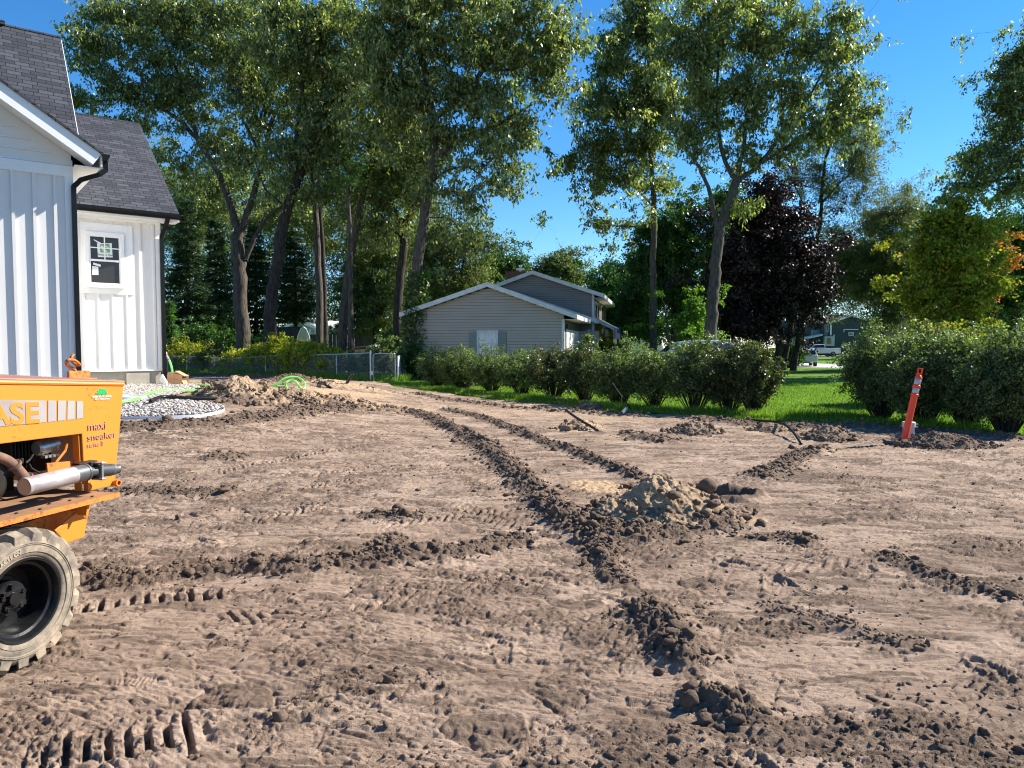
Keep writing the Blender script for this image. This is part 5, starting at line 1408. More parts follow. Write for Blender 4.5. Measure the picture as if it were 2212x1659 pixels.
# flag hanging from the porch
M_red = simple("flag_red", (0.45, 0.03, 0.03), (0.5, 0.05, 0.04), 0.8); M_blue = simple("flag_blue", (0.03, 0.04, 0.16), None, 0.8)
fl = thing("hanging_flag", "red and white striped flag with a starry blue corner hanging upright by the porch", "flag", tuple(at(1332, 732, 41.5)))
fw0, fw1 = at(1324.5, 709, 41.5), at(1340.5, 709, 41.5); fbz = at(1330, 733, 41.5)[2]; Wf = fw1[0] - fw0[0]; Hf = fw0[2] - fbz
def fpt(u_, v_): return np.array([fw0[0] + Wf * u_, 41.5 + 0.04 * math.sin(u_ * 9 + v_ * 2) , fw0[2] - Hf * v_ * (1 + 0.03 * math.sin(u_ * 20))])
for nm, mt, par in (("red_stripes", M_red, 0), ("white_stripes", M_paper, 1)):
    m_ = MB()
    for k in range(13):
        if k % 2 != par: continue
        for j in range(8):
            m_.add([fpt(k / 13, j / 8), fpt((k + 1) / 13, j / 8), fpt((k + 1) / 13, (j + 1) / 8), fpt(k / 13, (j + 1) / 8)], [(0, 1, 2, 3)])
    m_.build(nm, mt, fl)
m_ = MB()
for k in range(7):
    for j in range(4): m_.add([fpt((6 + k) / 13, j / 9) - [0, .012, 0], fpt((7 + k) / 13, j / 9) - [0, .012, 0], fpt((7 + k) / 13, (j + 1) / 9) - [0, .012, 0], fpt((6 + k) / 13, (j + 1) / 9) - [0, .012, 0]], [(0, 1, 2, 3)])
can = m_.build("canton", M_blue, fl)
m_ = MB()
for k in range(6):
    for j in range(5):
        c_ = fpt((6.5 + k * 1.1) / 13, (0.3 + j * 0.8) / 9) - [0, .018, 0]; m_.box(c_, (0.014, 0.003, 0.014))
m_.build("stars", M_paper, can)
m_ = MB(); m_.tube([fw0 + [-.3, 0, 0.02], fw1 + [.05, 0, 0.02]], 0.012, 6); m_.build("rod", M_alum, fl)

# ================================================================ CHAIN-LINK FENCE AND GATE
M_galv = simple("galvanised_steel", (0.50, 0.53, 0.54), (0.38, 0.41, 0.42), 0.4, 10, 0.6)
cf = thing("chain_link_fence", "low galvanised chain link fence with a sagging top rail, left of the gate", "fence", tuple(at(600, 812, 38)))
px_posts = [362, 403, 573, 726.5, 800.7]; top_y = [769.5, 769.0, 769.0, 765.5, 762]; fY = lambda px: 33.0 + (800.7 - px) / 438 * 9.5
rail = [(345, 769), (403, 769.5), (450, 772), (480, 774.6), (510, 774), (573, 769.5), (650, 767.5), (726.5, 765.5), (800.7, 762.5)]
railp = [at(px, py, fY(px)) for px, py in rail]
m_ = MB(); m_.tube(railp, 0.028, 8); m_.build("top_rail", M_galv, cf, True)
for px, ty in zip(px_posts[:-1], top_y):
    p = at(px, ty, fY(px)); m_ = MB(); m_.tube([(p[0], p[1] + .03, -0.3), (p[0], p[1] + .03, p[2] + 0.03)], 0.028, 8); m_.build("post", M_galv, cf, True)
def mesh_wire(mb, A, B, zt_a, zt_b, zb, pitch=0.085, r_=0.0045):
    """diamond wire between plan points A and B"""
    A = np.array(A[:2]); B = np.array(B[:2]); L = np.linalg.norm(B - A); u = (B - A) / L; nrm = np.array([-u[1], u[0]])
    zt = lambda s: zt_a + (zt_b - zt_a) * s / L
    for sg in (1, -1):
        s = -1.4
        while s < L + 1.4:
            a0, z0 = s, zb; hgt = zt(min(max(s, 0), L)) - zb; a1_, z1__ = s + sg * hgt * 0.8, zb + hgt
            if a0 > a1_: a0, a1_, z0, z1__ = a1_, a0, z1__, z0
            lo_, hi_ = max(a0, 0), min(a1_, L)
            if hi_ > lo_ + 0.02:
                q = lambda t_: z0 + (z1__ - z0) * (t_ - a0) / (a1_ - a0)
                P = [np.array([*(A + u * lo_), q(lo_)]), np.array([*(A + u * hi_), q(hi_)])]
                n3 = np.array([*nrm, 0]) * r_; up = np.array([0, 0, r_ * 1.2])
                mb.add([P[0] - n3, P[0] + up, P[0] + n3, P[1] - n3, P[1] + up, P[1] + n3], [(0, 1, 4, 3), (1, 2, 5, 4), (2, 0, 3, 5)])
            s += pitch
m_ = MB()
for a, b in zip(railp[:-1], railp[1:]): mesh_wire(m_, a, b, a[2], b[2], 0.02)
m_.build("wire_mesh", M_galv, cf)
gt = thing("chain_link_gate", "chain link gate with rounded frame and thick hinge post beside the leafy bush", "gate", tuple(at(830, 822, 32.5)))
P0_ = at(800.7, 759, 32.9); m_ = MB(); m_.tube([(P0_[0], P0_[1], -.3), tuple(P0_)], 0.05, 10); m_.lathe([(0.055, 0), (0.05, 0.03), (0, 0.05)], P0_, n=10); m_.build("gate_post", M_galv, gt, True)
P1_ = at(859, 769, 32.2); m_ = MB(); m_.tube([(P1_[0], P1_[1], -.3), tuple(P1_)], 0.04, 10); m_.build("gate_post", M_galv, gt, True)
ga, gb_ = at(806, 764, 32.8), at(853, 767, 32.3)
m_ = MB(); zt_g = ga[2]
m_.tube(spline([(ga[0], ga[1], 0.08), (ga[0], ga[1], zt_g - .15), (ga[0] + .05, ga[1], zt_g - .03), (ga[0] + .2, ga[1], zt_g), (gb_[0] - .1, gb_[1], zt_g), (gb_[0], gb_[1], zt_g - .1), (gb_[0], gb_[1], 0.08), (gb_[0] - .1, gb_[1], 0.06), (ga[0] + .1, ga[1], 0.06)], 5), 0.022, 8); m_.build("gate_frame", M_galv, gt, True)
m_ = MB(); mesh_wire(m_, ga, gb_, zt_g, zt_g, 0.06); m_.build("wire_mesh", M_galv, gt)
m_ = MB(); m_.box((P0_[0] + .07, P0_[1] - .05, 0.35), (0.12, 0.05, 0.16)); m_.build("hinge", M_paper, gt)
f2_ = thing("chain_link_fence", "short overgrown chain link fence running back from the gate to the ivy covered trunk", "fence", tuple(at(875, 815, 34)))
pA, pB = at(860, 769, 32.3), at(893, 766, 38.0)
m_ = MB(); m_.tube([pA, pB], 0.025, 8); m_.build("top_rail", M_galv, f2_, True)
m_ = MB(); mesh_wire(m_, pA, pB, pA[2], pB[2], 0.02); m_.build("wire_mesh", M_galv, f2_)
for px in (866, 893):
    p = at(px, 768, 33.5 if px == 866 else 38); m_ = MB(); m_.tube([(p[0], p[1], -.3), tuple(p)], 0.03, 8); m_.build("post", M_galv, f2_, True)

# ================================================================ THINGS SEEN UNDER THE TREES ON THE LEFT
M_wood_shade = simple("fence_wood_and_lap_shade", (0.075, 0.055, 0.042), (0.13, 0.10, 0.075), 0.9, 3)
wf = thing("board_fence", "tall brown board privacy fence behind the tree trunks", "fence", tuple(at(740, 790, 60)))
for k, (xa, xb) in enumerate(((648, 690), (690, 730), (730, 775), (775, 838))):
    m_ = MB(); A = at(xa, 735, 60); B = at(xb, 735, 60); zt_ = at(700, 722, 60)[2] + 0.1 * (k % 2); x_ = A[0]; i = 0
    while x_ < B[0] - 0.01:
        m_.box((x_ + 0.075, 60 + 0.02 * (i % 2), zt_ / 2 - 0.02 * (i % 3)), (0.14, 0.02, zt_)); x_ += 0.15; i += 1
    m_.build("fence_panel", M_wood_shade, wf)
    m_ = MB(); m_.box((A[0], 59.9, zt_ / 2 + .05), (0.12, 0.12, zt_ + .1)); m_.build("post", M_wood_shade, wf)
# barn-shaped shed
sh_ = thing("garden_shed", "small cream shed with curved barn roof and a dark side", "shed", tuple(at(640, 790, 50)))
M_shed = simple("cream_metal", (0.62, 0.55, 0.42), (0.5, 0.44, 0.33), 0.6, 4); M_sdark = simple("dark_roof_metal", (0.03, 0.025, 0.02), (0.05, 0.04, 0.035), 0.9, 4, spec=0.1)
fx0, fx1 = at(640, 760, 48)[0], at(673, 760, 48)[0]; zt_ = at(655, 706, 48)[2]; cxs = (fx0 + fx1) / 2; hwid = (fx1 - fx0) / 2
prof = [(-1.0, 0.0), (-0.98, zt_ * 0.35), (-0.72, zt_ * 0.78), (-0.35, zt_ * 0.95), (0, zt_), (0.35, zt_ * 0.95), (0.72, zt_ * 0.78), (0.98, zt_ * 0.35), (1.0, 0.0)]
dirb = np.array([-0.75, 0.66, 0]) * 3.2
m_ = MB(); m_.prism([(cxs + p * hwid, 48 + 0.12 * p, q) for p, q in prof], dirb * 0.01); m_.build("front", M_shed, sh_)
m_ = MB(); m_.prism([np.array([cxs + p * hwid * 1.01, 48 + .12 * p, q * 1.01]) + dirb * 0.012 for p, q in prof], dirb); m_.build("barrel_roof", M_sdark, sh_)
m_ = MB()
for p, q in zip(prof[:-1], prof[1:]): m_.tube([(cxs + p[0] * hwid, 47.97 + .12 * p[0], p[1]), (cxs + q[0] * hwid, 47.97 + .12 * q[0], q[1])], 0.035, 5)
m_.build("trim", M_trim, sh_)
m_ = MB(); m_.box((cxs + 0.05, 47.96, zt_ * 0.38), (hwid * 0.9, 0.04, zt_ * 0.72)); m_.box((cxs + 0.05, 47.93, zt_ * .4), (0.03, 0.03, zt_ * .7)); m_.build("door", M_shed, sh_)
# small far house
def small_house(name, label, apex, eL, eR, roofend, Y, depth_vec, wallm, roofm, base=-0.3):
    t = thing(name, label, "house", tuple(at(apex[0], 790, Y)))
    a, l, r_ = at(*apex, Y), at(*eL, Y), at(*eR, Y)
    m_ = MB(); m_.prism([(l[0] + .3, Y, base), (r_[0] - .3, Y, base), (r_[0] - .3, Y, r_[2]), (a[0], Y, a[2] - .1), (l[0] + .3, Y, l[2])], depth_vec); m_.build("wall", wallm, t)
    m_ = MB(); dv = np.array(depth_vec) * 1.05; off = np.array([0, -0.4, 0])
    m_.prism([a + off, l + off, l + off - [0, 0, .12], a + off - [0, 0, .12]], dv); m_.prism([a + off + [.001, 0, 0], r_ + off, r_ + off - [0, 0, .12], a + off + [.001, 0, -.12]], dv); rf = m_.build("roof", roofm, t)
    m_ = MB(); off2 = off + [0, -.03, 0]
    m_.prism([a + off2 + [0, 0, .02], l + off2 + [0, 0, .02], l + off2 - [0, 0, .28], a + off2 - [0, 0, .28]], (0, -0.05, 0)); m_.prism([a + off2 + [0.001, 0, .02], r_ + off2 + [0, 0, .02], r_ + off2 - [0, 0, .28], a + off2 + [.001, 0, -.28]], (0, -0.05, 0)); m_.build("rake_board", M_trim, rf)
    return t
t = small_house("small_house", "small pale house with a low gable far behind the shed", (647, 691), (617, 704), (684, 706), None, 80, (5.0, 7.0, 0), simple("pale_grey_siding", (0.42, 0.44, 0.42)), simple("pale_shingle", (0.42, 0.41, 0.39), (0.35, 0.34, 0.33)))
m_ = MB(); a, b = at(668, 710, 79.9), at(684, 722, 79.9); m_.box(((a[0] + b[0]) / 2, 79.8, (a[2] + b[2]) / 2), (b[0] - a[0], .1, a[2] - b[2])); ww = m_.build("window", M_trim, t)
m_ = MB(); m_.box(((a[0] + b[0]) / 2, 79.72, (a[2] + b[2]) / 2), ((b[0] - a[0]) * .4, .1, (a[2] - b[2]) * .8)); m_.build("pane", M_glass, ww)
m_ = MB()
for px in (706, 713): p = at(px, 716, 80); m_.box((p[0], 80, p[2] - 1), (0.25, 0.25, 3.2))
a, b = at(690, 703, 80), at(718, 708, 80); m_.box(((a[0] + b[0]) / 2, 80, a[2] - .25), (b[0] - a[0], 1.5, .35)); m_.build("porch", M_trim, t)
# playset with teal canopy
ps_ = thing("playset", "yellow playset tower with teal barrel canopy behind the board fence", "playset", tuple(at(770, 790, 63)))
M_yel = simple("yellow_plastic", (0.85, 0.50, 0.03), (0.8, 0.44, 0.03), 0.5); M_teal = simple("teal_canopy", (0.01, 0.15, 0.17), (0.02, 0.18, 0.19), 0.6)
c_ = at(770, 722, 63); r_ = 0.42
m_ = MB(); m_.prism([c_ + np.array([math.cos(q) * r_ - 0.1, 0, math.sin(q) * r_]) for q in np.linspace(0, math.pi, 9)], (-0.25, 1.0, 0)); m_.build("canopy", M_teal, ps_)
m_ = MB(); m_.tube([c_ + np.array([math.cos(q) * (r_ + .03), -.03, math.sin(q) * (r_ + .03)]) for q in np.linspace(0, math.pi, 13)], 0.05, 6); m_.build("arch", M_yel, ps_)
m_ = MB(); m_.box(c_ + [0, .4, -0.2], (0.95, 0.9, 0.28))
for i in (-1, 1):
    for j in (0, 1): m_.box((c_[0] + i * .42, c_[1] + j * .8, c_[2] / 2 - .1), (0.09, 0.09, c_[2] - .1))
m_.build("tower", simple("orange_wood", (0.5, 0.20, 0.05)), ps_)
# long white trailer roof behind the fence
tr_ = thing("white_trailer", "long low white trailer roof showing over the board fence", "trailer", tuple(at(800, 790, 66)))
a, b = at(779, 720, 66), at(822, 728, 66)
m_ = MB(); m_.box(((a[0] + b[0]) / 2, 67, a[2] - .16), (b[0] - a[0], 2.2, 0.34)); m_.build("roof", M_trim, tr_)
m_ = MB(); m_.box(((a[0] + b[0]) / 2, 67, a[2] / 2 - .1), (b[0] - a[0] - .2, 2.0, a[2] - .5)); m_.build("body", M_sid2, tr_)
for k in (0.3, 0.7):
    m_ = MB(); p = a[0] + (b[0] - a[0]) * k; m_.lathe([(0, 0), (.3, 0), (.3, .2), (0, .2)], (p, 65.9, 0.3), (0, 1, 0), 16); m_.build("wheel", M_rub, tr_)
# boat
bt = thing("motor_boat", "small white boat with a red stripe stored bow first by the bush", "boat", tuple(at(800, 800, 44)))
M_hull = simple("boat_white", (0.62, 0.60, 0.56), (0.5, 0.48, 0.45), 0.4, 3); M_bred = simple("boat_red", (0.35, 0.04, 0.03), None, 0.4)
bow = at(823, 741, 43)[0]; stern = at(766, 748, 43)[0] - 1.0; zt_ = at(800, 742, 43)[2]
def hull(mb, ztop, zbot, inset, y0=43.0):
    n = 14; vs = []; L = bow - stern
    for i in range(n + 1):
        f_ = i / n; x_ = stern + L * f_; w = (1 - max(0, (f_ - 0.55) / 0.45) ** 2.2) * 0.85 - inset * 0.3
        w = max(w, 0.02); rise = 0.22 * f_ ** 2; kb = zbot + 0.35 * max(0, (f_ - .7) / .3) ** 2
        vs += [(x_, y0 - w, ztop + rise), (x_, y0 - w * .85, (ztop + zbot) / 2 + rise), (x_ - .1 * f_, y0, kb), (x_, y0 + w * .85, (ztop + zbot) / 2 + rise), (x_, y0 + w, ztop + rise)]
    fs = [(i * 5 + j, i * 5 + j + 1, i * 5 + 6 + j, i * 5 + 5 + j) for i in range(n) for j in range(4)] + [(i * 5 + 4, i * 5, i * 5 + 5, i * 5 + 9) for i in range(n)] + [(0, 1, 2, 3, 4)]
    mb.add(vs, fs)
m_ = MB(); hull(m_, zt_ - 0.25, zt_ - 1.0, 0); m_.build("hull", M_hull, bt, True)
m_ = MB(); L = bow - stern
for i in range(10):
    f0, f1 = i / 14, (i + 1) / 14; w0 = (1 - max(0, (f0 - .55) / .45) ** 2.2) * .85 + .012; w1_q = (1 - max(0, (f1 - .55) / .45) ** 2.2) * .85 + .012
    m_.add([(stern + L * f0, 43 - w0, zt_ - .28 + .22 * f0 ** 2), (stern + L * f1, 43 - w1_q, zt_ - .28 + .22 * f1 ** 2), (stern + L * f1, 43 - w1_q, zt_ - .42 + .22 * f1 ** 2), (stern + L * f0, 43 - w0, zt_ - .42 + .22 * f0 ** 2)], [(0, 1, 2, 3)])
m_.build("stripe", M_bred, bt)
m_ = MB(); m_.box((stern + 1.6, 43, 0.25), (3.2, 0.9, 0.12)); m_.lathe([(0, -.9), (.3, -.9), (.3, -.7), (0, -.7)], (stern + 1.4, 43, 0.3), (0, 1, 0), 14); m_.lathe([(0, .9), (.3, .9), (.3, .7), (0, .7)], (stern + 1.4, 43, 0.3), (0, 1, 0), 14); m_.build("trailer", M_dark, bt)

# ================================================================ VEHICLES AND FAR HOUSES ON THE RIGHT
M_wcar = simple("white_car_paint", (0.75, 0.76, 0.78), None, 0.25, 1, spec=0.6)
M_cglass = simple("car_glass", (0.02, 0.03, 0.05), None, 0.08, 1, spec=0.8)
M_tyre = simple("black_tyre", (0.02, 0.02, 0.02), None, 0.8); M_rimc = simple("grey_rim", (0.3, 0.3, 0.32), None, 0.35, 5, 0.7)
def vehicle(name, label, cat, org, ang, prof, cabin, W, wheels, wr, paintm, extra=None, glass_in=0.04):
    """prof: side outline (x forward, z); cabin: glasshouse outline; built along local x then turned"""
    t = thing(name, label, cat, tuple(org)); ca, sa = math.cos(ang), math.sin(ang)
    X = np.array([ca, sa, 0]); Y = np.array([-sa, ca, 0]); o = np.array(org, float)
    P = lambda x, y, z: o + X * x + Y * y + hz * z
    m_ = MB(); m_.prism([P(x, -W / 2, z) for x, z in prof], Y * W); m_.build("body", paintm, t, bevel=0.05)
    ins = 0.16
    c0 = [(x, z) for x, z in cabin]
    zlo = min(z for _, z in c0); zhi = max(z for _, z in c0)
    m_ = MB(); n = len(c0)
    L_ = [P(x, -(W / 2 - 0.02 - ins * (z - zlo) / (zhi - zlo)), z) for x, z in c0]; R_ = [P(x, (W / 2 - 0.02 - ins * (z - zlo) / (zhi - zlo)), z) for x, z in c0]
    m_.add(L_ + R_, [tuple(range(n)), tuple(range(2 * n - 1, n - 1, -1))] + [(i, (i + 1) % n, n + (i + 1) % n, n + i) for i in range(n)]); m_.build("cabin", paintm, t, bevel=0.04)
    cx_ = sum(x for x, _ in c0) / n; czc = (zlo + zhi) / 2
    for sgn in (-1, 1):
        g0 = [(cx_ + (x - cx_) * 0.86, czc + (z - czc) * 0.66 + 0.02) for x, z in c0]
        yy = lambda z: sgn * (W / 2 - 0.02 - ins * (z - zlo) / (zhi - zlo) + 0.012)
        m_ = MB(); m_.prism([P(x, yy(z), z) for x, z in g0], Y * sgn * 0.012); m_.build("side_window", M_cglass, t)
    xs_ = sorted(c0, key=lambda q: q[0]); 
    for sgn, (pa, pb) in ((1, (xs_[-1], sorted(c0, key=lambda q: -q[0] - (q[1] > czc) * 10)[0])), (-1, (xs_[0], sorted(c0, key=lambda q: q[0] - (q[1] > czc) * 10)[0]))):
        a = np.array(pa); b = np.array(pb); a2 = a + (b - a) * 0.12; b2 = a + (b - a) * 0.88
        m_ = MB(); off = X * sgn * 0.015
        m_.prism([P(a2[0], -(W / 2 - .14), a2[1]) + off, P(a2[0], (W / 2 - .14), a2[1]) + off, P(b2[0], (W / 2 - .24), b2[1]) + off, P(b2[0], -(W / 2 - .24), b2[1]) + off], X * sgn * 0.01); m_.build("windscreen", M_cglass, t)
    for x in wheels:
        for sgn in (-1, 1):
            m_ = MB(); m_.lathe([(wr * .6, 0), (wr * .95, 0.0), (wr, 0.03), (wr, 0.2), (wr * .95, 0.23), (wr * .6, 0.23)], P(x, sgn * (W / 2 + .02), wr), -Y * sgn, 24); wh = m_.build("wheel", M_tyre, t, True)
            m_ = MB(); m_.lathe([(0, 0.02), (wr * .2, 0.01), (wr * .55, 0.03), (wr * .6, 0.0), (wr * .62, 0.05)], P(x, sgn * (W / 2 + .02), wr), -Y * sgn, 24); m_.build("rim", M_rimc, wh, True)
    if extra: extra(t, P, X, Y)
    return t
def pick_extra(t, P, X, Y):
    m_ = MB(); m_.box(P(-1.75, 0, 1.32), (2.3, 1.75, 0.10), (X, Y, hz)); m_.build("bed", M_tyre, t)
    m_ = MB(); m_.box(P(0.2, 1.02, 0.42), (4.6, 0.06, 0.28), (X, Y, hz)); m_.box(P(0.2, -1.02, 0.42), (4.6, 0.06, 0.28), (X, Y, hz)); m_.build("sill", M_tyre, t)
    for sgn in (-1, 1):
        m_ = MB(); m_.box(P(1.15, sgn * 1.1, 1.38), (0.12, 0.2, 0.22), (X, Y, hz)); m_.build("mirror", M_tyre, t)
        m_ = MB(); m_.box(P(-0.05, sgn * 1.025, 1.12), (0.22, 0.03, 0.05), (X, Y, hz)); m_.build("handle", M_tyre, t)
        m_ = MB(); m_.box(P(3.1, sgn * .75, 1.0), (0.08, 0.35, 0.22), (X, Y, hz)); m_.build("headlight", M_paper, t)
vehicle("pickup_truck", "white extended cab pickup truck parked side on in the far street", "pickup", at(1766, 771, 114) * [1, 1, 0] + [0, 0, -0.02], math.pi,
        [(3.15, 0.55), (3.15, 1.05), (2.9, 1.22), (1.55, 1.32), (-0.75, 1.34), (-3.15, 1.38), (-3.15, 0.6), (-2.5, 0.5), (-1.4, 0.5), (1.4, 0.5), (2.6, 0.5)],
        [(1.6, 1.30), (0.75, 1.92), (-0.55, 1.96), (-0.75, 1.90), (-0.80, 1.32)], 2.0, (2.05, -1.95), 0.42, M_wcar, pick_extra)
M_gcar = simple("pale_green_car_paint", (0.30, 0.42, 0.36), None, 0.25, 1, spec=0.6); M_bcar = simple("blue_car_paint", (0.02, 0.10, 0.32), None, 0.2, 1, spec=0.7)
carp = [(2.1, 0.35), (2.15, 0.62), (1.9, 0.78), (1.0, 0.92), (-1.9, 0.96), (-2.1, 0.85), (-2.1, 0.38), (-1.2, 0.25), (1.3, 0.25)]
carc = [(1.05, 0.90), (0.35, 1.40), (-1.1, 1.45), (-1.75, 1.28), (-1.95, 0.93)]
vehicle("green_car", "pale green hatchback parked on the driveway half behind the dark bush", "car", at(1733, 791, 59) * [1, 1, 0], R(75), carp, carc, 1.75, (1.3, -1.3), 0.32, M_gcar)
suvp = [(2.3, 0.4), (2.35, 0.8), (2.1, 1.0), (1.1, 1.10), (-2.2, 1.14), (-2.35, 1.0), (-2.35, 0.45), (-1.4, 0.3), (1.5, 0.3)]
suvc = [(1.2, 1.08), (0.45, 1.60), (-0.4, 1.70), (-1.5, 1.68), (-2.1, 1.5), (-2.25, 1.1)]
vehicle("blue_car", "dark blue car whose curved roof shows over the hedge", "car", (7.6, 30.0, -0.10), math.pi + R(3), suvp, suvc, 1.85, (1.45, -1.4), 0.36, M_bcar)
vehicle("white_car", "white vehicle whose flat roof just shows over the hedge between the trunks", "car", at(1482, 780, 36) * [1, 1, 0], math.pi, [(x, z + .1) for x, z in suvp], [(x, z + .14) for x, z in suvc], 1.85, (1.45, -1.4), 0.36, M_wcar)
# motorhome
rv = thing("motorhome", "long white motorhome with a roof air conditioner parked behind the trees", "motorhome", tuple(at(1380, 780, 75) * [1, 1, 0]))
M_rv = simple("rv_white", (0.70, 0.70, 0.68), (0.64, 0.64, 0.63), 0.4, 2)
x0, x1 = at(1318, 730, 75)[0], at(1430, 730, 75)[0]; z0_, z1q = 0.55, at(1380, 714.5, 75)[2]
m_ = MB(); m_.prism([(x0, 75, z0_), (x1 + .1, 75, z0_), (x1 + .15, 75, z0_ + .9), (x1 - .25, 75, z1q - .2), (x1 - .5, 75, z1q), (x0 + .1, 75, z1q), (x0, 75, z1q - .15)], (0, 2.5, 0)); m_.build("body", M_rv, rv, bevel=0.06)
def rvrect(mb, xa, ya, xb, yb, t=0.03):
    a, b = at(xa, ya, 74.98), at(xb, yb, 74.98); mb.box(((a[0] + b[0]) / 2, 74.97, (a[2] + b[2]) / 2), (abs(b[0] - a[0]), t * 2, abs(a[2] - b[2])))
m_ = MB(); rvrect(m_, 1385, 720, 1396, 752); dr = m_.build("door", simple("rv_cream", (0.66, 0.62, 0.52)), rv)
m_ = MB(); rvrect(m_, 1387.5, 724, 1393, 735, 0.05); m_.build("window", M_glass, dr)
m_ = MB(); rvrect(m_, 1341, 725, 1352, 736, 0.03); m_.build("window", M_glass, rv)
m_ = MB(); rvrect(m_, 1400, 727, 1408, 737, 0.03); m_.build("window", M_glass, rv)
m_ = MB(); rvrect(m_, 1318, 716, 1428, 717.2, 0.03); m_.build("awning", M_paper, rv)
c_ = at(1347, 711, 76); m_ = MB(); m_.box((c_[0], 76, z1q + .17), (0.9, 1.0, 0.30)); m_.build("air_conditioner", M_rv, rv, bevel=0.05)
for px in (1340, 1412):
    p = at(px, 770, 75)[0]; m_ = MB(); m_.lathe([(0, 0), (.45, 0), (.45, .3), (0, .3)], (p, 75.0, .45), (0, 1, 0), 20); m_.build("wheel", M_tyre, rv)
# dark blue-grey house in the far street
M_navy = simple("navy_siding", (0.030, 0.040, 0.055), (0.04, 0.05, 0.066), 0.7, 2)
nh = small_house("navy_house", "dark blue-grey two storey house behind the white pickup", (1838, 679.5), (1789, 697), (1893, 697), None, 136, (-6.0, 9.0, 0), M_navy, M_shin)
V4 = lambda x, y: (1673.2 + x * .11573, 658.3 + y * .11573)
def nrect(mb, xa, ya, xb, yb, Y=135.9, t=0.06):
    a, b = at(*V4(xa, ya), Y), at(*V4(xb, yb), Y); mb.box(((a[0] + b[0]) / 2, Y, (a[2] + b[2]) / 2), (abs(b[0] - a[0]), t * 2, abs(a[2] - b[2])))
m_ = MB(); nrect(m_, 1040, 350, 1060, 570); nrect(m_, 1100, 560, 1114, 760); nrect(m_, 1290, 455, 1560, 466); nrect(m_, 1288, 455, 1298, 510); m_.build("trim", M_trim, nh)
m_ = MB(); nrect(m_, 1380, 512, 1470, 580, 135.85); ww = m_.build("window", M_trim, nh)
m_ = MB(); nrect(m_, 1392, 522, 1458, 572, 135.75); m_.build("pane", M_glass, ww)
m_ = MB(); nrect(m_, 940, 345, 1042, 580, 136.6, .3); nrect(m_, 700, 470, 1000, 560, 138, .4); m_.build("front_wall", M_sid2, nh)
m_ = MB(); nrect(m_, 930, 590, 1100, 770, 135.7, .3); m_.build("entry_wall", simple("pale_entry", (0.55, 0.54, 0.5)), nh)
m_ = MB(); nrect(m_, 975, 370, 1012, 500, 136.2, .05); ww = m_.build("window", M_trim, nh)
m_ = MB(); nrect(m_, 982, 380, 1005, 490, 136.1, .05); m_.build("pane", M_glass, ww)
m_ = MB()
for k in range(3): nrect(m_, 985 + k * 25, 620, 1003 + k * 25, 730, 135.3, .05)
m_.build("pane", M_glass, nh)
m_ = MB(); a, b = at(*V4(650, 600), 135), at(*V4(900, 545), 135); m_.prism([a, b, b - [0, 0, .3], a - [0, 0, .3]], (0, 3, 0)); m_.build("porch_roof", M_fasc, nh)
m_ = MB(); nrect(m_, 330, 600, 620, 760, 139, .4); m_.build("far_wall", simple("brick_tan", (0.3, 0.24, 0.19)), nh)

# ================================================================ TREES, SHRUBS, HEDGES
M_bark = barkmat("oak_bark", (0.125, 0.105, 0.085), (0.036, 0.03, 0.025))
M_barkd = barkmat("dark_bark", (0.075, 0.06, 0.05), (0.022, 0.018, 0.015))
M_oak = leafmat("oak_leaves", [(0, (0.055, 0.085, 0.028)), (0.4, (0.125, 0.170, 0.058)), (0.75, (0.25, 0.29, 0.11)), (0.93, (0.40, 0.42, 0.21)), (1, (0.42, 0.34, 0.17))], 0.45, 0.32, 0.6)
M_olive = leafmat("olive_leaves", [(0, (0.07, 0.10, 0.03)), (0.5, (0.12, 0.15, 0.05)), (1, (0.20, 0.23, 0.09))], 0.35, 0.5, 0.4)
M_maple = leafmat("maple_leaves", [(0, (0.026, 0.070, 0.014)), (0.6, (0.055, 0.13, 0.025)), (1, (0.11, 0.21, 0.045))], 0.3, 0.45, 0.4)
M_bright = leafmat("bright_leaves", [(0, (0.07, 0.16, 0.02)), (0.6, (0.12, 0.24, 0.03)), (1, (0.20, 0.32, 0.05))], 0.45, 0.5, 0.3)
M_purple = leafmat("purple_leaves", [(0, (0.009, 0.005, 0.005)), (0.6, (0.018, 0.009, 0.009)), (0.9, (0.04, 0.020, 0.017)), (1, (0.09, 0.045, 0.034))], 0.10, 0.45, 0.45)
M_yellow = leafmat("yellowing_leaves", [(0, (0.13, 0.19, 0.02)), (0.45, (0.28, 0.32, 0.035)), (0.8, (0.48, 0.46, 0.06)), (1, (0.62, 0.52, 0.10))], 0.45, 0.5, 0.3)
M_ygreen = leafmat("yellow_green_leaves", [(0, (0.09, 0.15, 0.015)), (0.5, (0.22, 0.26, 0.03)), (0.85, (0.40, 0.38, 0.05)), (0.95, (0.45, 0.30, 0.05)), (1, (0.5, 0.16, 0.03))], 0.42, 0.5, 0.3)
M_orange = leafmat("orange_leaves", [(0, (0.20, 0.17, 0.03)), (0.5, (0.42, 0.18, 0.04)), (1, (0.6, 0.14, 0.03))], 0.4, 0.5, 0.3)
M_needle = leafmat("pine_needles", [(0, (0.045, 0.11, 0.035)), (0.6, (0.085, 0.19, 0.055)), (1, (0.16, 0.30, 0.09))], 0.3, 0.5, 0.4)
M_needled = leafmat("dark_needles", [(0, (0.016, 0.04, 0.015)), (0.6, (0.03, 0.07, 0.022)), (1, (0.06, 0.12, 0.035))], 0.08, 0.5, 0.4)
M_hedge = leafmat("hedge_leaves", [(0, (0.055, 0.095, 0.030)), (0.5, (0.11, 0.165, 0.055)), (0.85, (0.19, 0.25, 0.095)), (1, (0.28, 0.33, 0.15))], 0.38, 0.48, 0.5)
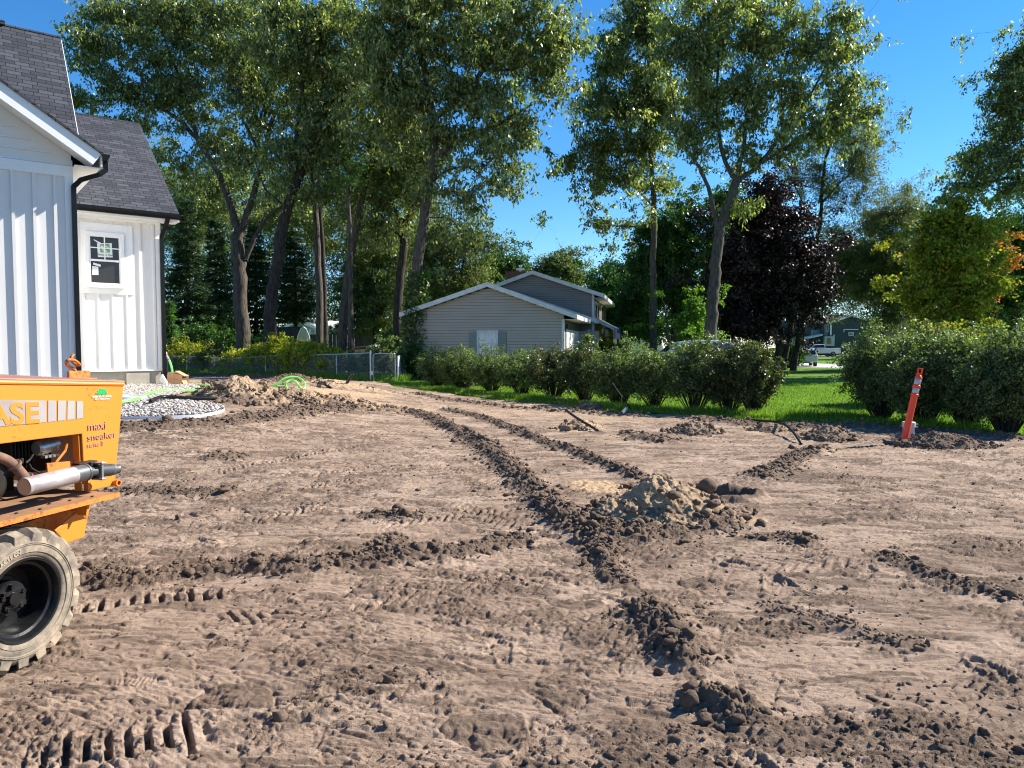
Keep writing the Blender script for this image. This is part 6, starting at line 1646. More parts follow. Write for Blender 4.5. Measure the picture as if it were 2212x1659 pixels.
M_hedgew = leafmat("weathered_hedge_leaves", [(0, (0.035, 0.06, 0.018)), (0.5, (0.065, 0.10, 0.03)), (0.85, (0.13, 0.15, 0.05)), (1, (0.24, 0.13, 0.07))], 0.28, 0.4, 0.5)
M_ivy = leafmat("ivy_leaves", [(0, (0.03, 0.085, 0.015)), (0.6, (0.06, 0.13, 0.02)), (0.9, (0.14, 0.2, 0.03)), (1, (0.30, 0.30, 0.05))], 0.3, 0.4, 0.5)

def unit(v): return v / (np.linalg.norm(v, axis=-1, keepdims=True) + 1e-9)
def leaf_quads(C, L, W, r, droop=0.35, nrm=None, axis=None, fold=0.18):
    n = len(C)
    a = r.normal(size=(n, 3)); a[:, 2] -= droop * 1.6
    if axis is not None: a = a * 0.5 + axis
    a = unit(a)
    q = r.normal(size=(n, 3)); q[:, 2] += 0.9
    b = unit(np.cross(a, q)); m = np.cross(a, b)
    L = (L * (0.65 + 0.7 * r.random(n)))[:, None]; W = (W * (0.65 + 0.7 * r.random(n)))[:, None]
    p0 = C; p2 = C + a * L; mid = C + a * L * 0.5
    p1 = mid + b * W / 2 + m * W * fold; p3 = mid - b * W / 2 + m * W * fold
    return np.stack([p0, p1, p2, p3], 1).reshape(-1, 3)
class Tubes:
    """many tapered limbs as one vertex/face set"""
    def __init__(s): s.V = []; s.F = []; s.n = 0
    def add(s, P, rad, k=6):
        P = np.asarray(P, float); m = len(P); rad = np.asarray(rad, float)
        T = unit(np.gradient(P, axis=0)) if m > 1 else P
        ref = np.array([0.31, 0.95, 0.05]); U = unit(np.cross(T, ref)); Wv = np.cross(T, U)
        a = np.linspace(0, 2 * math.pi, k, endpoint=False)
        V = P[:, None] + rad[:, None, None] * (U[:, None] * np.cos(a)[None, :, None] + Wv[:, None] * np.sin(a)[None, :, None])
        I = np.arange(m * k).reshape(m, k); J = np.roll(I, -1, 1)
        F = np.stack([I[:-1], J[:-1], J[1:], I[1:]], -1).reshape(-1, 4)
        s.V.append(V.reshape(-1, 3)); s.F.append(F + s.n); s.n += m * k
    def build(s, name, mat, parent): return np_mesh(name, np.concatenate(s.V), np.concatenate(s.F), mat, parent, True)

def grow_tree(root, limbs, crown, leafm, barkm, r, n_spray, per, LL, WW, spray, droop=0.35, twig=0.011, wander=0.10, along=0.06, vis_twigs=True, rmul=1.0):
    """limbs: [(points, r0, r1)] world; crown: [(centre, radii(3), weight)]"""
    tb = Tubes(); nodes = []; dirs = []; rads = []
    for pts, r0, r1 in limbs:
        P = np.array(spline(pts, 6)); m = len(P)
        P[1:-1] += r.normal(size=(m - 2, 3)) * wander * r0
        rad = r0 + (r1 - r0) * np.linspace(0, 1, m) ** 0.8
        tb.add(P, rad, 12 if r0 > 0.15 else 7)
        D = unit(np.gradient(P, axis=0))
        st = 1 if r0 < 0.2 else int(m * 0.3)
        nodes += list(P[st:]); dirs += list(D[st:]); rads += list(rad[st:])
    w = np.array([c[2] * np.prod(c[1]) ** 0.75 for c in crown]); w /= w.sum()
    T = []
    for (c, rad, _), k in zip(crown, (w * n_spray).astype(int) + 2):
        d = unit(r.normal(size=(k * 2, 3))); q = np.array(c) + d * np.array(rad) * (r.random((k * 2, 1)) ** 0.42) * (0.72 + 0.5 * r.random((k * 2, 1)))
        f = np.sin(q[:, 0] * 2.1 / spray + 1.3 * np.sin(q[:, 2] * 1.3 / spray)) + np.sin(q[:, 2] * 2.4 / spray + 1.1 * np.sin(q[:, 1] * 1.7)) + np.sin(q[:, 1] * 1.9 / spray + q[:, 0]) + 0.9 * r.normal(size=len(q))
        T.append(q[np.argsort(-f)[:k]])
    T = np.concatenate(T)
    j = r.random(len(T)) < 0.22; T[j] += r.normal(size=(j.sum(), 3)) * spray * 1.5
    if along > 0:                                   # foliage sprays close to the limbs too
        na = np.array(nodes); zc = np.quantile(T[:, 2], 0.06); na = na[na[:, 2] > zc]
        if len(na):
            q = na[r.integers(0, len(na), int(n_spray * along))]; T = np.concatenate([T, q + r.normal(size=q.shape) * spray * 1.15])
    nP = np.array(nodes); nD = np.array(dirs); nR = np.array(rads)
    par = -np.ones(len(nP), int); paths = []
    d0 = np.array([np.min(np.linalg.norm(nP - t, axis=1)) for t in T])
    for t in T[np.argsort(d0)]:
        v = t - nP; d = np.linalg.norm(v, axis=1)
        cosang = (v * nD).sum(1) / (d + 1e-6)
        cost = d * (1.35 - 0.45 * cosang) + 0.25 * np.maximum(0, nP[:, 2] - t[2])
        i = int(np.argmin(cost)); p = nP[i]; L = d[i]
        n = max(3, int(L / (0.35 * spray)) + 2)
        c1 = p + nD[i] * L * 0.35 + np.array([0, 0, 0.08 * L]); s = np.linspace(0, 1, n)[:, None]
        Q = (1 - s) ** 2 * p + 2 * s * (1 - s) * c1 + s ** 2 * t
        Q[1:-1] += r.normal(size=(n - 2, 3)) * 0.035 * L
        rb = min(nR[i] * 0.75, 0.012 + 0.013 * L * rmul + twig)
        rd = rb + (twig * 0.6 - rb) * np.linspace(0, 1, n) ** 0.8
        tb.add(Q, rd, 5 if rb > 0.04 else 3)
        D = unit(np.gradient(Q, axis=0))
        nP = np.concatenate([nP, Q[1:]]); nD = np.concatenate([nD, D[1:]]); nR = np.concatenate([nR, rd[1:]])
    # leaf sprays: several twigs from every tip
    nt_ = 6; K = len(T)
    tw = r.normal(size=(K, nt_, 3)); tw[..., 2] *= 0.55; tw = unit(tw) * spray * (0.5 + 0.95 * r.random((K, nt_, 1)))
    m = max(2, per // nt_)
    u = r.random((K, nt_, m, 1)) ** 0.75
    C = T[:, None, None] + tw[:, :, None] * u + r.normal(size=(K, nt_, m, 3)) * spray * 0.11
    C[..., 2] -= (u[..., 0] ** 2) * spray * 0.22
    C = C.reshape(-1, 3)
    if vis_twigs:
        A = np.repeat(T[:, None], nt_, 1).reshape(-1, 3); B = (T[:, None] + tw).reshape(-1, 3) - np.array([0, 0, spray * .2])
        nn = np.array([twig * .5, 0, 0]); n2 = np.array([0, twig * .3, twig * .4])
        Vt = np.stack([A - nn, A + n2, A + nn, B], 1).reshape(-1, 3); I = np.arange(len(A))[:, None] * 4
        Ft = np.concatenate([np.concatenate([I, I + 1, I + 3, I + 3], 1), np.concatenate([I + 1, I + 2, I + 3, I + 3], 1)])
        Ft = np.concatenate([I, I + 1, I + 2, I + 3], 1)
        tb.V.append(Vt); tb.F.append(Ft + tb.n); tb.n += len(Vt)
    tb.build("trunk", barkm, root)
    V = leaf_quads(C, LL, WW, r, droop)
    np_mesh("crown", V, np.arange(len(V)).reshape(-1, 4), leafm, root)
    return root

def pts_at(L, Y, rad0=None):
    """[(px,py[,dY])] -> world points at depth Y"""
    return [at(q[0], q[1], Y + (q[2] if len(q) > 2 else 0)) for q in L]
def ell(cx, cy, rx, ry, Y, dY=0, ryd=None, w=1.0):
    m = (Y + dY) / 1600
    return (at(cx, cy, Y + dY), (rx * m, (ryd if ryd else 0.75 * (rx + ry) / 2 * m), ry * m), w)
def tree(name, label, Y, limbs, crown, leafm, barkm, seed, n_spray, per=120, LL=0.15, WW=0.09, spray=0.8, group=None, cat='tree', **kw):
    r = np.random.default_rng(seed)
    lb = []
    for L, r0, r1 in limbs:
        P = pts_at(L, Y)
        if r0 > 0.12 and L[0][1] > 700: P[0] = np.array([P[0][0], P[0][1], -0.2])
        lb.append((P, r0, r1))
    b = lb[0][0][0]
    root = thing(name, label, cat, (b[0], b[1], 0.0), group)
    return grow_tree(root, lb, [ell(*c[:4], Y, *(c[4:])) for c in crown], leafm, barkm, r, n_spray, per, LL, WW, spray, **kw)

GL = 'tall trees behind the chain link fence'
tree("oak_tree", "forked oak with pale grey trunk nearest to the white house", 42,
     [([(523, 790), (521, 640), (514, 545), (515, 500)], .42, .33), ([(515, 505), (492, 425), (466, 365), (425, 300, .5), (360, 240, 1), (270, 212, 1), (190, 222, 1)], .22, .05),
      ([(425, 300, .5), (405, 210, 1), (365, 110, 2), (340, 20, 2)], .13, .04), ([(516, 510), (545, 430), (568, 345), (592, 250), (640, 160), (620, 60)], .22, .06), ([(531, 560), (560, 495), (600, 452), (655, 425), (700, 400)], .13, .06),
      ([(360, 240, 1), (300, 160, 0), (240, 90, -1)], .08, .03), ([(568, 345), (520, 250, 1), (470, 160, 2)], .1, .03)],
     [(215, 110, 60, 80, 1), (180, 215, 38, 50, 1, None, .8), (290, 60, 80, 80, 1), (320, 190, 85, 75, 1), (420, 80, 90, 95, 2), (280, 275, 70, 30, 1, None, .6), (520, 110, 80, 110, 1), (430, 215, 60, 60, 1),
      (385, 330, 50, 45, 1, None, .5), (570, 230, 60, 60), (230, 15, 60, 40, 1), (600, 420, 60, 40, 1, None, .5), (455, 300, 50, 50, 2, None, .5), (500, 20, 90, 50, 1), (545, 190, 70, 60, 0), (370, 20, 80, 40), (500, 330, 60, 60, 2, None, .5), (420, 400, 60, 40, 2, None, .4), (250, 330, 60, 30, 2, None, .4)], M_oak, M_bark, 101, 600, 84, .24, .10, .85, GL, droop=.9)
tree("oak_tree", "oak with a straight dark mossy trunk just right of the forked oak", 39,
     [([(577, 790), (584, 660), (600, 560), (622, 450), (650, 365)], .36, .24), ([(650, 365), (690, 300), (735, 230), (760, 150, 1)], .18, .05), ([(645, 380), (640, 290), (655, 180), (640, 80)], .16, .05), ([(622, 450), (575, 410), (560, 370)], .06, .03), ([(690, 300), (700, 180), (705, 60)], .1, .04)],
     [(660, 90, 100, 110), (700, 260, 85, 70), (620, 310, 50, 45), (745, 180, 75, 90), (690, 365, 70, 32), (600, 10, 60, 50), (760, 60, 70, 80), (760, 310, 60, 50, 0, None, .8), (820, 240, 50, 60), (660, 410, 80, 40, 0, None, .6), (560, 330, 60, 60, 1, None, .6)], M_oak, M_barkd, 102, 460, 84, .24, .10, .85, GL, droop=.9)
tree("oak_tree", "broad leaning oak beside the gate whose long limb reaches right over the grey house", 35.5,
     [([(880, 800), (892, 680), (902, 570), (920, 450), (937, 330), (928, 200), (908, 90), (900, -20)], .34, .12), ([(937, 352), (990, 300), (1060, 275), (1150, 225)], .15, .05), ([(932, 260), (1000, 205), (1045, 150), (1090, 92), (1112, 30)], .17, .05),
      ([(917, 420), (955, 375), (1010, 362), (1065, 400)], .07, .03), ([(1045, 150), (1110, 150), (1170, 120)], .08, .03), ([(925, 180), (860, 110), (820, 40)], .1, .04), ([(1112, 30), (1150, -30)], .05, .03), ([(914, 470), (975, 475), (1000, 520)], .045, .02)],
     [(900, 60, 100, 110), (1010, 100, 90, 100), (1110, 80, 95, 85), (1195, 160, 48, 62), (1070, 240, 85, 55), (1140, 265, 45, 45, 0, None, .7), (1060, 335, 75, 45, 0, None, .7), (1045, 425, 65, 55, 0, None, .45), (975, 520, 55, 70, 1, None, .35),
      (830, 190, 60, 80), (1000, 5, 150, 35), (1185, 45, 55, 45), (960, 270, 50, 60, 0, None, .7), (1010, 190, 60, 50), (850, 290, 55, 60, 0, None, .7), (1215, 90, 35, 50), (820, 70, 70, 80), (880, 200, 60, 70), (960, 400, 70, 50, 0, None, .4), (1100, 380, 50, 45, 0, None, .5)], M_oak, M_bark, 103, 580, 84, .24, .10, .82, GL, droop=.9)
tree("oak_tree", "slim forked oak with dark trunk just left of the ivy covered one", 41,
     [([(855, 790), (861, 640), (873, 520), (880, 470)], .27, .2), ([(880, 470), (905, 420), (925, 340, 1), (920, 260, 2)], .13, .04), ([(876, 500), (848, 440), (838, 380), (845, 280)], .11, .04), ([(872, 520), (830, 470), (800, 455)], .07, .03)],
     [(850, 330, 55, 70), (880, 420, 55, 40, 1, None, .6), (820, 400, 40, 50), (880, 250, 50, 60, 2), (800, 460, 30, 20, 0, None, .5), (900, 330, 60, 60), (830, 500, 50, 30, 0, None, .6)], M_oak, M_barkd, 104, 300, 95, .22, .095, .8, GL, droop=.9)
tree("pine_tree", "straight pair of thin bare trunks, the left and thicker of the two", 43, [([(690, 790), (689, 600), (681, 440), (672, 320), (670, 200)], .24, .10), ([(682, 450), (660, 420), (640, 410)], .04, .02)],
     [(672, 330, 35, 40), (690, 230, 40, 60), (660, 150, 50, 60)], M_oak, M_bark, 105, 120, 120, .16, .085, .8, GL)
tree("pine_tree", "thinner darker trunk standing right behind the paired trunk", 46, [([(704, 790), (700, 600), (691, 440), (688, 330)], .17, .09)],
     [(690, 340, 35, 40), (700, 260, 40, 50)], M_oak, M_barkd, 106, 70, 110, .16, .085, .8, GL)
def needle_tufts(root, centres, r, n, size, mat, LL=0.26, WW=0.03, name="crown"):
    V = []
    for (c, rad) in centres:
        k = int(n * np.prod(rad) ** 0.66); d = unit(r.normal(size=(k, 3))); T = np.array(c) + d * np.array(rad) * r.random((k, 1)) ** 0.5
        m = 26; C = np.repeat(T, m, 0) + r.normal(size=(k * m, 3)) * size * 0.35 * np.array([1, 1, .45]); ax_ = unit(C - np.repeat(T, m, 0) + np.array([0, 0, .05]))
        V.append(leaf_quads(C, LL, WW, r, 0.0, axis=ax_ * 1.5, fold=0))
    V = np.concatenate(V); np_mesh(name, V, np.arange(len(V)).reshape(-1, 4), mat, root)
def pine_with_tufts(label, Y, limbs, tufts, seed, barkm):
    r = np.random.default_rng(seed); lb = [(pts_at(L, Y), a, b) for L, a, b in limbs]; lb[0][0][0][2] = -0.2; b = lb[0][0][0]
    root = thing("pine_tree", label, "tree", (b[0], b[1], 0), GL); tb = Tubes()
    for P, a, c in lb:
        Q = np.array(spline(P, 5)); tb.add(Q, np.linspace(a, c, len(Q)), 10)
    for (cx, cy, rx, ry) in tufts:
        t = at(cx, cy, Y); Q = np.array(spline([at(limbs[0][0][-1][0], cy + 12, Y), (t + at(limbs[0][0][-1][0], cy + 6, Y)) / 2, t], 3)); tb.add(Q, np.linspace(.05, .02, len(Q)), 4)
    tb.build("trunk", barkm, root); m = Y / 1600
    needle_tufts(root, [(at(cx, cy, Y), (rx * m, rx * m * .8, ry * m)) for cx, cy, rx, ry in tufts], r, 60, .8, M_needle)
    return root
pine_with_tufts("leaning pine with a stout bare trunk slanting to the right", 40, [([(736, 800), (742, 680), (757, 560), (776, 460), (792, 380), (800, 300)], .25, .10)], [(800, 345, 42, 22), (835, 385, 38, 20), (790, 300, 30, 25), (770, 395, 28, 14), (815, 415, 30, 14)], 107, M_bark)
pine_with_tufts("thinnest straight pine trunk crossing in front of the leaning pine", 38, [([(757, 800), (757, 650), (756, 520), (752, 420), (752, 350)], .155, .08)], [(752, 385, 34, 18), (730, 400, 26, 12), (765, 350, 28, 20), (745, 320, 25, 18)], 108, M_bark)

def conifer(label, px, Y, ytop, ybase, half, seed, mat, barkm, dens=1.0, dz=0.42, name="spruce_tree", group='evergreens under the tall trees', droop=0.25):
    r = np.random.default_rng(seed); b = at(px, 790, Y); b[2] = 0; top = at(px, ytop, Y)[2]; zb = at(px, ybase, Y)[2]; R_ = half * Y / 1600
    root = thing(name, label, "tree", tuple(b), group); tb = Tubes(); tb.add([b - [0, 0, .2], b + [0, 0, top * .5], b + [0, 0, top]], [.22, .14, .02], 8)
    C = []; A = []; z = max(0.3, zb)
    while z < top - 0.1:
        f_ = 1 - (z - zb) / (top - zb); L = R_ * (0.12 + 0.88 * f_ ** 0.8) * (0.8 + .35 * r.random())
        nb = 6 + int(3 * f_)
        for k in range(nb):
            a = r.random() * 2 * math.pi; u = np.array([math.cos(a), math.sin(a), 0]); v = np.array([-u[1], u[0], 0]); l = L * (.7 + .45 * r.random())
            o_ = b + [0, 0, z + .2 * r.random()]; tip = o_ + u * l + [0, 0, -droop * l + .10 * l]
            s = np.linspace(0, 1, 6)[:, None]; Q = o_ + u * l * s + np.array([0, 0, 1.0]) * (-droop * l * s + .14 * l * s ** 2.5); tb.add(Q, np.linspace(.035, .008, 6), 3)
            m = int(34 * l * dens) + 6; s = r.random(m) ** .7; side = (r.random(m) - .5) * 2 * (0.38 * l * (1 - s * .75) + .12)
            P = o_ + u * (l * s)[:, None] + v * side[:, None] + np.stack([np.zeros(m), np.zeros(m), -droop * l * s + .14 * l * s ** 2.5 - .25 * np.abs(side) + .05 * r.normal(size=m)], 1)
            C.append(np.repeat(P, 4, 0) + r.normal(size=(4 * m, 3)) * .05); A.append(np.repeat(unit(u * .8 + v * np.sign(side)[:, None] * .8), 4, 0))
        z += dz * (.7 + .5 * r.random())
    tb.build("trunk", barkm, root); C = np.concatenate(C); A = np.concatenate(A)
    V = leaf_quads(C, .30, .06, r, 0.1, axis=A * 1.6, fold=0); np_mesh("crown", V, np.arange(len(V)).reshape(-1, 4), mat, root)
    return root
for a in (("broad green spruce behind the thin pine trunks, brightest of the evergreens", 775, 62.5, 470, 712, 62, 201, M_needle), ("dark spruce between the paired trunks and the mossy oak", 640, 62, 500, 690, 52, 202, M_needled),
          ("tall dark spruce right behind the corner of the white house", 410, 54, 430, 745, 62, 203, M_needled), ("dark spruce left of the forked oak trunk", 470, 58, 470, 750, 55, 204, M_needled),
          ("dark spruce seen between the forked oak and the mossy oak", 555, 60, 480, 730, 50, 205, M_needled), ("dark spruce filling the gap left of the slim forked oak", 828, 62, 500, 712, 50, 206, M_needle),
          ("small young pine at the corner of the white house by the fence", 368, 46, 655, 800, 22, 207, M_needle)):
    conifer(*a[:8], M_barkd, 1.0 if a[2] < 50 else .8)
# olive airy trees behind
GB = 'background trees'
tree("locust_tree", "airy olive tree behind the gate oak, left of the grey house roof", 56, [([(985, 790), (985, 650), (975, 560), (960, 480)], .2, .08), ([(985, 620), (1010, 540), (1030, 490)], .1, .04)],
     [(960, 600, 55, 90), (1000, 520, 60, 60), (930, 540, 40, 90), (1010, 610, 35, 70), (930, 680, 40, 50)], M_olive, M_barkd, 301, 330, 120, .17, .10, 1.1, GB)
tree("locust_tree", "airy grey green tree filling the gap between the ivy trunk and the pines", 60, [([(810, 790), (808, 600), (800, 480)], .2, .08)],
     [(800, 540, 60, 70), (850, 620, 40, 80), (770, 450, 60, 50), (880, 560, 30, 80), (820, 690, 50, 40)], M_olive, M_barkd, 302, 280, 110, .18, .10, 1.1, GB)
tree("locust_tree", "olive tree behind the forked oak, seen over the dark spruces", 62, [([(450, 790), (455, 600), (470, 480)], .2, .08), ([(455, 600), (420, 520), (400, 450)], .1, .04)],
     [(430, 430, 70, 60), (500, 400, 60, 60), (390, 500, 45, 60), (570, 480, 50, 50), (640, 470, 60, 50), (700, 500, 60, 50), (370, 360, 40, 60, 0, None, .5)], M_oak, M_barkd, 303, 420, 110, .18, .10, 1.1, GB)
# ---- right-hand group
GRR = 'tall trees behind the hedge'
tree("oak_tree", "straight slim oak whose trunk crosses the motorhome, left of the big forked one", 42,
     [([(1411, 800), (1411, 620), (1412, 460), (1405, 320), (1402, 170), (1400, 20)], .235, .07), ([(1409, 445), (1370, 405), (1320, 380), (1250, 365)], .07, .025), ([(1411, 482), (1350, 490), (1285, 478)], .05, .02), ([(1405, 320), (1350, 280), (1300, 270)], .06, .02), ([(1403, 240), (1350, 170), (1320, 120)], .07, .02)],
     [(1400, 40, 60, 60), (1350, 110, 55, 70), (1325, 210, 65, 60), (1295, 300, 55, 45), (1250, 345, 40, 25), (1340, 365, 70, 40, 0, None, .8), (1420, 200, 60, 90), (1410, 320, 55, 55, 0, None, .7), (1325, 482, 58, 12), (1430, 400, 40, 40, 0, None, .4), (1370, 30, 40, 40)], M_oak, M_bark, 110, 400, 92, .23, .10, .8, GRR, droop=.9)
tree("oak_tree", "big spreading oak with thick trunk and wide forked limbs, right of the slim one", 36,
     [([(1533, 800), (1538, 680), (1545, 590), (1553, 505), (1574, 440), (1590, 392)], .33, .2), ([(1553, 505), (1530, 405), (1500, 345), (1468, 290), (1450, 190)], .13, .03), ([(1590, 392), (1562, 335), (1550, 235), (1552, 110), (1560, 10)], .13, .04),
      ([(1590, 392), (1608, 300), (1618, 170), (1645, 50)], .12, .04), ([(1590, 392), (1640, 355), (1690, 285), (1750, 205), (1800, 110)], .14, .03), ([(1645, 352), (1730, 300), (1800, 262), (1860, 235)], .08, .02), ([(1500, 345), (1540, 290), (1570, 240)], .05, .02), ([(1690, 285), (1690, 180), (1710, 80)], .07, .02)],
     [(1560, 50, 100, 75, 0, None, .8), (1680, 60, 90, 75, 0, None, .75), (1790, 100, 75, 65, 0, None, .8), (1815, 45, 42, 30), (1840, 200, 60, 50, 0, None, .8), (1868, 235, 30, 30), (1760, 255, 85, 50, 0, None, .7), (1650, 200, 100, 70, 0, None, .6), (1540, 190, 80, 80, 0, None, .6), (1480, 110, 60, 80, 0, None, .8),
      (1620, 320, 70, 35, 0, None, .45), (1490, 290, 50, 60, 0, None, .6), (1700, 320, 60, 25, 0, None, .5), (1600, 440, 50, 30, 0, None, .4)], M_oak, M_bark, 111, 500, 84, .21, .09, .72, GRR, droop=.9)
tree("locust_tree", "feathery olive tree rising behind the purple maple against the sky", 48, [([(1690, 800), (1715, 660), (1750, 560), (1772, 480), (1776, 400), (1790, 320), (1822, 275)], .22, .05), ([(1762, 530), (1735, 440), (1700, 370)], .09, .03), ([(1774, 440), (1820, 390), (1870, 350)], .08, .02)],
     [(1860, 350, 50, 55, 0, None, .7), (1800, 290, 65, 40, 0, None, .6), (1730, 380, 50, 45, 0, None, .5), (1862, 425, 45, 22, 0, None, .6), (1880, 300, 28, 30, 0, None, .6), (1800, 420, 40, 40, 0, None, .3)], M_olive, M_barkd, 112, 230, 120, .13, .06, .9, GRR)
tree("maple_tree", "very dark purple leaved maple beside the thick oak trunk", 43, [([(1680, 800), (1680, 700), (1670, 560)], .25, .1), ([(1680, 690), (1720, 620), (1740, 580)], .12, .05), ([(1680, 700), (1630, 620), (1610, 540)], .12, .05)],
     [(1670, 600, 100, 100), (1625, 490, 50, 70), (1655, 420, 45, 40), (1735, 610, 55, 70), (1595, 660, 50, 75), (1700, 500, 50, 60), (1640, 715, 60, 28), (1600, 560, 45, 70)], M_purple, M_barkd, 113, 760, 140, .15, .12, .8, GRR)
tree("maple_tree", "dense dark green maple behind the slim oak trunk", 52, [([(1455, 800), (1455, 640), (1460, 540)], .25, .1)],
     [(1450, 560, 75, 90), (1480, 470, 50, 50), (1400, 620, 50, 80), (1500, 640, 60, 70), (1540, 560, 35, 90), (1390, 700, 50, 40), (1560, 450, 50, 50), (1580, 530, 40, 70), (1420, 520, 50, 60)], M_maple, M_barkd, 114, 640, 130, .17, .13, .9, GRR)
tree("maple_tree", "small bright green maple with two pale stems right of the slim oak", 38, [([(1448, 800), (1447, 745), (1440, 700), (1436, 660)], .10, .04), ([(1447, 750), (1462, 715), (1478, 680), (1490, 650)], .07, .02)],
     [(1490, 700, 24, 28), (1500, 668, 16, 20), (1485, 735, 28, 14)], M_bright, M_bark, 115, 110, 110, .13, .10, .5, GRR)
tree("willow_tree", "low arching olive tree leaning left of the yellowing maple", 47, [([(1712, 800), (1735, 690), (1765, 640), (1800, 580), (1850, 545), (1920, 525)], .22, .06), ([(1765, 640), (1830, 610), (1900, 620), (1960, 650)], .11, .03), ([(1765, 640), (1785, 560), (1810, 500)], .1, .04)],
     [(1900, 475, 65, 35), (1850, 545, 60, 35), (1910, 560, 70, 60), (1850, 625, 50, 40), (1935, 650, 50, 60), (1955, 440, 40, 40), (1925, 700, 45, 30), (1820, 590, 35, 40, 0, None, .8), (1950, 530, 60, 60), (1885, 590, 70, 50), (1985, 590, 50, 80), (1800, 520, 40, 40, 0, None, .6)], M_olive, M_barkd, 116, 760, 130, .14, .055, .85, GRR)
tree("maple_tree", "yellow green maple turning orange at its right edge", 37, [([(2035, 800), (2035, 690), (2040, 600), (2050, 520)], .16, .06), ([(2038, 640), (2090, 580), (2130, 540)], .08, .03), ([(2036, 660), (2000, 600), (1990, 540)], .08, .03)],
     [(2050, 570, 50, 70), (2125, 570, 35, 35), (2040, 480, 45, 28), (2090, 500, 40, 30), (1995, 620, 30, 60), (2110, 640, 50, 35), (2020, 690, 50, 35), (2080, 700, 45, 30), (2150, 600, 28, 22), (2060, 440, 30, 15), (2000, 540, 28, 30)], M_ygreen, M_barkd, 117, 330, 110, .16, .12, .75, GRR)
tree("maple_tree", "small orange tipped maple behind the yellow green one", 39, [([(2150, 800), (2150, 640), (2145, 560)], .1, .04)], [(2150, 545, 24, 12), (2172, 560, 12, 18), (2130, 620, 20, 10, 0, None, .5)], M_orange, M_barkd, 118, 34, 90, .14, .12, .6, GRR)
tree("maple_tree", "dark green tree at the right edge behind the yellow green maple", 52, [([(2190, 800), (2190, 640), (2195, 540)], .2, .08)],
     [(2190, 560, 55, 90), (2200, 660, 60, 80), (2230, 500, 60, 60), (2140, 680, 60, 60), (2140, 510, 60, 50), (2080, 600, 60, 90)], M_maple, M_barkd, 119, 420, 120, .17, .12, .9, GRR)
tree("oak_tree", "tall oak leaning in at the right edge of the sky", 38, [([(2440, 800), (2400, 560), (2340, 420), (2330, 250), (2340, 60)], .4, .1), ([(2400, 560), (2300, 430), (2200, 385), (2120, 400), (2060, 420)], .14, .03), ([(2335, 330), (2260, 280), (2190, 250), (2140, 240)], .12, .03), ([(2335, 180), (2270, 150), (2210, 120)], .1, .03), ([(2250, 400), (2180, 330), (2120, 320)], .06, .02)],
     [(2200, 170, 50, 60), (2250, 100, 50, 60), (2165, 250, 48, 45, 0, None, .8), (2120, 345, 45, 40, 0, None, .8), (2185, 330, 50, 50, 0, None, .7), (2200, 410, 50, 20), (2075, 415, 26, 14), (2110, 400, 40, 18), (2260, 250, 50, 90), (2280, 380, 60, 60), (2350, 150, 90, 130, 0, None, .4), (2150, 190, 25, 30, 0, None, .7)], M_oak, M_barkd, 120, 360, 110, .19, .09, .75, GRR, droop=.6)
tree("locust_tree", "thin feathery tree top between the olive tree and the right oak", 60, [([(1965, 800), (1965, 600), (1962, 440), (1960, 400)], .15, .03)], [(1960, 425, 38, 28, 0, None, .5), (1975, 470, 35, 30)], M_olive, M_barkd, 121, 60, 80, .13, .06, .9, GRR)
# trees beyond the grey house
tree("maple_tree", "rounded dark green tree just right of the grey house roof", 72, [([(1320, 800), (1320, 680), (1318, 620)], .25, .1)], [(1310, 620, 45, 45), (1345, 650, 45, 60), (1285, 660, 25, 50), (1370, 600, 30, 35), (1310, 700, 50, 30)], M_maple, M_barkd, 122, 300, 120, .22, .18, 1.1, GB)
tree("maple_tree", "round topped grey green tree behind the grey house ridge", 88, [([(1200, 800), (1195, 650), (1190, 590)], .3, .1)], [(1175, 575, 35, 26), (1215, 570, 32, 28), (1240, 600, 20, 35), (1190, 615, 60, 30)], M_olive, M_barkd, 123, 200, 120, .24, .17, 1.2, GB)
tree("maple_tree", "dark leafy tree behind the chimney of the grey house", 80, [([(1080, 800), (1080, 650), (1080, 590)], .3, .1)], [(1075, 575, 40, 32), (1110, 570, 25, 24), (1060, 610, 45, 35), (1045, 640, 35, 40)], M_maple, M_barkd, 124, 220, 120, .23, .18, 1.2, GB)
tree("maple_tree", "lone leafy tree with light foliage close behind the porch of the grey house", 52, [([(1335, 800), (1335, 700), (1330, 660)], .1, .04)], [(1330, 690, 22, 24), (1350, 660, 22, 20)], M_maple, M_barkd, 125, 60, 120, .16, .12, .7, GB)

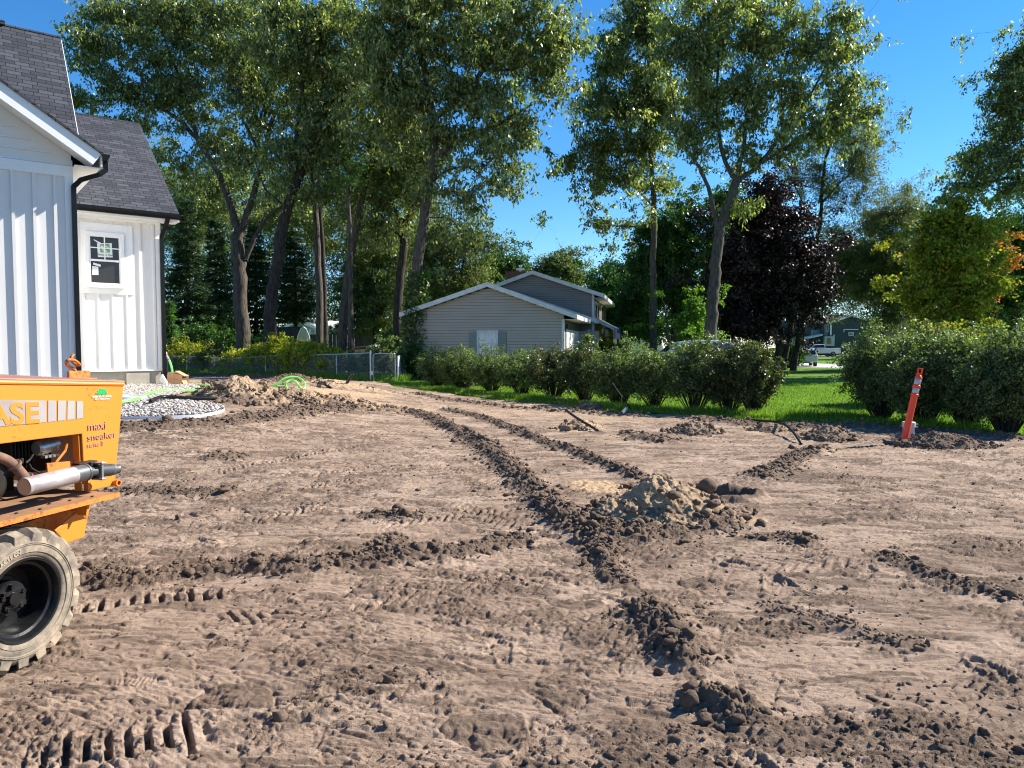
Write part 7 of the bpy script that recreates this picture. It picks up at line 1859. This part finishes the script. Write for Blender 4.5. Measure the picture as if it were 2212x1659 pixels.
# far woods: everything beyond, one mass
r = np.random.default_rng(500)
V = []; 
def mass(cx, cy, rx, ry, Y, n, L=.30, W=.22, dep=4.0):
    m = Y / 1600; K = n // 40; T = unit(r.normal(size=(K, 3))) * np.array([rx * m, dep, ry * m]) * r.random((K, 1)) ** .4 + at(cx, cy, Y)
    C = np.repeat(T, 40, 0) + r.normal(size=(K * 40, 3)) * np.array([.8, .8, .55]); V.append(leaf_quads(C[C[:, 2] > -.2], L, W, r, .3))
for (cx, cy, rx, ry, Y, n) in ((380, 640, 90, 130, 94, 11000), (520, 600, 110, 150, 98, 18000), (670, 600, 110, 150, 100, 18000), (850, 610, 110, 140, 98, 15000), (420, 460, 90, 70, 90, 6000), (600, 420, 130, 80, 82, 8000), (790, 430, 100, 80, 82, 6000), (940, 500, 50, 80, 82, 3000), (960, 660, 90, 80, 84, 8000),
                              (1350, 690, 80, 60, 100, 6000), (1480, 660, 90, 90, 92, 9000), (1600, 640, 90, 110, 92, 9000), (1720, 630, 90, 110, 150, 14000), (1800, 600, 110, 120, 152, 20000), (1880, 560, 60, 90, 110, 5000), (1960, 640, 110, 110, 92, 10000), (2120, 620, 110, 130, 88, 11000), (2260, 620, 110, 150, 88, 9000), (2400, 600, 150, 200, 90, 9000), (200, 560, 150, 200, 84, 9000), (30, 560, 150, 200, 84, 6000), (-150, 560, 200, 200, 84, 5000)):
    mass(cx, cy, rx, ry, Y, n)
V = np.concatenate(V)
o = np_mesh("far_woods", V, np.arange(len(V)).reshape(-1, 4), leafmat("far_leaves", [(0, (0.018, 0.035, 0.010)), (0.5, (0.035, 0.062, 0.016)), (1, (0.075, 0.11, 0.03))], .25, .5, .3)); tag(o, 'mass of dark woods closing the view behind the houses and trees', 'woods', None, 'stuff')

# ---- shrubs and hedges
def shrub_mesh(seed, h, rad, n_stem, per, LL, WW, base_gap=0.25, flare=1.0, arch=0.55):
    """multi-stemmed shrub at the origin: returns (stem tubes, leaf verts)"""
    r = np.random.default_rng(seed); tb = Tubes(); C = []
    for k in range(n_stem):
        a = r.random() * 2 * math.pi; q = r.random() ** .55; u = np.array([math.cos(a), math.sin(a), 0])
        b = u * rad * .20 * q; hh = h * (0.70 + .34 * r.random() + (.16 if r.random() < .12 else 0)) * (1 - .34 * q ** 2)
        tip = b + u * rad * q * flare * 0.78 + np.array([0, 0, hh]); mid = b + u * rad * q * .42 + np.array([0, 0, hh * .55])
        s = np.linspace(0, 1, 7)[:, None]; P = (1 - s) ** 2 * b + 2 * s * (1 - s) * mid + s ** 2 * tip
        tb.add(P, np.linspace(.014, .004, 7), 3)
        for j in range(8):
            f_ = base_gap + (1 - base_gap) * (r.random() ** .75); p = (1 - f_) ** 2 * b + 2 * f_ * (1 - f_) * mid + f_ ** 2 * tip
            d = unit(r.normal(size=3) * [1, 1, .5] + u * .6 + [0, 0, .25]); l = rad * (.22 + .30 * r.random())
            t = np.linspace(0, 1, 4)[:, None]; Q = p + d * l * t + np.array([0, 0, -arch * .5 * l]) * t ** 2; tb.add(Q, np.linspace(.005, .002, 4), 3)
            m = per; t = r.random((m, 1)); C.append(p + d * l * t + np.array([0, 0, -arch * .5 * l]) * t ** 2 + r.normal(size=(m, 3)) * rad * .045)
    C = np.concatenate(C); C = C[C[:, 2] > .06]
    return tb, leaf_quads(C, LL, WW, r, .0)
def shrub(name, label, x, y, h, rad, leafm, seed, n_stem=46, per=34, LL=.055, WW=.034, group=None, cat='shrub', z=0.0, **kw):
    root = thing(name, label, cat, (x, y, z), group)
    tb, V = shrub_mesh(seed, h, rad, n_stem, per, LL, WW, **kw); o_ = np.array([x, y, z])
    np_mesh("stems", np.concatenate(tb.V) + o_, np.concatenate(tb.F), M_barkd, root)
    np_mesh("foliage", V + o_, np.arange(len(V)).reshape(-1, 4), leafm, root); return root
GH = 'hedge shrubs along the edge of the dirt'
left = [  # px, base y, top y, half width px, label
    (940, 834, 757, 42, "leftmost hedge shrub, nearest the chain link gate"), (1000, 840, 752, 46, "hedge shrub under the left part of the grey house wall"),
    (1062, 846, 756, 46, "hedge shrub under the garage window of the grey house"), (1128, 852, 758, 48, "hedge shrub under the plain siding right of the garage window"),
    (1196, 860, 752, 52, "hedge shrub under the garage corner of the grey house"), (1265, 867, 752, 56, "hedge shrub below the porch of the grey house"),
    (1340, 875, 752, 58, "hedge shrub below the hanging flag, behind the thin black pipe"), (1418, 880, 750, 62, "hedge shrub in front of the slim oak trunk and the motorhome"),
    (1505, 888, 737, 66, "hedge shrub just left of the last two before the gap"), (1580, 892, 732, 62, "next to last hedge shrub before the gap"), (1632, 896, 742, 46, "last hedge shrub of the left row, reddish at its tips")]
for i, (px, yb, yt, hw, lab) in enumerate(left):
    g = gp(px, yb); h = at(px, yt - 5, g[1])[2]; rad = hw * 1.2 * g[1] / 1600
    shrub("hedge_shrub", lab, g[0], g[1] + rad * .25, h, rad, M_hedgew if i >= 9 or i in (4, 5) else M_hedge, 600 + i, 60, 36, .058, .036, GH, base_gap=.26)
right = [(1918, 905, 706, 80, "big rounded shrub at the left end of the right hedge, behind the orange post"), (2015, 918, 705, 85, "hedge shrub right behind the orange post"), (2110, 925, 700, 85, "hedge shrub between the orange post and the right edge"), (2195, 940, 708, 80, "hedge shrub cut by the right edge of the picture"),
         (2290, 955, 700, 90, "hedge shrub beyond the right edge")]
for i, (px, yb, yt, hw, lab) in enumerate(right[:4]):
    g = gp(px, yb); h = at(px, yt, g[1])[2] * .97; rad = hw * g[1] / 1600 * 1.08
    shrub("hedge_shrub", lab, g[0], g[1] + rad * .35, h, rad, M_hedge, 640 + i, 120, 40, .052, .032, GH, base_gap=.24)
g = (13.2, 12.6); shrub("hedge_shrub", "hedge shrub just past the right end of the row", g[0], g[1], 2.0, 1.0, M_hedge, 650, 80, 40, .052, .032, GH)
# second row behind the right hedge (lighter, taller)
for i, (px, yt, Y, hw, lab, mt) in enumerate(((1960, 700, 19, 75, "taller shrub behind the big rounded one", M_hedgew), (2060, 690, 18.5, 75, "tallest yellowish shrub behind the orange post", M_ygreen), (2150, 712, 18, 70, "yellowish shrub behind the right end of the hedge", M_hedgew))):
    p = at(px, yt, Y); shrub("tall_shrub", lab, p[0], Y, p[2], hw * Y / 1600 * 1.1, mt, 660 + i, 70, 40, .06, .04, 'taller shrubs behind the right hedge')
# bush at the far end of the gap, by the green car
p = at(1708, 740, 54); shrub("round_bush", "dark round bush beside the pale green car", p[0], 54, p[2], .95, M_maple, 670, 60, 40, .12, .08, None, 'bush')
# yellow green shrubs on the fence
GY = 'yellow green shrubs behind the chain link fence'
for i, (px, yt, dY, hw, lab, mt) in enumerate(((385, 735, 2.0, 30, "yellowish shrub nearest the white house corner behind the fence", M_ygreen), (425, 742, 1.5, 32, "second yellowish shrub from the white house", M_ygreen), (468, 752, 1.3, 26, "low dull shrub under the sag of the fence rail", M_olive),
        (520, 752, 1.2, 26, "low yellow green shrub right of the rail sag", M_yellow), (560, 742, 1.3, 32, "shrub left of the tall yellow sprig", M_yellow), (602, 718, 1.2, 30, "tallest yellow shrub, reaching over the fence before the dark shed", M_yellow), (645, 735, 1.2, 34, "bright yellow shrub in front of the cream shed door", M_yellow),
        (688, 735, 1.2, 32, "yellow green shrub at the foot of the paired trunks", M_yellow), (715, 758, 1.0, 22, "last low yellow shrub before the grass opening", M_yellow))):
    Y = fY(px) + dY; p = at(px, yt, Y); shrub("wild_shrub", lab, p[0], Y, p[2], hw * Y / 1600 * 1.5, mt, 700 + i, 44, 26, .13, .085, GY, base_gap=.1)
for i, (px, yt, Y, hw, lab, mt) in enumerate(((845, 722, 33.5, 34, "leafy green bush growing through the chain link gate", M_hedge), (872, 745, 35.5, 22, "tangled pale bush on the overgrown fence end", M_ivy), (790, 742, 35, 14, "thin leafy sapling in front of the boat", M_bright), (765, 752, 36, 14, "small sapling at the foot of the thin pine", M_bright))):
    p = at(px, yt, Y); shrub("wild_shrub", lab, p[0], Y, p[2], hw * Y / 1600 * 1.2, mt, 720 + i, 40 if i < 2 else 16, 26, .10, .07, 'bushes around the chain link gate')
for i, (px, yt, Y, hw, lab, mt) in enumerate(((905, 745, 34, 22, "shrub in the shade against the left end of the grey house", M_maple), (1270, 728, 37, 24, "leafy shrub by the grey house porch", M_hedge), (1310, 716, 42, 16, "yellowish climbing plant on the bare wood porch post", M_ygreen), (1345, 738, 44, 20, "leafy shrub under the hanging flag", M_hedge))):
    p = at(px, yt, Y); shrub("garden_shrub", lab, p[0], Y, p[2], hw * Y / 1600 * 1.2, mt, 740 + i, 36, 26, .11, .07, 'shrubs around the grey house')
# undergrowth under the left trees
for i, (px, yt, Y, hw, lab) in enumerate(((430, 690, 50, 40, "dark undergrowth bush left of the forked oak"), (500, 712, 50, 36, "dark bush behind the forked oak trunk"), (575, 715, 50, 34, "dark bush left of the dark shed"), (470, 640, 56, 40, "larger dark bush under the tall spruces"), (860, 700, 48, 34, "dark bush between the gate oak and the board fence"), (900, 640, 50, 34, "dark bush behind the ivy covered trunk"))):
    p = at(px, yt, Y); shrub("undergrowth_bush", lab, p[0], Y, p[2], hw * Y / 1600 * 1.2, M_maple, 760 + i, 50, 26, .16, .11, 'dark undergrowth below the left trees', base_gap=.05)
# ivy on the leaning gate oak
r = np.random.default_rng(88); root = thing("ivy", "ivy climbing the trunk of the leaning oak beside the gate", "ivy", tuple(at(886, 790, 35.2) * [1, 1, 0]))
tr_px = [(882, 800, 26), (886, 740, 24), (892, 680, 20), (896, 640, 15), (902, 585, 8)]; C = []
for k in range(2600):
    f_ = r.random() ** 1.1 * (len(tr_px) - 1.001); i = int(f_); t = f_ - i; a, b = tr_px[i], tr_px[i + 1]; cx = a[0] + (b[0] - a[0]) * t; cy = a[1] + (b[1] - a[1]) * t; w = a[2] + (b[2] - a[2]) * t
    an = r.random() * 2 * math.pi; rr_q = (.34 + w * 35.5 / 1600 * (.15 + .5 * r.random())); c_ = at(cx, cy, 35.5); C.append(c_ + np.array([math.cos(an) * rr_q + .1, math.sin(an) * rr_q, 0]) + r.normal(size=3) * .05)
V = leaf_quads(np.array(C), .14, .12, r, .5); np_mesh("foliage", V, np.arange(len(V)).reshape(-1, 4), M_ivy, root)
tb = Tubes()
for k in range(6):
    P = [at(a[0] + 6 * math.sin(k * 2 + i), a[1], 35.5) + np.array([.34 * math.cos(k), .34 * math.sin(k), 0]) for i, a in enumerate(tr_px)]; tb.add(P, np.full(len(P), .012), 4)
tb.build("stems", M_barkd, root)
# fallen leaves under the hedge
r = np.random.default_rng(91); n = 5000; x = -2 + 9.5 * r.random(n); y = edgeY(x) + .4 + 1.8 * r.random(n); k = fbm(x * 1.5, y * 1.5, 66, 3) > .52; C = np.stack([x[k], y[k], np.full(k.sum(), .03)], 1)
V = leaf_quads(C, .06, .05, r, .0); V[:, 2] = np.clip(V[:, 2], .01, .06)
tag(np_mesh("fallen_leaves", V, np.arange(len(V)).reshape(-1, 4), leafmat("dead_leaves", [(0, (.22, .13, .08)), (.6, (.36, .24, .15)), (1, (.5, .38, .25))], .1, .8, .1)), 'dry brown leaves lying in the grass under the hedge', 'fallen leaves', None, 'stuff')
